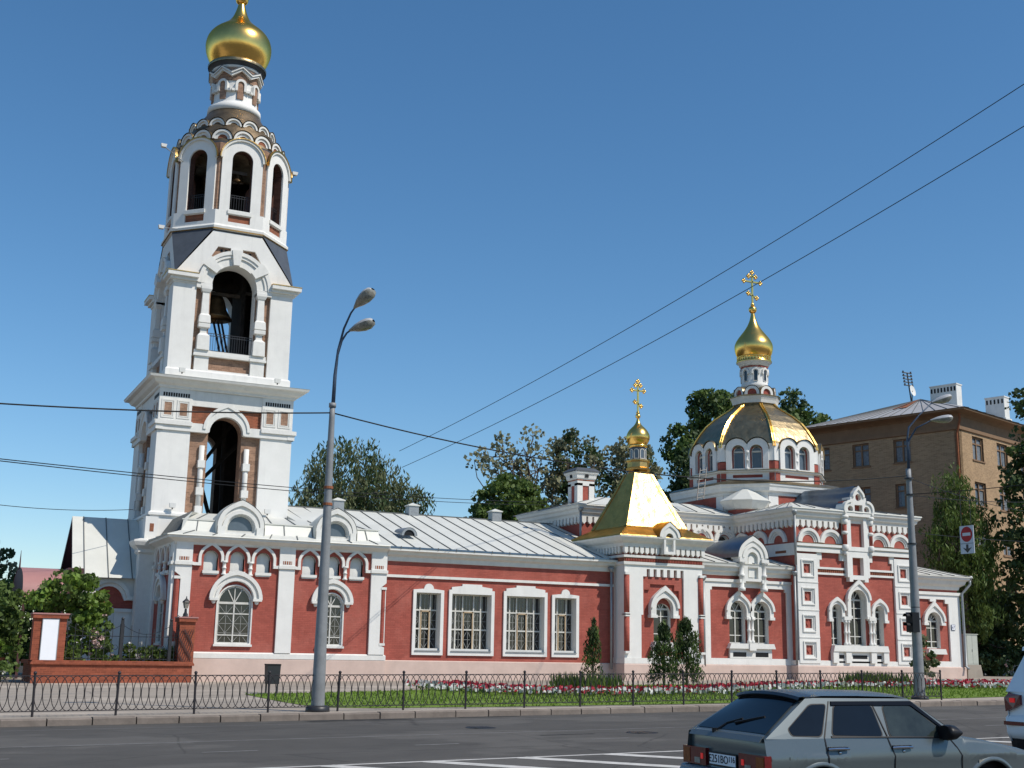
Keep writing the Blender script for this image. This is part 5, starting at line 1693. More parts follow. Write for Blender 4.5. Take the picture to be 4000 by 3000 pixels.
# lawn
lw = MB(); lw.m('grass_soil')
fr = [(10.9, 43.3), (10.6, 38), (10.6, 34.2), (12.0, 33.2), (16.1, 33.0), (22, 33.1), (28, 33.6), (35, 34.5), (40, 35.6), (46, 38.5), (52, 44)]
bk = [(53.5, 48.3), (48.4, 49.3), (40, 50.5), (32, 50.2), (24, 49), (18.6, 46), (14.6, 44.3)]
from mathutils.geometry import tessellate_polygon as tp
poly = fr + bk
for t in tp([[Vector((p[0], p[1], 0)) for p in poly]]):
    lw.poly([(poly[k][0], poly[k][1], SX(poly[k][0]) + .012) for k in t])
structure(lw, 'lawn')
def inpoly(x, y, P):
    c = False
    for i in range(len(P)):
        (x1, y1), (x2, y2) = P[i], P[i - 1]
        if (y1 > y) != (y2 > y) and x < (x2 - x1) * (y - y1) / (y2 - y1) + x1: c = not c
    return c
random.seed(2)
gr = MB(); gr.m('grass_blade'); gr.leafy = True
for _ in range(26000):
    x, y = random.uniform(10, 54), random.uniform(32.8, 50.6)
    if not inpoly(x, y, poly): continue
    h = random.uniform(.04, .10); a = random.uniform(0, PI); w = .025
    z = SX(x) + .01; dx, dy = math.cos(a) * w, math.sin(a) * w; lx, ly = random.uniform(-.05, .05), random.uniform(-.05, .05)
    gr.poly([(x - dx, y - dy, z), (x + dx, y + dy, z), (x + lx, y + ly, z + h)])
o = gr.build('grass'); tag(o, 'short green grass of the lawn behind the railing', kind='stuff')
# flower ribbons
def ribbon(path, w, matn, n, seed, h=(.12, .30), size=.07, green=True):
    random.seed(seed)
    b = MB(); b.leafy = True
    for _ in range(n):
        i = random.randrange(len(path) - 1); t = random.random()
        a, c = Vector(path[i]), Vector(path[i + 1]); p = a.lerp(c, t); d = (c - a).normalized()
        p += Vector((-d.y, d.x)) * random.gauss(0, w / 2.6)
        z = SX(p.x) + random.uniform(*h); s = size * random.uniform(.6, 1.3)
        if green and random.random() < .3:
            b.m('leaf_mid'); z -= .10
        else: b.m(matn)
        u = Vector((random.uniform(-1, 1), random.uniform(-1, 1), random.uniform(-.2, .9))).normalized(); v = u.orthogonal().normalized(); q = u.cross(v); P0 = Vector((p.x, p.y, z))
        b.poly([P0 + v * s, P0 + q * s, P0 - v * s, P0 - q * s])
    return b
redp = [(20.3, 48.0), (20.2, 45.0), (20.3, 42.0), (21.5, 40.4), (24, 39.7), (27, 40.0), (30.5, 41.8), (34.4, 44.6), (38.7, 45.6), (43, 43.6), (46.5, 42.8)]
tag(ribbon(redp, 1.5, 'petal_red', 3800, 3).build('red_flowers'), 'ribbon of red bedding flowers across the lawn', kind='stuff')
wh1 = [(19.5, 48.6), (18.9, 45.5), (19.2, 42.0), (20.8, 39.6), (24, 38.6), (28, 38.9), (31.5, 40.6), (35, 43.2), (39, 44.2), (43.5, 42.3), (47, 41.6)]
tag(ribbon(wh1, .75, 'petal_white', 1700, 4).build('white_flowers'), 'ribbon of white bedding flowers edging the red ones', kind='stuff')
redq = [(44, 47.6), (48, 46.6), (51, 46.0), (52.5, 45)]
tag(ribbon(redq + [(47, 43.2), (44.5, 45.2)], .9, 'petal_red', 1500, 6).build('red_flowers'), 'patch of red bedding flowers at the right end of the lawn', kind='stuff')
tag(ribbon([(43.5, 46.6), (48, 45.4), (52, 44.3)], .8, 'petal_white', 600, 7).build('white_flowers'), 'band of white bedding flowers at the right end of the lawn', kind='stuff')
def spiky(x, y, n, seed, label, rad, h=.7):
    random.seed(seed); b = MB(); b.leafy = True; b.m('leaf_light')
    z = SX(x)
    for _ in range(n):
        a = random.uniform(0, 2 * PI); r = rad * math.sqrt(random.random()); px_, py_ = x + r * math.cos(a) * 1.6, y + r * math.sin(a)
        hh = h * random.uniform(.5, 1.1); a2 = random.uniform(0, PI); w = .035; l = .18
        tx, ty = px_ + random.uniform(-l, l), py_ + random.uniform(-l, l)
        b.poly([(px_ - w * math.cos(a2), py_ - w * math.sin(a2), z), (px_ + w * math.cos(a2), py_ + w * math.sin(a2), z), (tx + w * math.cos(a2), ty + w * math.sin(a2), z + hh * .7), (tx, ty, z + hh)])
    single(b, 'leafy_plant_clump', label, 'plants', (x, y, z), 'tall leafy plants in the flower bed')
spiky(25.3, 44.8, 420, 11, 'clump of upright pale green leaves left of the lone thin conifer', 1.0)
spiky(42.0, 46.5, 420, 12, 'clump of upright green leaves near the right-hand pole', 1.2)

# ------------------------------------------------------------------ street railing
F0 = Vector((2.967, 31.5)); fd = Vector((math.cos(R(3.9)), math.sin(R(3.9))))
rail = thing('street_railing', 'low black iron street railing with overlapping oval hoops along the kerb', 'fence', (2.967, 31.5, SX(2.967)))
pbm = MB(); pbm.m('fence_iron'); pbm.lathe([(-.1, .03), (.99, .03)], (0, 0), 8); pbm.sm = True; ball(pbm, 0, 0, 1.0, .042)
post0 = None
pmesh = pbm
gbm = MB(); gbm.m('fence_iron'); gbm.sm = True
for k in range(-1, 10):
    cx = .19 * (k + 1)
    pts = []
    for q in range(29):
        a = 2 * PI * q / 28
        x = cx + .185 * math.cos(a); z = .53 + .40 * math.sin(a)
        pts.append((min(max(x, .01), 1.89), .011 * math.sin(k * 1.7), z))
    gbm.tube(pts, .0100, 5, caps=False)
gbm.sm = False
gbm.box(0, 1.9, -.012, .012, .925, .945); gbm.box(0, 1.9, -.012, .012, .115, .135)
pm = pbm.build('post'); gm = gbm.build('hoop_panel')
ang = math.atan2(fd.y, fd.x)
random.seed(8)
for k in range(-2, 17):
    p = F0 + fd * 1.9 * k
    z = SX(p.x)
    for src in ((pm, gm) if k < 16 else (pm,)):
        c = src.copy(); col.objects.link(c); c.parent = rail
        c.location = (p.x - 2.967, p.y - 31.5, z - SX(2.967))
        c.rotation_euler = (0, -math.atan(.009) if src is gm else random.uniform(-.025, .03), ang)
bpy.data.objects.remove(pm); bpy.data.objects.remove(gm)

# ------------------------------------------------------------------ litter bin
bx, by = 12.0, 43.9; bz = SX(bx)
bt = thing('litter_bin', 'small dark metal litter bin on legs standing on the pavement', 'bin', (bx, by, bz))
b = MB(); b.m('iron'); b.prism([(bx - .21, bz + .33), (bx + .21, bz + .33), (bx + .24, bz + .98), (bx - .24, bz + .98)], by - .2, by + .2, back=True); b.build('bin_body', bt)
b = MB(); b.m('black'); b.box(bx - .25, bx + .25, by - .21, by + .21, bz + .97, bz + 1.02); b.build('rim', bt)
for s in (-1, 1):
    b = MB(); b.m('iron'); b.box(bx + s * .2 - .025, bx + s * .2 + .025, by - .03, by + .03, bz, bz + .4); b.build('leg', bt)

# ------------------------------------------------------------------ lamp posts
lx, ly = 10.0, 32.0; lz = SX(lx)
lamp = thing('street_lamp', 'grey concrete lamp post with two curved arms and two glass heads', 'street lamp', (lx, ly, lz))
b = MB(); b.m('pole_grey'); b.sm = True; b.lathe([(lz - .2, .185), (lz + .1, .18), (8.0, .08), (8.35, .075)], (lx, ly), 14)
b.lathe([(8.3, .10), (8.42, .10)], (lx, ly), 14); b.build('pole', lamp)
b = MB(); b.m('iron'); b.sm = True; b.lathe([(lz - .05, .33), (lz + .12, .31), (lz + .16, .25)], (lx, ly), 14); b.build('base_collar', lamp)
for z in (5.6, 6.05):
    b = MB(); b.m('rust'); b.lathe([(z, .130), (z + .07, .130)], (lx, ly), 14); b.build('clamp_band', lamp)
def cobra(parent, p0, pts, head_dir, up=.1):
    b = MB(); b.m('arm_blue'); b.sm = True; b.tube(pts, .042, 8, r2=.024); b.build('arm', parent)
    e = Vector(pts[-1]); d = Vector(head_dir).normalized()
    sdv = Vector((-d.y, d.x, 0)).normalized(); upv = d.cross(sdv) * -1
    if upv.z < 0: upv = -upv
    def sec(s, w, h0, h1):
        c = e + d * s
        return [c + sdv * (w * math.cos(PI * k / 6)) + upv * (h1 * math.sin(PI * k / 6) if k <= 6 else 0) for k in range(7)] , [c + sdv * (w * math.cos(PI * k / 6)) - upv * (h0 * math.sin(PI * k / 6)) for k in range(7)]
    S = [(-.05, .04, .03, .03), (.06, .09, .06, .06), (.2, .16, .12, .10), (.4, .215, .17, .13), (.58, .22, .17, .13), (.70, .17, .11, .10), (.75, .07, .03, .04)]
    b = MB(); b.m('lamp_shell'); b.sm = True; b.grid([sec(*q)[0] for q in S]); b.build('lamp_housing', parent)
    b = MB(); b.m('lamp_glass'); b.sm = True; b.grid([sec(*q)[1] for q in S]); b.build('lamp_lens', parent)
P = lambda u, v: tuple(at(u, v, ly))
# arms lean out over the road, measured in the plane of the pole and brought forward
def fwd(p, d): return (p[0] + d * .35, p[1] - d, p[2])
cobra(lamp, None, [(lx, ly, 8.3), (lx + .01, ly - .02, 9.2), (lx + .05, ly - .1, 9.9), (lx + .14, ly - .25, 10.5), (lx + .24, ly - .5, 10.9), (lx + .31, ly - .66, 11.05)], (.36, -.70, .50))
cobra(lamp, None, [(lx + .03, ly, 8.3), (lx + .04, ly - .01, 9.2), (lx + .08, ly + .02, 9.8), (lx + .16, ly - .05, 10.2), (lx + .27, ly - .12, 10.42), (lx + .36, ly - .2, 10.5)], (.62, -.75, .26))
rx, ry = 32.9, 34.2; rz = SX(rx)
lamp2 = thing('street_lamp', 'grey lamp post with slim bent top beside the white no-entry sign', 'street lamp', (rx, ry, rz))
b = MB(); b.m('pole_grey'); b.sm = True; b.lathe([(rz - .2, .205), (rz + .1, .20), (8.3, .10), (8.7, .095)], (rx, ry), 14); b.build('pole', lamp2)
b = MB(); b.m('iron'); b.sm = True; b.lathe([(rz - .05, .32), (rz + .1, .30), (rz + .14, .22)], (rx, ry), 14); b.build('base_collar', lamp2)
for z in (3.6, 5.9, 7.7, 8.3):
    b = MB(); b.m('iron'); b.lathe([(z, .16), (z + .06, .16)], (rx, ry), 14); b.build('clamp_band', lamp2)
cobra(lamp2, None, [(rx, ry, 8.6), (rx + .03, ry - .0, 9.8), (rx + .08, ry - .05, 10.25), (rx + .5, ry - .2, 10.75), (rx + 1.0, ry - .4, 11.25)], (.9, -.45, .35))
cobra(lamp2, None, [(rx + .04, ry, 8.6), (rx + .06, ry - .0, 9.7), (rx + .2, ry - .3, 10.2), (rx + .5, ry - .8, 10.45)], (.8, -.6, .12))
tl = thing('traffic_light', 'dark traffic light head seen from the side on the right-hand pole', 'traffic light', (rx - .35, ry - .2, 2.75))
b = MB(); b.m('plastic_black'); b.box(rx - .52, rx - .2, ry - .38, ry - .05, 2.75, 3.45); b.build('housing', tl)
for z in (2.98, 3.3):
    b = MB(); b.m('plastic_black'); b.sm = True
    b.grid([[(rx - .2 - .35 + s, ry - .215 + .11 * math.cos(R(a)), z + .11 * math.sin(R(a))) for a in range(0, 181, 20)] for s in (.03, -.17)]); b.build('visor', tl)
b = MB(); b.m('iron'); b.box(rx - .2, rx, ry - .25, ry - .2, 3.2, 3.26); b.build('bracket', tl)
# no-entry sign hung over the road, facing along it
SXc, SYc, SZ = 32.3, 31.0, 5.85
sg = thing('no_entry_sign', 'white no-entry sign with red disc and down arrow hanging from the wires', 'traffic sign', (SXc, SYc, SZ))
ST = Matrix.Translation((SXc, SYc, SZ)) @ Matrix.Rotation(-PI / 2, 4, 'Z') @ Matrix.Diagonal((.84, 1, .86, 1))
b = MB(); b.T = ST; b.m('sign_white'); b.box(-.36, .36, 0, .02, -.58, .52); b.build('board', sg)
b = MB(); b.T = ST; b.m('sign_red'); b.prism([(.30 * math.cos(2 * PI * k / 32), .18 + .30 * math.sin(2 * PI * k / 32)) for k in range(32)], -.006, -.001); b.build('red_disc', sg)
b = MB(); b.T = ST; b.m('sign_white'); b.box(-.21, .21, -.011, -.007, .12, .24); b.build('white_bar', sg)
b = MB(); b.T = ST; b.m('iron'); b.prism([(0, -.55), (.24, -.33), (.06, -.39), (.06, -.22), (-.06, -.22), (-.06, -.39), (-.24, -.33)], -.006, -.001); b.box(-.36, .36, -.004, -.001, -.19, -.175); b.build('arrow', sg)
b = MB(); b.T = ST; b.m('iron')
for x in (-.25, .25): b.box(x - .008, x + .008, .004, .016, .5, 1.92)
b.build('hanger', sg)

# ------------------------------------------------------------------ overhead wires
def wire(p, q, sag, label, r=.012, n=28):
    p, q = Vector(p), Vector(q)
    b = MB(); b.m('black'); b.sm = True
    pts = []
    for i in range(n + 1):
        t = i / n; v = p.lerp(q, t); v.z -= sag * 4 * t * (1 - t); pts.append(v)
    b.tube(pts, r, 5)
    single(b, 'overhead_wire', label, 'wire', tuple(p), 'overhead wires')
wire((lx, ly, 8.15), (rx, ry, 8.45), .85, 'thick black cable sagging between the two lamp posts', .02)
wire(at(-200, 1563, 31.0), (lx, ly, 8.15), .1, 'black cable coming from the left edge to the tall lamp post', .02)
wire(at(-150, 1776, 33), at(2240, 1962, 65.4), .3, 'upper of two thin wires crossing in front of the lower tower', .014)
wire(at(-150, 1783, 33), at(2238, 1972, 65.4), .35, 'lower of two thin wires crossing in front of the lower tower', .014)
wire(at(-150, 1953, 60), at(520, 1990, 64), .2, 'thin wire low in the sky left of the tower', .016)
wire(at(4100, 264, 36), at(1560, 1762, 92), .8, 'upper of two long black wires slanting across the open sky', .022)
wire(at(4100, 432, 35), at(1570, 1826, 92), .8, 'lower of two long black wires slanting across the open sky', .022)
wire((rx, ry, 7.75), (31.3, 17, 7.45), .25, 'wire over the road that carries the no-entry sign', .014)
wire((rx, ry, 8.35), at(4200, 2010, 50), .4, 'upper thin wire from the right-hand pole to the far right', .014)
wire((rx, ry, 7.72), at(4200, 1950, 42), .2, 'lower thin wire from the right-hand pole to the far right', .014)
wire((rx, ry, 6.35), at(4200, 2120, 44), .1, 'lowest thin wire running right behind the no-entry sign', .012)

# ------------------------------------------------------------------ brick garden fence left of the church
bf = thing('brick_fence', 'low red brick garden wall with two brick piers and dark iron grilles', 'fence', (8.5, 56.7, .18))
b = MB(); b.m('new_brick'); b.box(5.12, 11.8, 56.5, 56.95, 0, .95); b.box(5.12, 5.6, 56.951, 60.5, 0, .95); b.build('low_wall', bf)
b = MB(); b.m('new_brick'); b.prism([(5.05, .95), (11.87, .95), (11.87, 1.02), (11.8, 1.12), (5.12, 1.12), (5.05, 1.02)], 56.42, 57.03); b.box(5.0, 5.7, 57.031, 60.5, .95, 1.1); b.build('coping', bf)
def pier(x0, x1, lab=None):
    b = MB(); b.m('new_brick'); b.box(x0 + .06, x1 - .06, 56.5, 57.3, 1.12, 2.86)
    o = b.build('pier', bf)
    b = MB(); b.m('new_brick'); b.box(x0, x1, 56.4, 57.4, 2.86, 3.02); b.m('canopy_red'); b.box(x0 - .03, x1 + .03, 56.37, 57.43, 3.02, 3.08)
    b.build('pier_cap', o)
pier(4.98, 6.42); pier(11.08, 11.88)
nbd = thing('notice_board', 'blank white notice board fixed to the wide brick pier', 'board', (5.7, 56.5, 1.12))
b = MB(); b.m('board_white'); b.box(5.40, 6.03, 56.44, 56.46, 1.13, 2.82); b.build('panel', nbd)
b = MB(); b.m('zinc'); b.prism(rect(5.37, 6.06, 1.1, 2.85), 56.435, 56.499, holes=[rect(5.40, 6.03, 1.13, 2.82)]); b.build('frame', nbd)
random.seed(21)
for a, c in ((6.45, 8.62), (8.78, 10.72), (10.86, 11.12)):
    b = MB(); b.m('iron')
    n = max(2, int((c - a) / .28))
    for z in (1.2, 2.15): b.box(a, c, 56.69, 56.72, z, z + .03)
    for k in range(n + 1):
        x = a + (c - a) * k / n
        b.box(x - .012, x + .012, 56.69, 56.715, 1.12, 2.15 + .4 * abs(math.cos(PI * k / n)) + .15)
    for k in range(n):
        x = a + (c - a) * (k + .5) / n
        b.tube([(x + .1 * math.cos(2 * PI * q / 12), 56.705, 1.7 + .1 * math.sin(2 * PI * q / 12)) for q in range(13)], .01, 4)
    top = [(a + (c - a) * q / 16, 56.705, 2.62 - .35 * math.sin(PI * q / 16)) for q in range(17)]
    b.tube(top, .014, 4)
    b.build('grille', bf)
for x in (8.7, 10.79):
    b = MB(); b.m('iron'); b.box(x - .06, x + .06, 56.65, 56.77, 1.12, 2.86); b.sm = True; ball(b, x, 56.71, 2.92, .07); b.build('iron_post', bf)
b = MB(); b.m('iron')
for k in range(9):
    x = 11.14 + k * .07; b.tube([(x + .05 * math.sin(q * 1.3 + k), 56.45, 1.12 + q * .14) for q in range(11)], .012, 4)
b.build('grille', bf)
gl = thing('garden_lantern', 'small dark iron lantern with scrolls on the brick pier by the church corner', 'lantern', (11.42, 56.9, 3.08))
b = MB(); b.m('iron'); b.lathe([(3.08, .16), (3.14, .1), (3.3, .06), (3.45, .05)], (11.42, 56.9), 8); b.build('stem', gl)
b = MB(); b.m('lamp_glass'); b.lathe([(3.46, .09), (3.72, .15)], (11.42, 56.9), 6); b.build('glass', gl)
b = MB(); b.m('iron'); b.lathe([(3.72, .19), (3.78, .15), (3.9, .03), (4.0, .015)], (11.42, 56.9), 6); b.build('cap', gl)
b = MB(); b.m('iron')
for s in (-1, 1):
    b.tube([(11.42 + s * (.05 + .28 * q / 12 * math.cos(q * .5)), 56.9, 3.1 + .2 * math.sin(q * .5) * q / 12 + .1) for q in range(13)], .014, 4)
b.build('scroll', gl)
cb = thing('utility_cabinet', 'pale grey-green utility cabinet on a concrete base at the annex corner', 'cabinet', (60.6, 58.6, .65))
b = MB(); b.m('cabinet'); b.box(60.05, 61.0, 58.2, 59.0, 1.5, 3.35); b.build('cabinet_body', cb)
b = MB(); b.m('cabinet'); b.box(60.0, 61.05, 58.15, 59.05, 3.35, 3.4); b.build('lid', cb)
b = MB(); b.m('pavement'); b.prism([(59.95, .3), (61.35, .3), (61.1, 1.5), (60.0, 1.5)], 58.12, 59.1); b.build('plinth', cb)
b = MB(); b.m('cabinet'); b.box(60.1, 60.52, 58.185, 58.199, 1.56, 3.3); b.box(60.54, 60.96, 58.185, 58.199, 1.56, 3.3); b.m('iron'); b.box(60.48, 60.5, 58.17, 58.185, 2.3, 2.45); b.build('door', cb)

# ------------------------------------------------------------------ vegetation
def leaves(b, c, rad, n, size, rng, matn, droop=0.0, squash=1.0):
    b.m(matn)
    for _ in range(n):
        while True:
            p = Vector((rng.uniform(-1, 1), rng.uniform(-1, 1), rng.uniform(-1, 1)))
            if p.length <= 1: break
        p = p.normalized() * (p.length ** .55)
        P0 = Vector(c) + Vector((p.x * rad, p.y * rad, p.z * rad * squash))
        s = size * rng.uniform(.55, 1.35)
        u = Vector((rng.gauss(0, 1), rng.gauss(0, 1), rng.gauss(0, .7))) + p * .6
        if u.length < .01: u = Vector((0, 0, 1))
        u.normalize(); v = u.orthogonal().normalized()
        a = rng.uniform(0, 2 * PI); q = u.cross(v); v, q = v * math.cos(a) + q * math.sin(a), q * math.cos(a) - v * math.sin(a)
        if droop:
            v = Vector((rng.gauss(0, .55), rng.gauss(0, .55), -1)).normalized(); q = v.cross(u).normalized() * .45; v = v * (1 + droop)
        b.poly([P0 + v * s, P0 + q * s * .75, P0 - v * s, P0 - q * s * .75])
def limb(b, p, q, r0_, r1, rng, wob=.06):
    p, q = Vector(p), Vector(q); L = (q - p).length; pts = []
    for i in range(7):
        t = i / 6; v = p.lerp(q, t)
        if 0 < i < 6: v += Vector((rng.uniform(-1, 1), rng.uniform(-1, 1), rng.uniform(-1, 1))) * L * wob
        v.z += L * .06 * math.sin(PI * t); pts.append(v)
    b.tube(pts, r0_, 6, r2=r1)
    return pts
def tree(name, label, x, y, z, height, blobs, leaf, n, size, seed, bark='bark', trunk_r=.35, droop=0, limbs=8, clump=1.0, group='trees behind the church', cat='tree', twigs=0, second=None, fill=.8):
    # blobs: (dx, dy, dz, rx, rz, weight) ellipsoids of the crown, each filled with leaf clumps
    rng = random.Random(seed)
    t = thing(name, label, cat, (x, y, z), group)
    tb_ = MB(); tb_.m(bark); tb_.sm = True
    top = Vector((x + rng.uniform(-.4, .4), y, z + height * .72))
    pts = limb(tb_, (x, y, z - .2), top, trunk_r, trunk_r * .25, rng, .012)
    lb = MB(); lb.leafy = True
    tips = []
    tw = sum(q[5] for q in blobs)
    clumps = []
    for bl in blobs:
        k = max(3, int(n * bl[5] / tw / 38))
        for _ in range(k):
            while True:
                p = Vector((rng.uniform(-1, 1), rng.uniform(-1, 1), rng.uniform(-1, 1)))
                if .25 < p.length <= 1: break
            p = p.normalized() * p.length ** fill
            clumps.append(Vector((x + bl[0] + p.x * bl[3], y + bl[1] + p.y * bl[3], z + bl[2] + p.z * bl[4])))
    for c in clumps:
        leaves(lb, c, clump * rng.uniform(.5, 1.15), max(4, int(n / len(clumps) * rng.uniform(.5, 1.5))), size, rng, second if second and rng.random() < .3 else leaf, droop, .75 if not droop else 1.3)
    for _ in range(limbs):
        s = pts[rng.randrange(2, 7)]
        e = rng.choice(clumps)
        limb(tb_, s, e, trunk_r * .32, trunk_r * .08, rng)
    if twigs:
        order = sorted(clumps, key=lambda c: c.z)
        nodes = list(pts[2:])
        for c in rng.sample(clumps, min(twigs, len(clumps))):
            s = min(nodes, key=lambda q: (q - c).length + (0 if q.z < c.z else 3))
            pp = limb(tb_, s, c, trunk_r * .16 + .015, .02, rng, .05)
            nodes += pp[2:5]
    lb.build('crown', t); tb_.build('trunk', t)
    return t
Z0 = 0.4
tree('birch_tree', 'broad drooping dark birch rising behind the refectory roof near the tall lamp post', 30.4, 91, Z0, 17.5, [(-.5, 0, 14.3, 3.4, 3.0, 4), (-2.6, 0, 12.4, 2.2, 2.6, 2), (2.0, 0, 13.2, 2.6, 2.6, 3), (5.0, 0, 11.6, 1.7, 2.0, 1.6), (0, 0, 11, 4.6, 2.2, 3)], 'leaf_birch', 12500, .19, 31, bark='bark_birch', droop=.15, clump=.85, second='leaf_dark', trunk_r=.3)
tree('maple_tree', 'small round bright green tree above the refectory roof left of the chimney', 44.4, 92, Z0, 15.5, [(0, 0, 13.2, 2.7, 2.4, 3), (-2.0, 0, 11.6, 1.8, 1.8, 1), (2.0, 0, 12.2, 2.0, 2.2, 1.5)], 'leaf_mid', 8000, .20, 32, clump=.8, second='leaf_light')
tree('ash_tree', 'half bare wide tree with visible branches behind the chimney', 48.8, 97, Z0, 20.5, [(0, 0, 19.0, 3.0, 2.2, 2), (-3.2, 0, 17.2, 2.6, 2.2, 1.5), (2.6, 0, 17.5, 2.4, 2.6, 1.4), (-1, 0, 15.5, 3, 2, .8)], 'leaf_olive', 1350, .20, 33, clump=1.0, limbs=18, twigs=80, trunk_r=.34)
tree('ash_tree', 'thin olive half bare tree left of the gilded tent lantern', 54.2, 97, Z0, 20, [(-.6, 0, 18.6, 2.1, 3.0, 2), (-.8, 0, 14.6, 2.6, 3.2, 1.6)], 'leaf_olive', 4200, .19, 34, clump=.9, limbs=10, twigs=36, second='leaf_dark')
tree('ash_tree', 'thin olive half bare tree right of the gilded tent lantern', 60.6, 98, Z0, 20, [(-1.0, 0, 18.2, 3.0, 2.8, 2), (-1.4, 0, 14.4, 3.2, 3.0, 1.8)], 'leaf_olive', 5200, .19, 35, clump=.9, limbs=10, twigs=40, second='leaf_dark')
tree('fir_tree', 'dark conifer standing left of the dome drum', 62.2, 92, Z0, 19.5, [(0.2, 0, 17.4, 1.5, 2.2, 1.2), (0.2, 0, 14.4, 2.6, 2.6, 2), (0.5, 0, 11, 3.4, 2.2, 2)], 'leaf_dark', 8000, .18, 36, clump=.75, limbs=10)
tree('lime_tree', 'tall dark green tree directly left behind the big dome', 70.2, 100, Z0, 27.5, [(0, 0, 25.2, 1.7, 2.6, 1.4), (2.2, 0, 25.6, 1.3, 2.0, 1), (-2.6, 0, 21.4, 2.3, 2.2, 1.4), (.6, 0, 20.5, 3.6, 4.2, 3.5), (-1, 0, 16, 3.5, 3.6, 2)], 'leaf_mid', 14000, .21, 37, clump=.9, second='leaf_dark')
tree('lime_tree', 'dark green tree right behind the dome beside the brick apartment block', 78.2, 97, Z0, 27, [(.4, 0, 25.6, 1.3, 2.2, 1), (-1.8, 0, 23.0, 2.2, 3, 2), (2.6, 0, 22.8, 2.3, 2.6, 2), (0, 0, 19, 4, 4, 2.5)], 'leaf_mid', 11000, .21, 38, clump=.9, second='leaf_dark')
tree('willow_tree', 'slender drooping light green tree before the apartment block corner', 66.2, 64, .7, 14, [(-.6, 0, 11.6, 1.3, 2.4, 1.3), (-.3, 0, 8.6, 2.3, 2.6, 2), (0, 0, 5.4, 2.5, 3.0, 2), (1.4, 0, 9.0, 1.5, 3.0, 1)], 'leaf_light', 13000, .14, 39, droop=.35, clump=.62, second='leaf_mid', group='trees at the right edge')
tree('fir_tree', 'dark dense tree with jagged boughs at the far right edge', 71.2, 61, .7, 21, [(0.2, 0, 18.0, 1.6, 3, 1), (-.6, 0, 13.8, 2.6, 2.4, 1.6), (-.8, 0, 10.4, 2.8, 2.4, 1.6), (0, 0, 6.8, 3.0, 2.8, 1.6), (2.5, 0, 11, 3, 8, 2)], 'leaf_dark', 15000, .17, 40, clump=.8, limbs=16, group='trees at the right edge', second='leaf_mid')
tree('lime_tree', 'dark shady tree filling the gap right of the utility cabinet', 67.8, 67, .7, 9, [(-1.2, 0, 2.6, 2.6, 2.2, 1.5), (2.0, 0, 3.2, 3.2, 2.8, 2), (5.8, 0, 3.2, 3.0, 2.8, 2), (1, 0, 6, 3, 2.4, 1)], 'leaf_dark', 9000, .19, 41, clump=.9, group='trees at the right edge', second='leaf_dark')
tree('lime_tree', 'dark bushy tree at the left edge behind the garden', 3.6, 80, .3, 8.5, [(0.2, 0, 5.2, 2.0, 2.4, 2), (-2, 0, 4, 2, 2.4, 1)], 'leaf_dark', 3600, .17, 42, clump=.7, second='leaf_olive', group='trees at the left edge')
tree('maple_tree', 'mid green bushy tree low at the left edge behind the brick pier', 3.0, 63.5, .2, 5.2, [(.5, 0, 3.0, 1.9, 1.5, 2), (-1.5, 0, 2.8, 1.6, 1.7, 1), (0.4, 0, 1.4, 1.9, 1.4, 2)], 'leaf_mid', 6500, .12, 43, clump=.5, second='leaf_dark', group='trees at the left edge', trunk_r=.12)
tree('maple_tree', 'round green tree behind the red entrance canopy', 5.6, 72, .2, 5.2, [(0, 0, 2.6, 2.2, 2.2, 1), (-2.6, 0, 2.8, 2, 2.3, 1)], 'leaf_mid', 5200, .16, 44, clump=.6, second='leaf_dark', group='trees at the left edge', trunk_r=.15)
def bush(name, label, x, y, z, blobs, leaf, n, size, seed, group=None, cat='shrub', second=None, flowers=None, clump=.4, trunk=.05):
    t = tree(name, label, x, y, z, max(q[2] for q in blobs), blobs, leaf, n, size, seed, trunk_r=trunk, limbs=6, clump=clump, group=group, cat=cat, second=second)
    if flowers:
        rng = random.Random(seed + 1); fb = MB(); fb.leafy = True
        for _ in range(flowers[1]):
            bl = rng.choice(blobs); p = Vector((rng.gauss(0, 1), rng.gauss(-.4, 1), rng.gauss(0, 1))).normalized()
            c = Vector((x + bl[0] + p.x * bl[3], y + bl[1] + p.y * bl[3], z + bl[2] + p.z * bl[4]))
            leaves(fb, c, .10, 10, .06, rng, flowers[0])
        fb.build('blossoms', t)
    return t
bush('climbing_vine', 'lush bright green climbing vine over the wide brick pier and its trellis', 6.6, 58.2, .2, [(0, 0, 4.0, 1.1, .75, 2), (.9, 0, 3.2, .95, .8, 1.6), (-.9, .3, 3.5, .8, .6, 1), (.9, 0, 2.2, .6, .9, 1.2), (.3, .2, 1.4, .8, .8, 1)], 'leaf_vine', 4600, .115, 51, cat='vine', second='leaf_mid')
bush('rose_bush', 'rose bush covered in pale pink blooms right of the vine', 8.05, 58.0, .2, [(-.1, 0, 2.1, .42, .9, 1), (0, 0, 1.2, .5, .6, 1)], 'leaf_mid', 900, .09, 52, group='rose bushes in the church garden', flowers=('petal_pink', 34), clump=.3, trunk=.03)
bush('rose_bush', 'low white flowering rose bush behind the iron grille', 9.9, 57.6, .2, [(-.3, 0, 1.35, .6, .35, 1), (.6, 0, 1.2, .5, .35, 1)], 'leaf_light', 1300, .08, 53, group='rose bushes in the church garden', flowers=('petal_white', 30), clump=.28, trunk=.03)
bush('hedge', 'low green garden planting along the foot of the iron grilles', 8.6, 57.5, .2, [(-1.6, 0, .9, .8, .4, 1), (0, 0, .9, .9, .35, 1), (1.5, 0, .9, .8, .35, 1), (2.6, 0, 1.0, .5, .5, 1)], 'leaf_mid', 2300, .08, 54, clump=.3, second='leaf_light', trunk=.03)
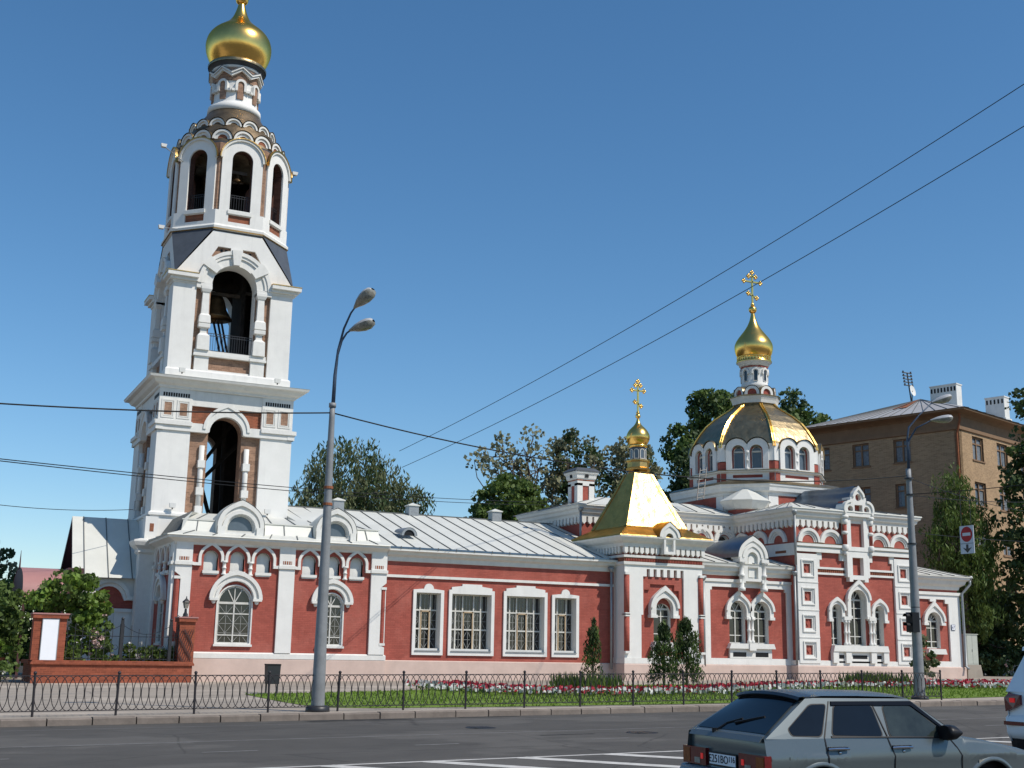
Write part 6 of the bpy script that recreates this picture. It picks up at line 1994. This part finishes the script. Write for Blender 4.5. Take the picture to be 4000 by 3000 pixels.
bush('potted_plant', 'light green plant spilling over a clay pot left of the brick pier', 3.9, 58.5, .2, [(0, 0, 1.45, .38, .38, 1)], 'leaf_vine', 420, .09, 55, clump=.22, trunk=.02)
pot = thing('clay_pot', 'orange clay flower pot holding the light green plant', 'pot', (3.9, 58.5, .7))
b = MB(); b.m('clay'); b.sm = True; b.lathe([(.75, .16), (1.1, .26)], (3.9, 58.5), 16); b.build('pot_body', pot)
b = MB(); b.m('clay'); b.lathe([(1.1, .29), (1.18, .29)], (3.9, 58.5), 16); b.build('rim', pot)
b = MB(); b.m('bark'); b.box(3.7, 4.1, 58.3, 58.7, .15, .75); b.build('stand', pot)
bush('flowering_shrub', 'low pale flowering shrub at the left edge beside the brick wall', 3.7, 57.2, .15, [(0, 0, .6, .6, .4, 1), (-.8, 0, .5, .5, .35, 1)], 'leaf_mid', 900, .08, 56, flowers=('petal_white', 16), clump=.3, trunk=.03)
def thuja(label, x, y, h, w, seed, n=2600):
    rng = random.Random(seed); z = SX(x)
    t = thing('thuja', label, 'conifer', (x, y, z), 'thujas planted before the church')
    b = MB(); b.leafy = True
    for k in range(int(n / 26)):
        f_ = rng.random() ** .9; hh = .12 + f_ * .86
        r = w * (1 - f_ ** 2.2) ** .6 * rng.uniform(.35, 1.0); a = rng.uniform(0, 2 * PI)
        leaves(b, (x + r * math.cos(a), y + r * math.sin(a), z + h * hh), .22 * rng.uniform(.6, 1.2) * (1.1 - .6 * f_), 26, .075, rng, 'thuja_leaf' if rng.random() < .7 else 'leaf_mid', .3, 1.5)
    b.build('crown', t)
    b = MB(); b.m('bark'); b.tube([(x, y, z - .1), (x, y, z + h * .9)], .07, 6, r2=.015); b.build('trunk', t)
thuja('lone thin ragged thuja before the downpipe left of the gilded porch', 27.9, 48.9, 2.95, .45, 61, 1700)
thuja('left shorter thuja of the pair in front of the gilded porch window', 29.7, 45.9, 2.75, .62, 62)
thuja('right darker thuja of the pair in front of the gilded porch', 31.2, 46.4, 3.0, .72, 63, 3400)
bush('sapling', 'ragged reddish sapling beside the base of the right-hand pole', 47.6, 49.2, .5, [(0, 0, 2.6, .45, .9, 1), (.2, 0, 1.5, .6, .6, 1), (.4, 0, .8, .9, .4, 1.2)], 'leaf_olive', 900, .10, 64, clump=.3, second='leaf_dark', trunk=.05)
bush('hedge', 'dark hedge with a few pink blooms beyond the cabinet at the right edge', 70.5, 63.5, .6, [(0, 0, .9, 1.6, .8, 1), (3, 0, .9, 1.8, .8, 1), (-2.4, 0, .9, 1.2, .7, 1), (6, 0, 1, 2, .9, 1)], 'leaf_dark', 3200, .15, 65, clump=.5, flowers=('petal_pink', 26), trunk=.05)
b = MB(); b.m('chimney_white')
b.box(64.5, 80, 66.2, 66.5, .5, 1.75)
single(b, 'white_wall', 'low white garden wall in deep shade behind the right-hand hedge', 'wall', (72, 66.3, .5))
# far row of trees closing the view
rng = random.Random(77)
for k, (x, y, h) in enumerate(((-6, 120, 9), (-14, 125, 10), (100, 150, 15), (112, 150, 16), (124, 140, 16), (96, 92, 14))):
    tree('distant_tree', ('distant tree far behind the left garden', 'distant tree beyond the left edge', 'distant tree left behind the apartment block', 'distant tree behind the apartment block', 'distant tree at the far right behind the apartment block', 'tree standing behind the right end of the apartment block')[k], x, y, 0, h, [(0, 0, h * .6, h * .3, h * .35, 1)], 'leaf_mid', 1500, .4, 80 + k, clump=1.3, limbs=3, group='trees far behind')

# ------------------------------------------------------------------ apartment block, turned away from the street
apt = thing('apartment_building', 'ochre brick apartment block with low metal hip roof and white chimneys', 'building', (70.7, 68, .5))
AM = Matrix.Translation((70.7, 68, 0)) @ Matrix.Rotation(R(17.7), 4, 'Z')
HT = 19.2
WL, WR = 13.0, 46.0
RW = [(3.0 + 4.15 * k) for k in range(10)]
rz_ = [16.85 - 3.53 * k for k in range(4)]
def aw(u, z, ww=.92, hh=1.85): return rect(u - ww, u + ww, z, z + hh)
b = MB(); b.T = AM; b.m('ochre_brick')
b.prism(rect(0, WR, 0, HT), 0, .4, holes=[aw(u, z) for u in RW for z in rz_], hmat='ochre_trim', back=False)
b.T = AM @ Matrix.Rotation(-PI / 2, 4, 'Z')
LW2 = [-4.76, -8.4, -12.0]
b.prism(rect(-WL, -.0, 0, HT), 0, .4, holes=[aw(u, z, .74) for u in LW2 for z in rz_], hmat='ochre_trim', back=False)
b.T = AM
b.box(.45, WR, WL - .4, WL, 0, HT); b.box(WR - .4, WR, .41, WL, 0, HT); b.m('black'); b.box(.5, WR - .5, .5, WL - .5, HT - .6, HT - .5)
b.build('wall', apt)
def awin(T, u, z, ww, hh=1.85):
    b = MB(); b.T = T
    b.m('glass_grey'); b.box(u - ww, u + ww, .24, .26, z, z + hh)
    o = b.build('window', apt)
    b = MB(); b.T = T; b.m('ochre_trim')
    for x in (u - ww, u + ww - .12, u - .06): b.box(x, x + .12, .14, .24, z, z + hh)
    for q in (z, z + hh - .12, z + hh * .68): b.box(u - ww, u + ww, .15, .239, q, q + .1)
    b.build('frame', o)
    b = MB(); b.T = T; b.m('ochre_trim'); b.box(u - ww - .1, u + ww + .1, -.08, .1, z - .1, z); b.build('sill', o)
    b = MB(); b.T = T; b.m('curtain_cloth'); k_ = int(abs(u * 7 + z * 3)) % 3; b.box(u - ww + .13, u - .08 if k_ else u - ww * .55, .225, .235, z + .1, z + hh - .16); b.box(u + (.08 if k_ != 1 else ww * .45), u + ww - .13, .225, .235, z + .1, z + hh - .16); b.build('curtain', o)
for z in rz_[:3]:
    for u in RW[:5]: awin(AM, u, z, .92)
    for u in LW2: awin(AM @ Matrix.Rotation(-PI / 2, 4, 'Z'), u, z, .74)
b = MB(); b.T = AM; b.m('ochre_trim')
S = [(0, 0), (WR, 0), (WR, WL), (0, WL)]
b.sweep([(0, HT - .3), (.12, HT - .25), (.14, HT), (.05, HT), (.05, HT + .75), (.3, HT + .9), (1.0, HT + 1.05), (1.0, HT + 1.2)], S)
b.build('cornice', apt)
b = MB(); b.T = AM
e = 1.1; zr = HT + 1.2
A = [(-e, -e, zr), (WR + e, -e, zr), (WR + e, WL + e, zr), (-e, WL + e, zr)]
r1, r2 = (WL / 2 + .2, WL / 2, zr + 2.75), (WR - WL / 2, WL / 2, zr + 2.75)
roofplane(b, A[0], A[1], r2, r1, 34, 'rust_roof'); roofplane(b, A[3], A[0], r1, (r1[0], r1[1] + .001, r1[2]), 16, 'rust_roof')
b.m('rust_roof'); b.poly([A[1], A[2], r2]); b.poly([A[2], A[3], r1, r2])
n_ = (Vector(A[0]) - Vector(A[3])).cross(Vector(r1) - Vector(A[3])).normalized(); n_ = n_ if n_.z > 0 else -n_
b.m('rust')
for t0, t1, s in ((.38, .46, .0), (.50, .53, .0)):
    p, q = Vector(A[0]).lerp(Vector(A[3]), t0), Vector(A[0]).lerp(Vector(A[3]), t1)
    c0, c1 = p.lerp(Vector(r1), .45), q.lerp(Vector(r1), .45); d0, d1 = p.lerp(Vector(r1), .96), q.lerp(Vector(r1), .96)
    b.poly([v + n_ * .07 for v in (c0, c1, d1, d0)])
b.build('roof', apt)
def achim(u0, u1, v0, v1, z0, z1, n):
    b = MB(); b.T = AM; b.m('chimney_white'); b.box(u0, u1, v0, v1, z0, z1 - .1); b.box(u0 - .12, u1 + .12, v0 - .12, v1 + .12, z0, z1 - 1.9)
    b.box(u0 - .05, u1 + .05, v0 - .05, v1 + .05, z1 - .1, z1)
    b.m('black')
    for k in range(n):
        x = u0 + (u1 - u0) * (k + .5) / n
        if k < 0: b.box(x - .14, x + .14, v0 - .02, v0, z1 - .85, z1 - .3)
    for k in range(int(n * .8)):
        y = v0 + (v1 - v0) * (k + .5) / int(n * .8); b.box(u0 - .02, u0, y - .07, y + .07, z1 - .62, z1 - .25)
    b.build('chimney', apt)
achim(6.0, 6.9, 2.95, 5.25, zr + .8, 23.95, 10)
achim(12.0, 12.9, 1.75, 3.4, zr + .4, 23.65, 7)
b = MB(); b.T = AM; b.m('rust'); b.tube([(-.25, -.25, HT + 1), (-.25, -.25, HT + .4), (-.12, .12, HT - .6), (-.12, .12, 1)], .09, 6); b.build('downpipe', apt)
ant = thing('roof_antenna', 'dark rake-shaped aerial mast on the apartment roof edge', 'antenna', tuple(at(3555, 1560, 78)))
b = MB(); b.m('iron'); p0, p1 = at(3560, 1570, 78), at(3543, 1458, 78); b.tube([p0, p1], .06, 5)
b.build('mast', ant)
b = MB(); b.m('iron')
for k in range(5):
    c = p0.lerp(p1, .55 + .11 * k); b.tube([c - Vector((.55, 0, -.05)), c + Vector((.5, 0, .05))], .05, 5)
    b.box(c.x - .5, c.x - .4, c.y - .05, c.y + .05, c.z, c.z + .2); b.box(c.x + .35, c.x + .45, c.y - .05, c.y + .05, c.z, c.z + .2)
b.build('cross_arms', ant)
dish = thing('satellite_dish', 'pale satellite dish on the apartment roof beside the aerial mast', 'satellite dish', tuple(at(3563, 1560, 77.5)))
c = at(3563, 1527, 77.5)
b = MB(); b.m('chimney_white'); b.sm = True
dr_ = Matrix.Translation(c) @ Matrix.Rotation(R(20), 4, 'Z') @ Matrix.Rotation(R(80), 4, 'X'); b.T = dr_
b.lathe([(0, .02), (.02, .25), (.08, .48)], (0, 0), 20, capt=False); b.build('reflector', dish)
b = MB(); b.m('iron'); b.tube([c, c - Vector((0, -.1, 1.3))], .05, 5); b.build('mount', dish)

# ------------------------------------------------------------------ cars
def interp(tab, x):
    if x <= tab[0][0]: return tab[0][1]
    for (a, u), (c, v) in zip(tab, tab[1:]):
        if x <= c: return u + (v - u) * (x - a) / (c - a)
    return tab[-1][1]
def car(name, label, ox, oy, heading, q, group=None):
    # q: tables for half width against height, belt line, wheel centres; local x runs to the nose
    z0 = GX(ox) + .0
    t = thing(name, label, 'car', (ox, oy, z0), group)
    T = Matrix.Translation((ox, oy, z0)) @ Matrix.Rotation(heading, 4, 'Z') @ Matrix.Rotation(-.009, 4, 'Y')
    L = q['len']; paint = q['paint']
    def w(s, z): return interp(q['w'], z) * interp(q['taper'], s)
    belt = lambda s: interp(q['belt'], s)
    wheels, wr, wz = q['wheels'], q['arch'], q['wz']
    def low(s):
        z = interp(q['sill'], s)
        for c in wheels:
            d = abs(s - c)
            if d < wr: z = max(z, wz + math.sqrt(wr * wr - d * d))
        return z
    S = sorted(set([round(q['s0'] + (L - q['s0']) * k / 40, 3) for k in range(41)] + [round(c + wr * math.cos(PI * k / 12), 3) for c in wheels for k in range(13)] + [c + sg_ * (wr + .004) for c in wheels for sg_ in (-1, 1)]))
    b = MB(); b.T = T; b.m(paint); b.sm = True
    crs = q['crease']
    for sg_ in (-1, 1):
        rows = []
        for s in S:
            lo, hi = low(s), belt(s)
            zs = [lo + (hi - lo) * k / 9 for k in range(10)]
            # one row sits on the crease line
            c = interp(crs, s)
            if lo < c < hi:
                k = min(range(1, 9), key=lambda k: abs(zs[k] - c)); zs[k] = c
            rows.append([(s, sg_ * w(s, z), z) for z in zs])
        b.grid(rows)
    # bonnet and scuttle
    hs = [s for s in S if s >= q['hood0']]
    b.grid([[(s, w(s, belt(s)) * k / 5, belt(s) + q['crown'] * (1 - (k / 5) ** 2) ** .5 * .9) for k in range(-5, 6)] for s in hs])
    # nose and tail
    b.grid([[(L + .05 * (1 - abs(2 * i / 6 - 1)), w(L, .5) * k / 5, .25 + (belt(L) - .25) * i / 6) for k in range(-5, 6)] for i in range(7)])
    tail = q['tail']
    b.grid([[(interp(tail, z) + .05 * abs(k / 6) ** 4, w(q['s0'], z) * k / 6, z) for k in range(-6, 7)] for z in [tail[0][0] + (tail[-1][0] - tail[0][0]) * i / 10 for i in range(11)]])
    body = b.build('body', t)
    # cabin shell
    rz0, rz1, sr0, sr1, sb0, sb1 = q['roof']
    b = MB(); b.T = T; b.m(paint)
    wy = lambda z: interp(q['w'], z)
    for sg_ in (-1, 1):
        b.poly([(s, sg_ * wy(z), z) for s, z in ((sb0, belt(sb0)), (sr0, rz0), (sr1, rz1), (sb1, belt(sb1)))])
    b.sm = True
    b.grid([[(s, wy(z) * k / 6, z + q['rcrown'] * (1 - (abs(k) / 6) ** 2.2)) for k in range(-6, 7)] for s, z in ((sr0, rz0), (sr0 + .2, rz0 + .02), ((sr0 + sr1) / 2, (rz0 + rz1) / 2 + .025), (sr1 - .2, rz1 + .02), (sr1, rz1))])
    b.grid([[(sb0 + (sr0 - sb0) * i / 4, wy(belt(sb0) + (rz0 - belt(sb0)) * i / 4) * k / 6, belt(sb0) + (rz0 - belt(sb0)) * i / 4 + q['rcrown'] * i / 4 * (1 - (abs(k) / 6) ** 2.2)) for k in range(-6, 7)] for i in range(5)])
    b.grid([[(sb1 + (sr1 - sb1) * i / 4, wy(belt(sb1) + (rz1 - belt(sb1)) * i / 4) * k / 6, belt(sb1) + (rz1 - belt(sb1)) * i / 4 + q['rcrown'] * i / 4 * (1 - (abs(k) / 6) ** 2.2)) for k in range(-6, 7)] for i in range(5)])
    b.build('roof', t)
    def sidepanel(nm, mat_, P, off=.006, sides=(-1, 1), parent=t):
        o = None
        for sg_ in sides:
            b = MB(); b.T = T; b.m(mat_)
            b.poly([(s, sg_ * (wy(z) + off), z) for s, z in P])
            i = b.add([(s, sg_ * (wy(z) + off), z) for s, z in P] + [(s, sg_ * (wy(z) - .01), z) for s, z in P])
            k = len(P)
            for a in range(k): b.face((i + a, i + (a + 1) % k, i + k + (a + 1) % k, i + k + a))
            o = b.build(nm, parent)
        return o
    for nm, mt_, P, off in q['side']:
        if 'window' in nm and mt_ != 'deflector':
            Q = []
            for i in range(len(P)):
                a, c, d = Vector(P[i - 1]), Vector(P[i]), Vector(P[(i + 1) % len(P)])
                k = min(.045, (a - c).length * .4, (d - c).length * .4)
                u, v = c + (a - c).normalized() * k, c + (d - c).normalized() * k
                for t_ in (0, .25, .5, .75, 1): Q.append(tuple(u * (1 - t_) ** 2 + c * 2 * t_ * (1 - t_) + v * t_ * t_))
            ce = Vector((sum(p[0] for p in Q) / len(Q), sum(p[1] for p in Q) / len(Q)))
            rim = [tuple(Vector(p) + (Vector(p) - ce).normalized() * .014) for p in Q]
            sidepanel('window_rubber', 'plastic_black', rim, off - .003)
            P = Q
        sidepanel(nm, mt_, P, off)
    # rear screen and windscreen
    def screen(nm, sA, zA, sB, zB, inset, mat_, bulge):
        b = MB(); b.T = T; b.m(mat_); b.sm = True
        d = Vector((zB - zA, 0, -(sB - sA))).normalized()
        if d.z < 0: d = -d
        rows = []
        for i in range(7):
            f_ = i / 6
            s, z = sA + (sB - sA) * f_, zA + (zB - zA) * f_
            ww = wy(z) - inset
            rows.append([(s + d.x * .015, ww * k / 6, z + d.z * .015 + bulge * f_ * (1 - (abs(k) / 6) ** 2.2)) for k in range(-6, 7)])
        b.grid(rows); return b.build(nm, t)
    g0 = q['rscreen']; screen('rear_window', *g0, .07, 'car_glass', q['rcrown'])
    g1 = q['wscreen']; screen('windscreen', *g1, .06, 'car_glass_clear', q['rcrown'])
    for c in wheels:
        for sg_ in (-1, 1):
            b = MB(); b.T = T @ Matrix.Translation((c, sg_ * (wy(.4) - .19), wz)) @ Matrix.Rotation(PI / 2 * -sg_, 4, 'X')
            b.m('rubber'); b.sm = True; r = q['wr']
            b.lathe([(-.09, r * .7), (-.09, r * .94), (-.06, r), (.06, r), (.09, r * .94), (.09, r * .66)], (0, 0), 28)
            wo = b.build('wheel', t)
            b = MB(); b.T = T @ Matrix.Translation((c, sg_ * (wy(.4) - .19), wz)) @ Matrix.Rotation(PI / 2 * -sg_, 4, 'X'); b.m('zinc'); b.sm = True
            b.lathe([(.085, r * .67), (.04, r * .6), (.06, r * .2), (.07, .01)], (0, 0), 24, capb=False); b.build('rim', wo)
            b = MB(); b.T = T; b.m(paint); b.sm = True
            a0 = [(c + (wr + .0) * math.cos(R(a)), wz + (wr + .0) * math.sin(R(a))) for a in range(0, 181, 9)]
            a1 = [(c + (wr + .05) * math.cos(R(a)), wz + (wr + .05) * math.sin(R(a))) for a in range(0, 181, 9)]
            b.grid([[(s, sg_ * (w(s, z) - .02), z) for s, z in a0], [(s, sg_ * (w(s, z) + .022), z) for s, z in a0], [(s, sg_ * (w(s, z) + .016), z) for s, z in [((p[0] + r_[0]) / 2, (p[1] + r_[1]) / 2) for p, r_ in zip(a0, a1)]], [(s, sg_ * (w(s, z) - .004), z) for s, z in a1]])
            b.build('arch_lip', t)
    b = MB(); b.T = T; b.m('black'); b.box(.3, L - .3, -wy(.4) + .12, wy(.4) - .12, .22, .75); b.build('underbody', t)
    return t, T, w, wy
hq = dict(len=3.82, s0=.05, paint='car_silver', wheels=(.72, 3.0), arch=.365, wz=.32, wr=.29, crown=.05, rcrown=.05, hood0=2.62,
    w=[(.2, .73), (.5, .775), (.70, .800), (.765, .818), (.80, .80), (.96, .765), (1.37, .58)], taper=[(0, .985), (.3, 1), (2.9, 1), (3.5, .955), (3.82, .88)],
    belt=[(0, .965), (.8, .96), (1.7, .955), (2.5, .925), (2.66, .925), (3.0, .875), (3.52, .775), (3.82, .70)], sill=[(0, .35), (.4, .24), (3.4, .22), (3.82, .3)],
    crease=[(0, .79), (2.5, .755), (3.6, .72)], tail=[(.3, .02), (.56, .0), (.60, .05), (.80, .055), (.93, .04), (.965, .06)],
    roof=(1.365, 1.35, .70, 2.04, .06, 2.64), rscreen=(.13, 1.0, .64, 1.335), wscreen=(2.58, .965, 2.09, 1.325),
    side=[('quarter_window', 'car_glass', [(.37, 1.06), (.40, .995), (.755, .985), (.93, 1.30), (.72, 1.295)], .006),
          ('rear_door_window', 'car_glass', [(.90, .99), (1.545, .97), (1.515, 1.285), (1.03, 1.285)], .006),
          ('front_door_window', 'car_glass_clear', [(1.645, .965), (2.40, .95), (2.38, .99), (2.03, 1.275), (1.665, 1.275)], .006),
          ('window_deflector', 'deflector', [(.99, 1.29), (1.53, 1.29), (1.55, 1.285), (2.04, 1.28), (2.44, .985), (2.50, .96), (2.06, 1.325), (1.0, 1.33)], .016),
          ('pillar_line', 'plastic_black', [(.785, .97), (.80, .97), (.985, 1.33), (.97, 1.33)], .005),
          ('pillar_line', 'plastic_black', [(1.60, .965), (1.612, .965), (1.545, 1.29), (1.533, 1.29)], .007),
          ('belt_trim', 'plastic_black', [(.88, .965), (2.44, .935), (2.44, .950), (.88, .984)], .008)])
hx, hy = 8.12, 10.58
hd = R(-3.5)
dv, lv = Vector((math.cos(hd), math.sin(hd))), Vector((-math.sin(hd), math.cos(hd)))
org = Vector((hx, hy)) - dv * .08 + lv * .80
hatch, HTm, hw_, hwy = car('hatchback_car', 'silver grey hatchback with black tinted rear windows in the near lane', org.x, org.y, hd, hq)
def cpart(nm, mat_, fn, parent=hatch, T=HTm):
    b = MB(); b.T = T; b.m(mat_); fn(b); return b.build(nm, parent)
def line(nm, P, wd=.007):
    def f(b):
        for sg_ in (-1, 1):
            for (s, z), (s2, z2) in zip(P, P[1:]):
                d = Vector((s2 - s, z2 - z)).normalized(); n_ = Vector((-d.y, d.x)) * wd
                b.poly([(s + n_.x, sg_ * (hw_(s, z) + .0035), z + n_.y), (s2 + n_.x, sg_ * (hw_(s2, z2) + .0035), z2 + n_.y), (s2 - n_.x, sg_ * (hw_(s2, z2) + .0035), z2 - n_.y), (s - n_.x, sg_ * (hw_(s, z) + .0035), z - n_.y)])
    cpart(nm, 'plastic_black', f)
line('door_seam', [(.79, .965), (.80, .765), (.81, .67), (.90, .6), (1.05, .45), (1.1, .25)])
line('door_seam', [(1.60, .955), (1.655, .77), (1.665, .5), (1.66, .25)])
line('door_seam', [(2.44, .925), (2.52, .83), (2.56, .755), (2.575, .6), (2.56, .25)])
line('filler_flap', [(.32, .785), (.32, .5)], .004)
for s in (.93, 1.76):
    for sg_ in (-1, 1):
        o = cpart('door_handle', 'plastic_black', lambda b: b.box(s - .12, s + .12, sg_ * .80 - .012, sg_ * .80 + .012, .845, .875))
        cpart('handle_grip', 'chrome', lambda b: b.tube([(s - .13, sg_ * .812, .85), (s - .06, sg_ * .83, .855), (s + .06, sg_ * .83, .855), (s + .13, sg_ * .812, .85)], .014, 6), o)
        cpart('lock', 'chrome', lambda b: ball(b, s + .02, sg_ * .802, .815, .018), o)
for sg_ in (-1, 1):
    mo = cpart('wing_mirror', 'plastic_black', lambda b: [setattr(b, 'sm', True), b.grid([[(2.36 + ds, sg_ * (.86 + .11 * math.cos(a)), 1.0 + .085 * rr_ * math.sin(a)) for a in [2 * PI * k / 16 for k in range(16)]] for ds, rr_ in ((-.07, .9), (-.02, 1.0), (.05, .9), (.09, .4))], True), b.poly([(2.29, sg_ * (.86 + .11 * math.cos(a)), 1.0 + .077 * math.sin(a)) for a in [2 * PI * k / 16 for k in range(16)]])])
    cpart('mirror_arm', 'plastic_black', lambda b: b.prism([(2.30, .93), (2.50, .93), (2.42, 1.03), (2.30, 1.06)], *sorted((sg_ * .70, sg_ * .775))), mo)
    cpart('side_repeater', 'lamp_glass', lambda b: b.box(2.80, 2.88, sg_ * .80 - .008, sg_ * .80 + .008, .655, .70))
    def f(b):
        y0, y1 = sorted((sg_ * .33, sg_ * .815))
        b.prism([(y0, .62), (y1, .62), (y1, .795), (y0, .795)], 0, 1) if False else None
        b.box(.008, .09, y0, y1, .615, .80)
    lo = cpart('tail_lamp', 'lens_red', f)
    cpart('reverse_lens', 'lamp_glass', lambda b: b.box(.002, .01, *sorted((sg_ * .45, sg_ * .56)), .63, .69), lo)
    cpart('brake_lens', 'brake_light', lambda b: b.box(.002, .01, *sorted((sg_ * .385, sg_ * .43)), .68, .74), lo)
    cpart('indicator_lens', 'lens_orange', lambda b: b.box(.002, .01, *sorted((sg_ * .66, sg_ * .80)), .63, .785), lo)
cpart('rear_bumper', 'car_silver', lambda b: [setattr(b, 'sm', True), b.grid([[(s + .06 * abs(k / 6) ** 3, (.83 if abs(k) == 6 else .82) * k / 6, z) for k in range(-6, 7)] for s, z in ((.3, .25), (-.05, .28), (-.10, .40), (-.10, .54), (-.06, .60), (.06, .61))])])
cpart('rear_spoiler', 'plastic_black', lambda b: [b.m('car_tail'), b.grid([[(s + .03 * (k / 6) ** 2, .60 * k / 6, z + .045 * (1 - (abs(k) / 6) ** 2.2)) for k in range(-6, 7)] for s, z in ((.60, 1.325), (.56, 1.345), (.58, 1.375), (.76, 1.385))])])
cpart('tailgate_lip', 'car_silver', lambda b: b.prism([(.02, .93), (.07, .985), (.13, .995), (.12, .93)], -.70, .70))
cpart('rear_wiper', 'plastic_black', lambda b: [b.tube([(.075, .25, .985), (.20, .18, 1.075), (.27, -.02, 1.13)], .012, 5), b.tube([(.20, .02, 1.085), (.33, -.36, 1.165)], .014, 5), b.lathe([(.97, .03), (1.02, .03)], (.08, .25), 8)])
np_ = cpart('number_plate', 'board_white', lambda b: b.box(.012, .03, -.26, .26, .645, .757))
PM = HTm @ Matrix.Translation((.008, 0, .70)) @ Matrix.Rotation(-PI / 2, 4, 'Z') @ Matrix.Rotation(PI / 2, 4, 'X')
text_mesh('E251BO', .115, 'black', 'lettering', np_, Matrix.Translation(-hatch.location) @ PM @ Matrix.Translation((-.07, 0, 0)), .001)
text_mesh('116', .085, 'black', 'lettering', np_, Matrix.Translation(-hatch.location) @ PM @ Matrix.Translation((.19, .012, 0)), .001)
cpart('plate_frame', 'plastic_black', lambda b: b.box(.014, .03, -.275, .275, .63, .772), np_)
cpart('headlight', 'chrome', lambda b: b.box(3.66, 3.80, -.70, -.42, .56, .70)); cpart('headlight', 'chrome', lambda b: b.box(3.66, 3.80, .42, .70, .56, .70))
cpart('headrest', 'plastic_black', lambda b: [b.box(1.5, 1.6, y - .13, y + .13, .98, 1.16) for y in (-.33, .33)])
sq = dict(len=4.55, s0=.05, paint='car_white', wheels=(.85, 3.5), arch=.40, wz=.36, wr=.35, crown=.06, rcrown=.05, hood0=3.1,
    w=[(.25, .86), (.6, .90), (.9, .905), (1.08, .87), (1.66, .68)], taper=[(0, .93), (.25, .985), (.6, 1), (3.6, 1), (4.55, .86)],
    belt=[(0, 1.06), (1, 1.07), (3.0, 1.04), (3.2, 1.03), (4.2, .90), (4.55, .78)], sill=[(0, .4), (.5, .28), (4, .28), (4.55, .35)],
    crease=[(0, .9), (4.5, .8)], tail=[(.34, .06), (.58, .0), (.70, .02), (.76, .05), (.98, .045), (1.06, .05)],
    roof=(1.64, 1.60, .42, 2.5, .06, 3.12), rscreen=(.12, 1.10, .40, 1.58), wscreen=(3.05, 1.08, 2.56, 1.57),
    side=[('quarter_window', 'car_glass', [(.42, 1.12), (1.2, 1.11), (1.2, 1.56), (.68, 1.56)], .006), ('rear_door_window', 'car_glass', [(1.27, 1.11), (2.0, 1.10), (1.98, 1.56), (1.27, 1.56)], .006), ('front_door_window', 'car_glass', [(2.07, 1.10), (2.9, 1.09), (2.5, 1.54), (2.06, 1.56)], .006)])
shd = R(3.0)
ZK = 1.15
for k_ in ('w', 'tail'): sq[k_] = [(a * ZK, c) for a, c in sq[k_]]
for k_ in ('belt', 'sill', 'crease'): sq[k_] = [(a, c * ZK) for a, c in sq[k_]]
sq['roof'] = (sq['roof'][0] * ZK, sq['roof'][1] * ZK) + sq['roof'][2:]
for k_ in ('rscreen', 'wscreen'): a, c, d, e = sq[k_]; sq[k_] = (a, c * ZK, d, e * ZK)
sq['side'] = [(n_, m_, [(a, c * ZK) for a, c in P_], o_) for n_, m_, P_, o_ in sq['side']]
suv, STm, sw_, swy = car('white_suv_car', 'white sport utility car at the right edge with a lit red tail lamp', 16.52, 14.35, shd, sq)
for sg_ in (-1, 1):
    def f(b):
        Y_ = [(sg_ * .56, 1.02), (sg_ * .70, .96), (sg_ * .885, .90), (sg_ * .90, 1.12), (sg_ * .80, 1.20), (sg_ * .56, 1.17)]
        A = [(.0 if abs(y) < .8 else .04, y, z) for y, z in Y_]; B_ = [(.34, y, z) for y, z in Y_]
        b.poly(A); b.grid([A, B_], True)
    lo = cpart('tail_lamp', 'lens_red', f, suv, STm)
    cpart('brake_lens', 'brake_light', lambda b: b.box(-.008, .02, *sorted((sg_ * .66, sg_ * .76)), 1.05, 1.12), lo, STm)
    cpart('reflector', 'lens_red', lambda b: b.box(-.04, .1, *sorted((sg_ * .48, sg_ * .87)), .69, .75), suv, STm)
cpart('rear_bumper', 'car_white', lambda b: [setattr(b, 'sm', True), b.grid([[(s + .1 * abs(k / 6) ** 3, .90 * k / 6, z) for k in range(-6, 7)] for s, z in ((.3, .46), (.0, .48), (-.04, .58), (-.05, .80), (.03, .86), (.1, .865))])], suv, STm)
cpart('lower_valance', 'plastic_black', lambda b: b.grid([[(s + .1 * abs(k / 6) ** 3, .88 * k / 6, z) for k in range(-6, 7)] for s, z in ((.3, .28), (.04, .32), (-.0, .50))]), suv, STm)
cpart('number_plate', 'board_white', lambda b: b.box(.0, .05, -.26, .26, .93, 1.04), suv, STm)
cpart('rear_spoiler', 'car_white', lambda b: b.prism([(.22, 1.88), (.60, 1.93), (.60, 1.97), (.24, 1.94)], -.62, .62), suv, STm)
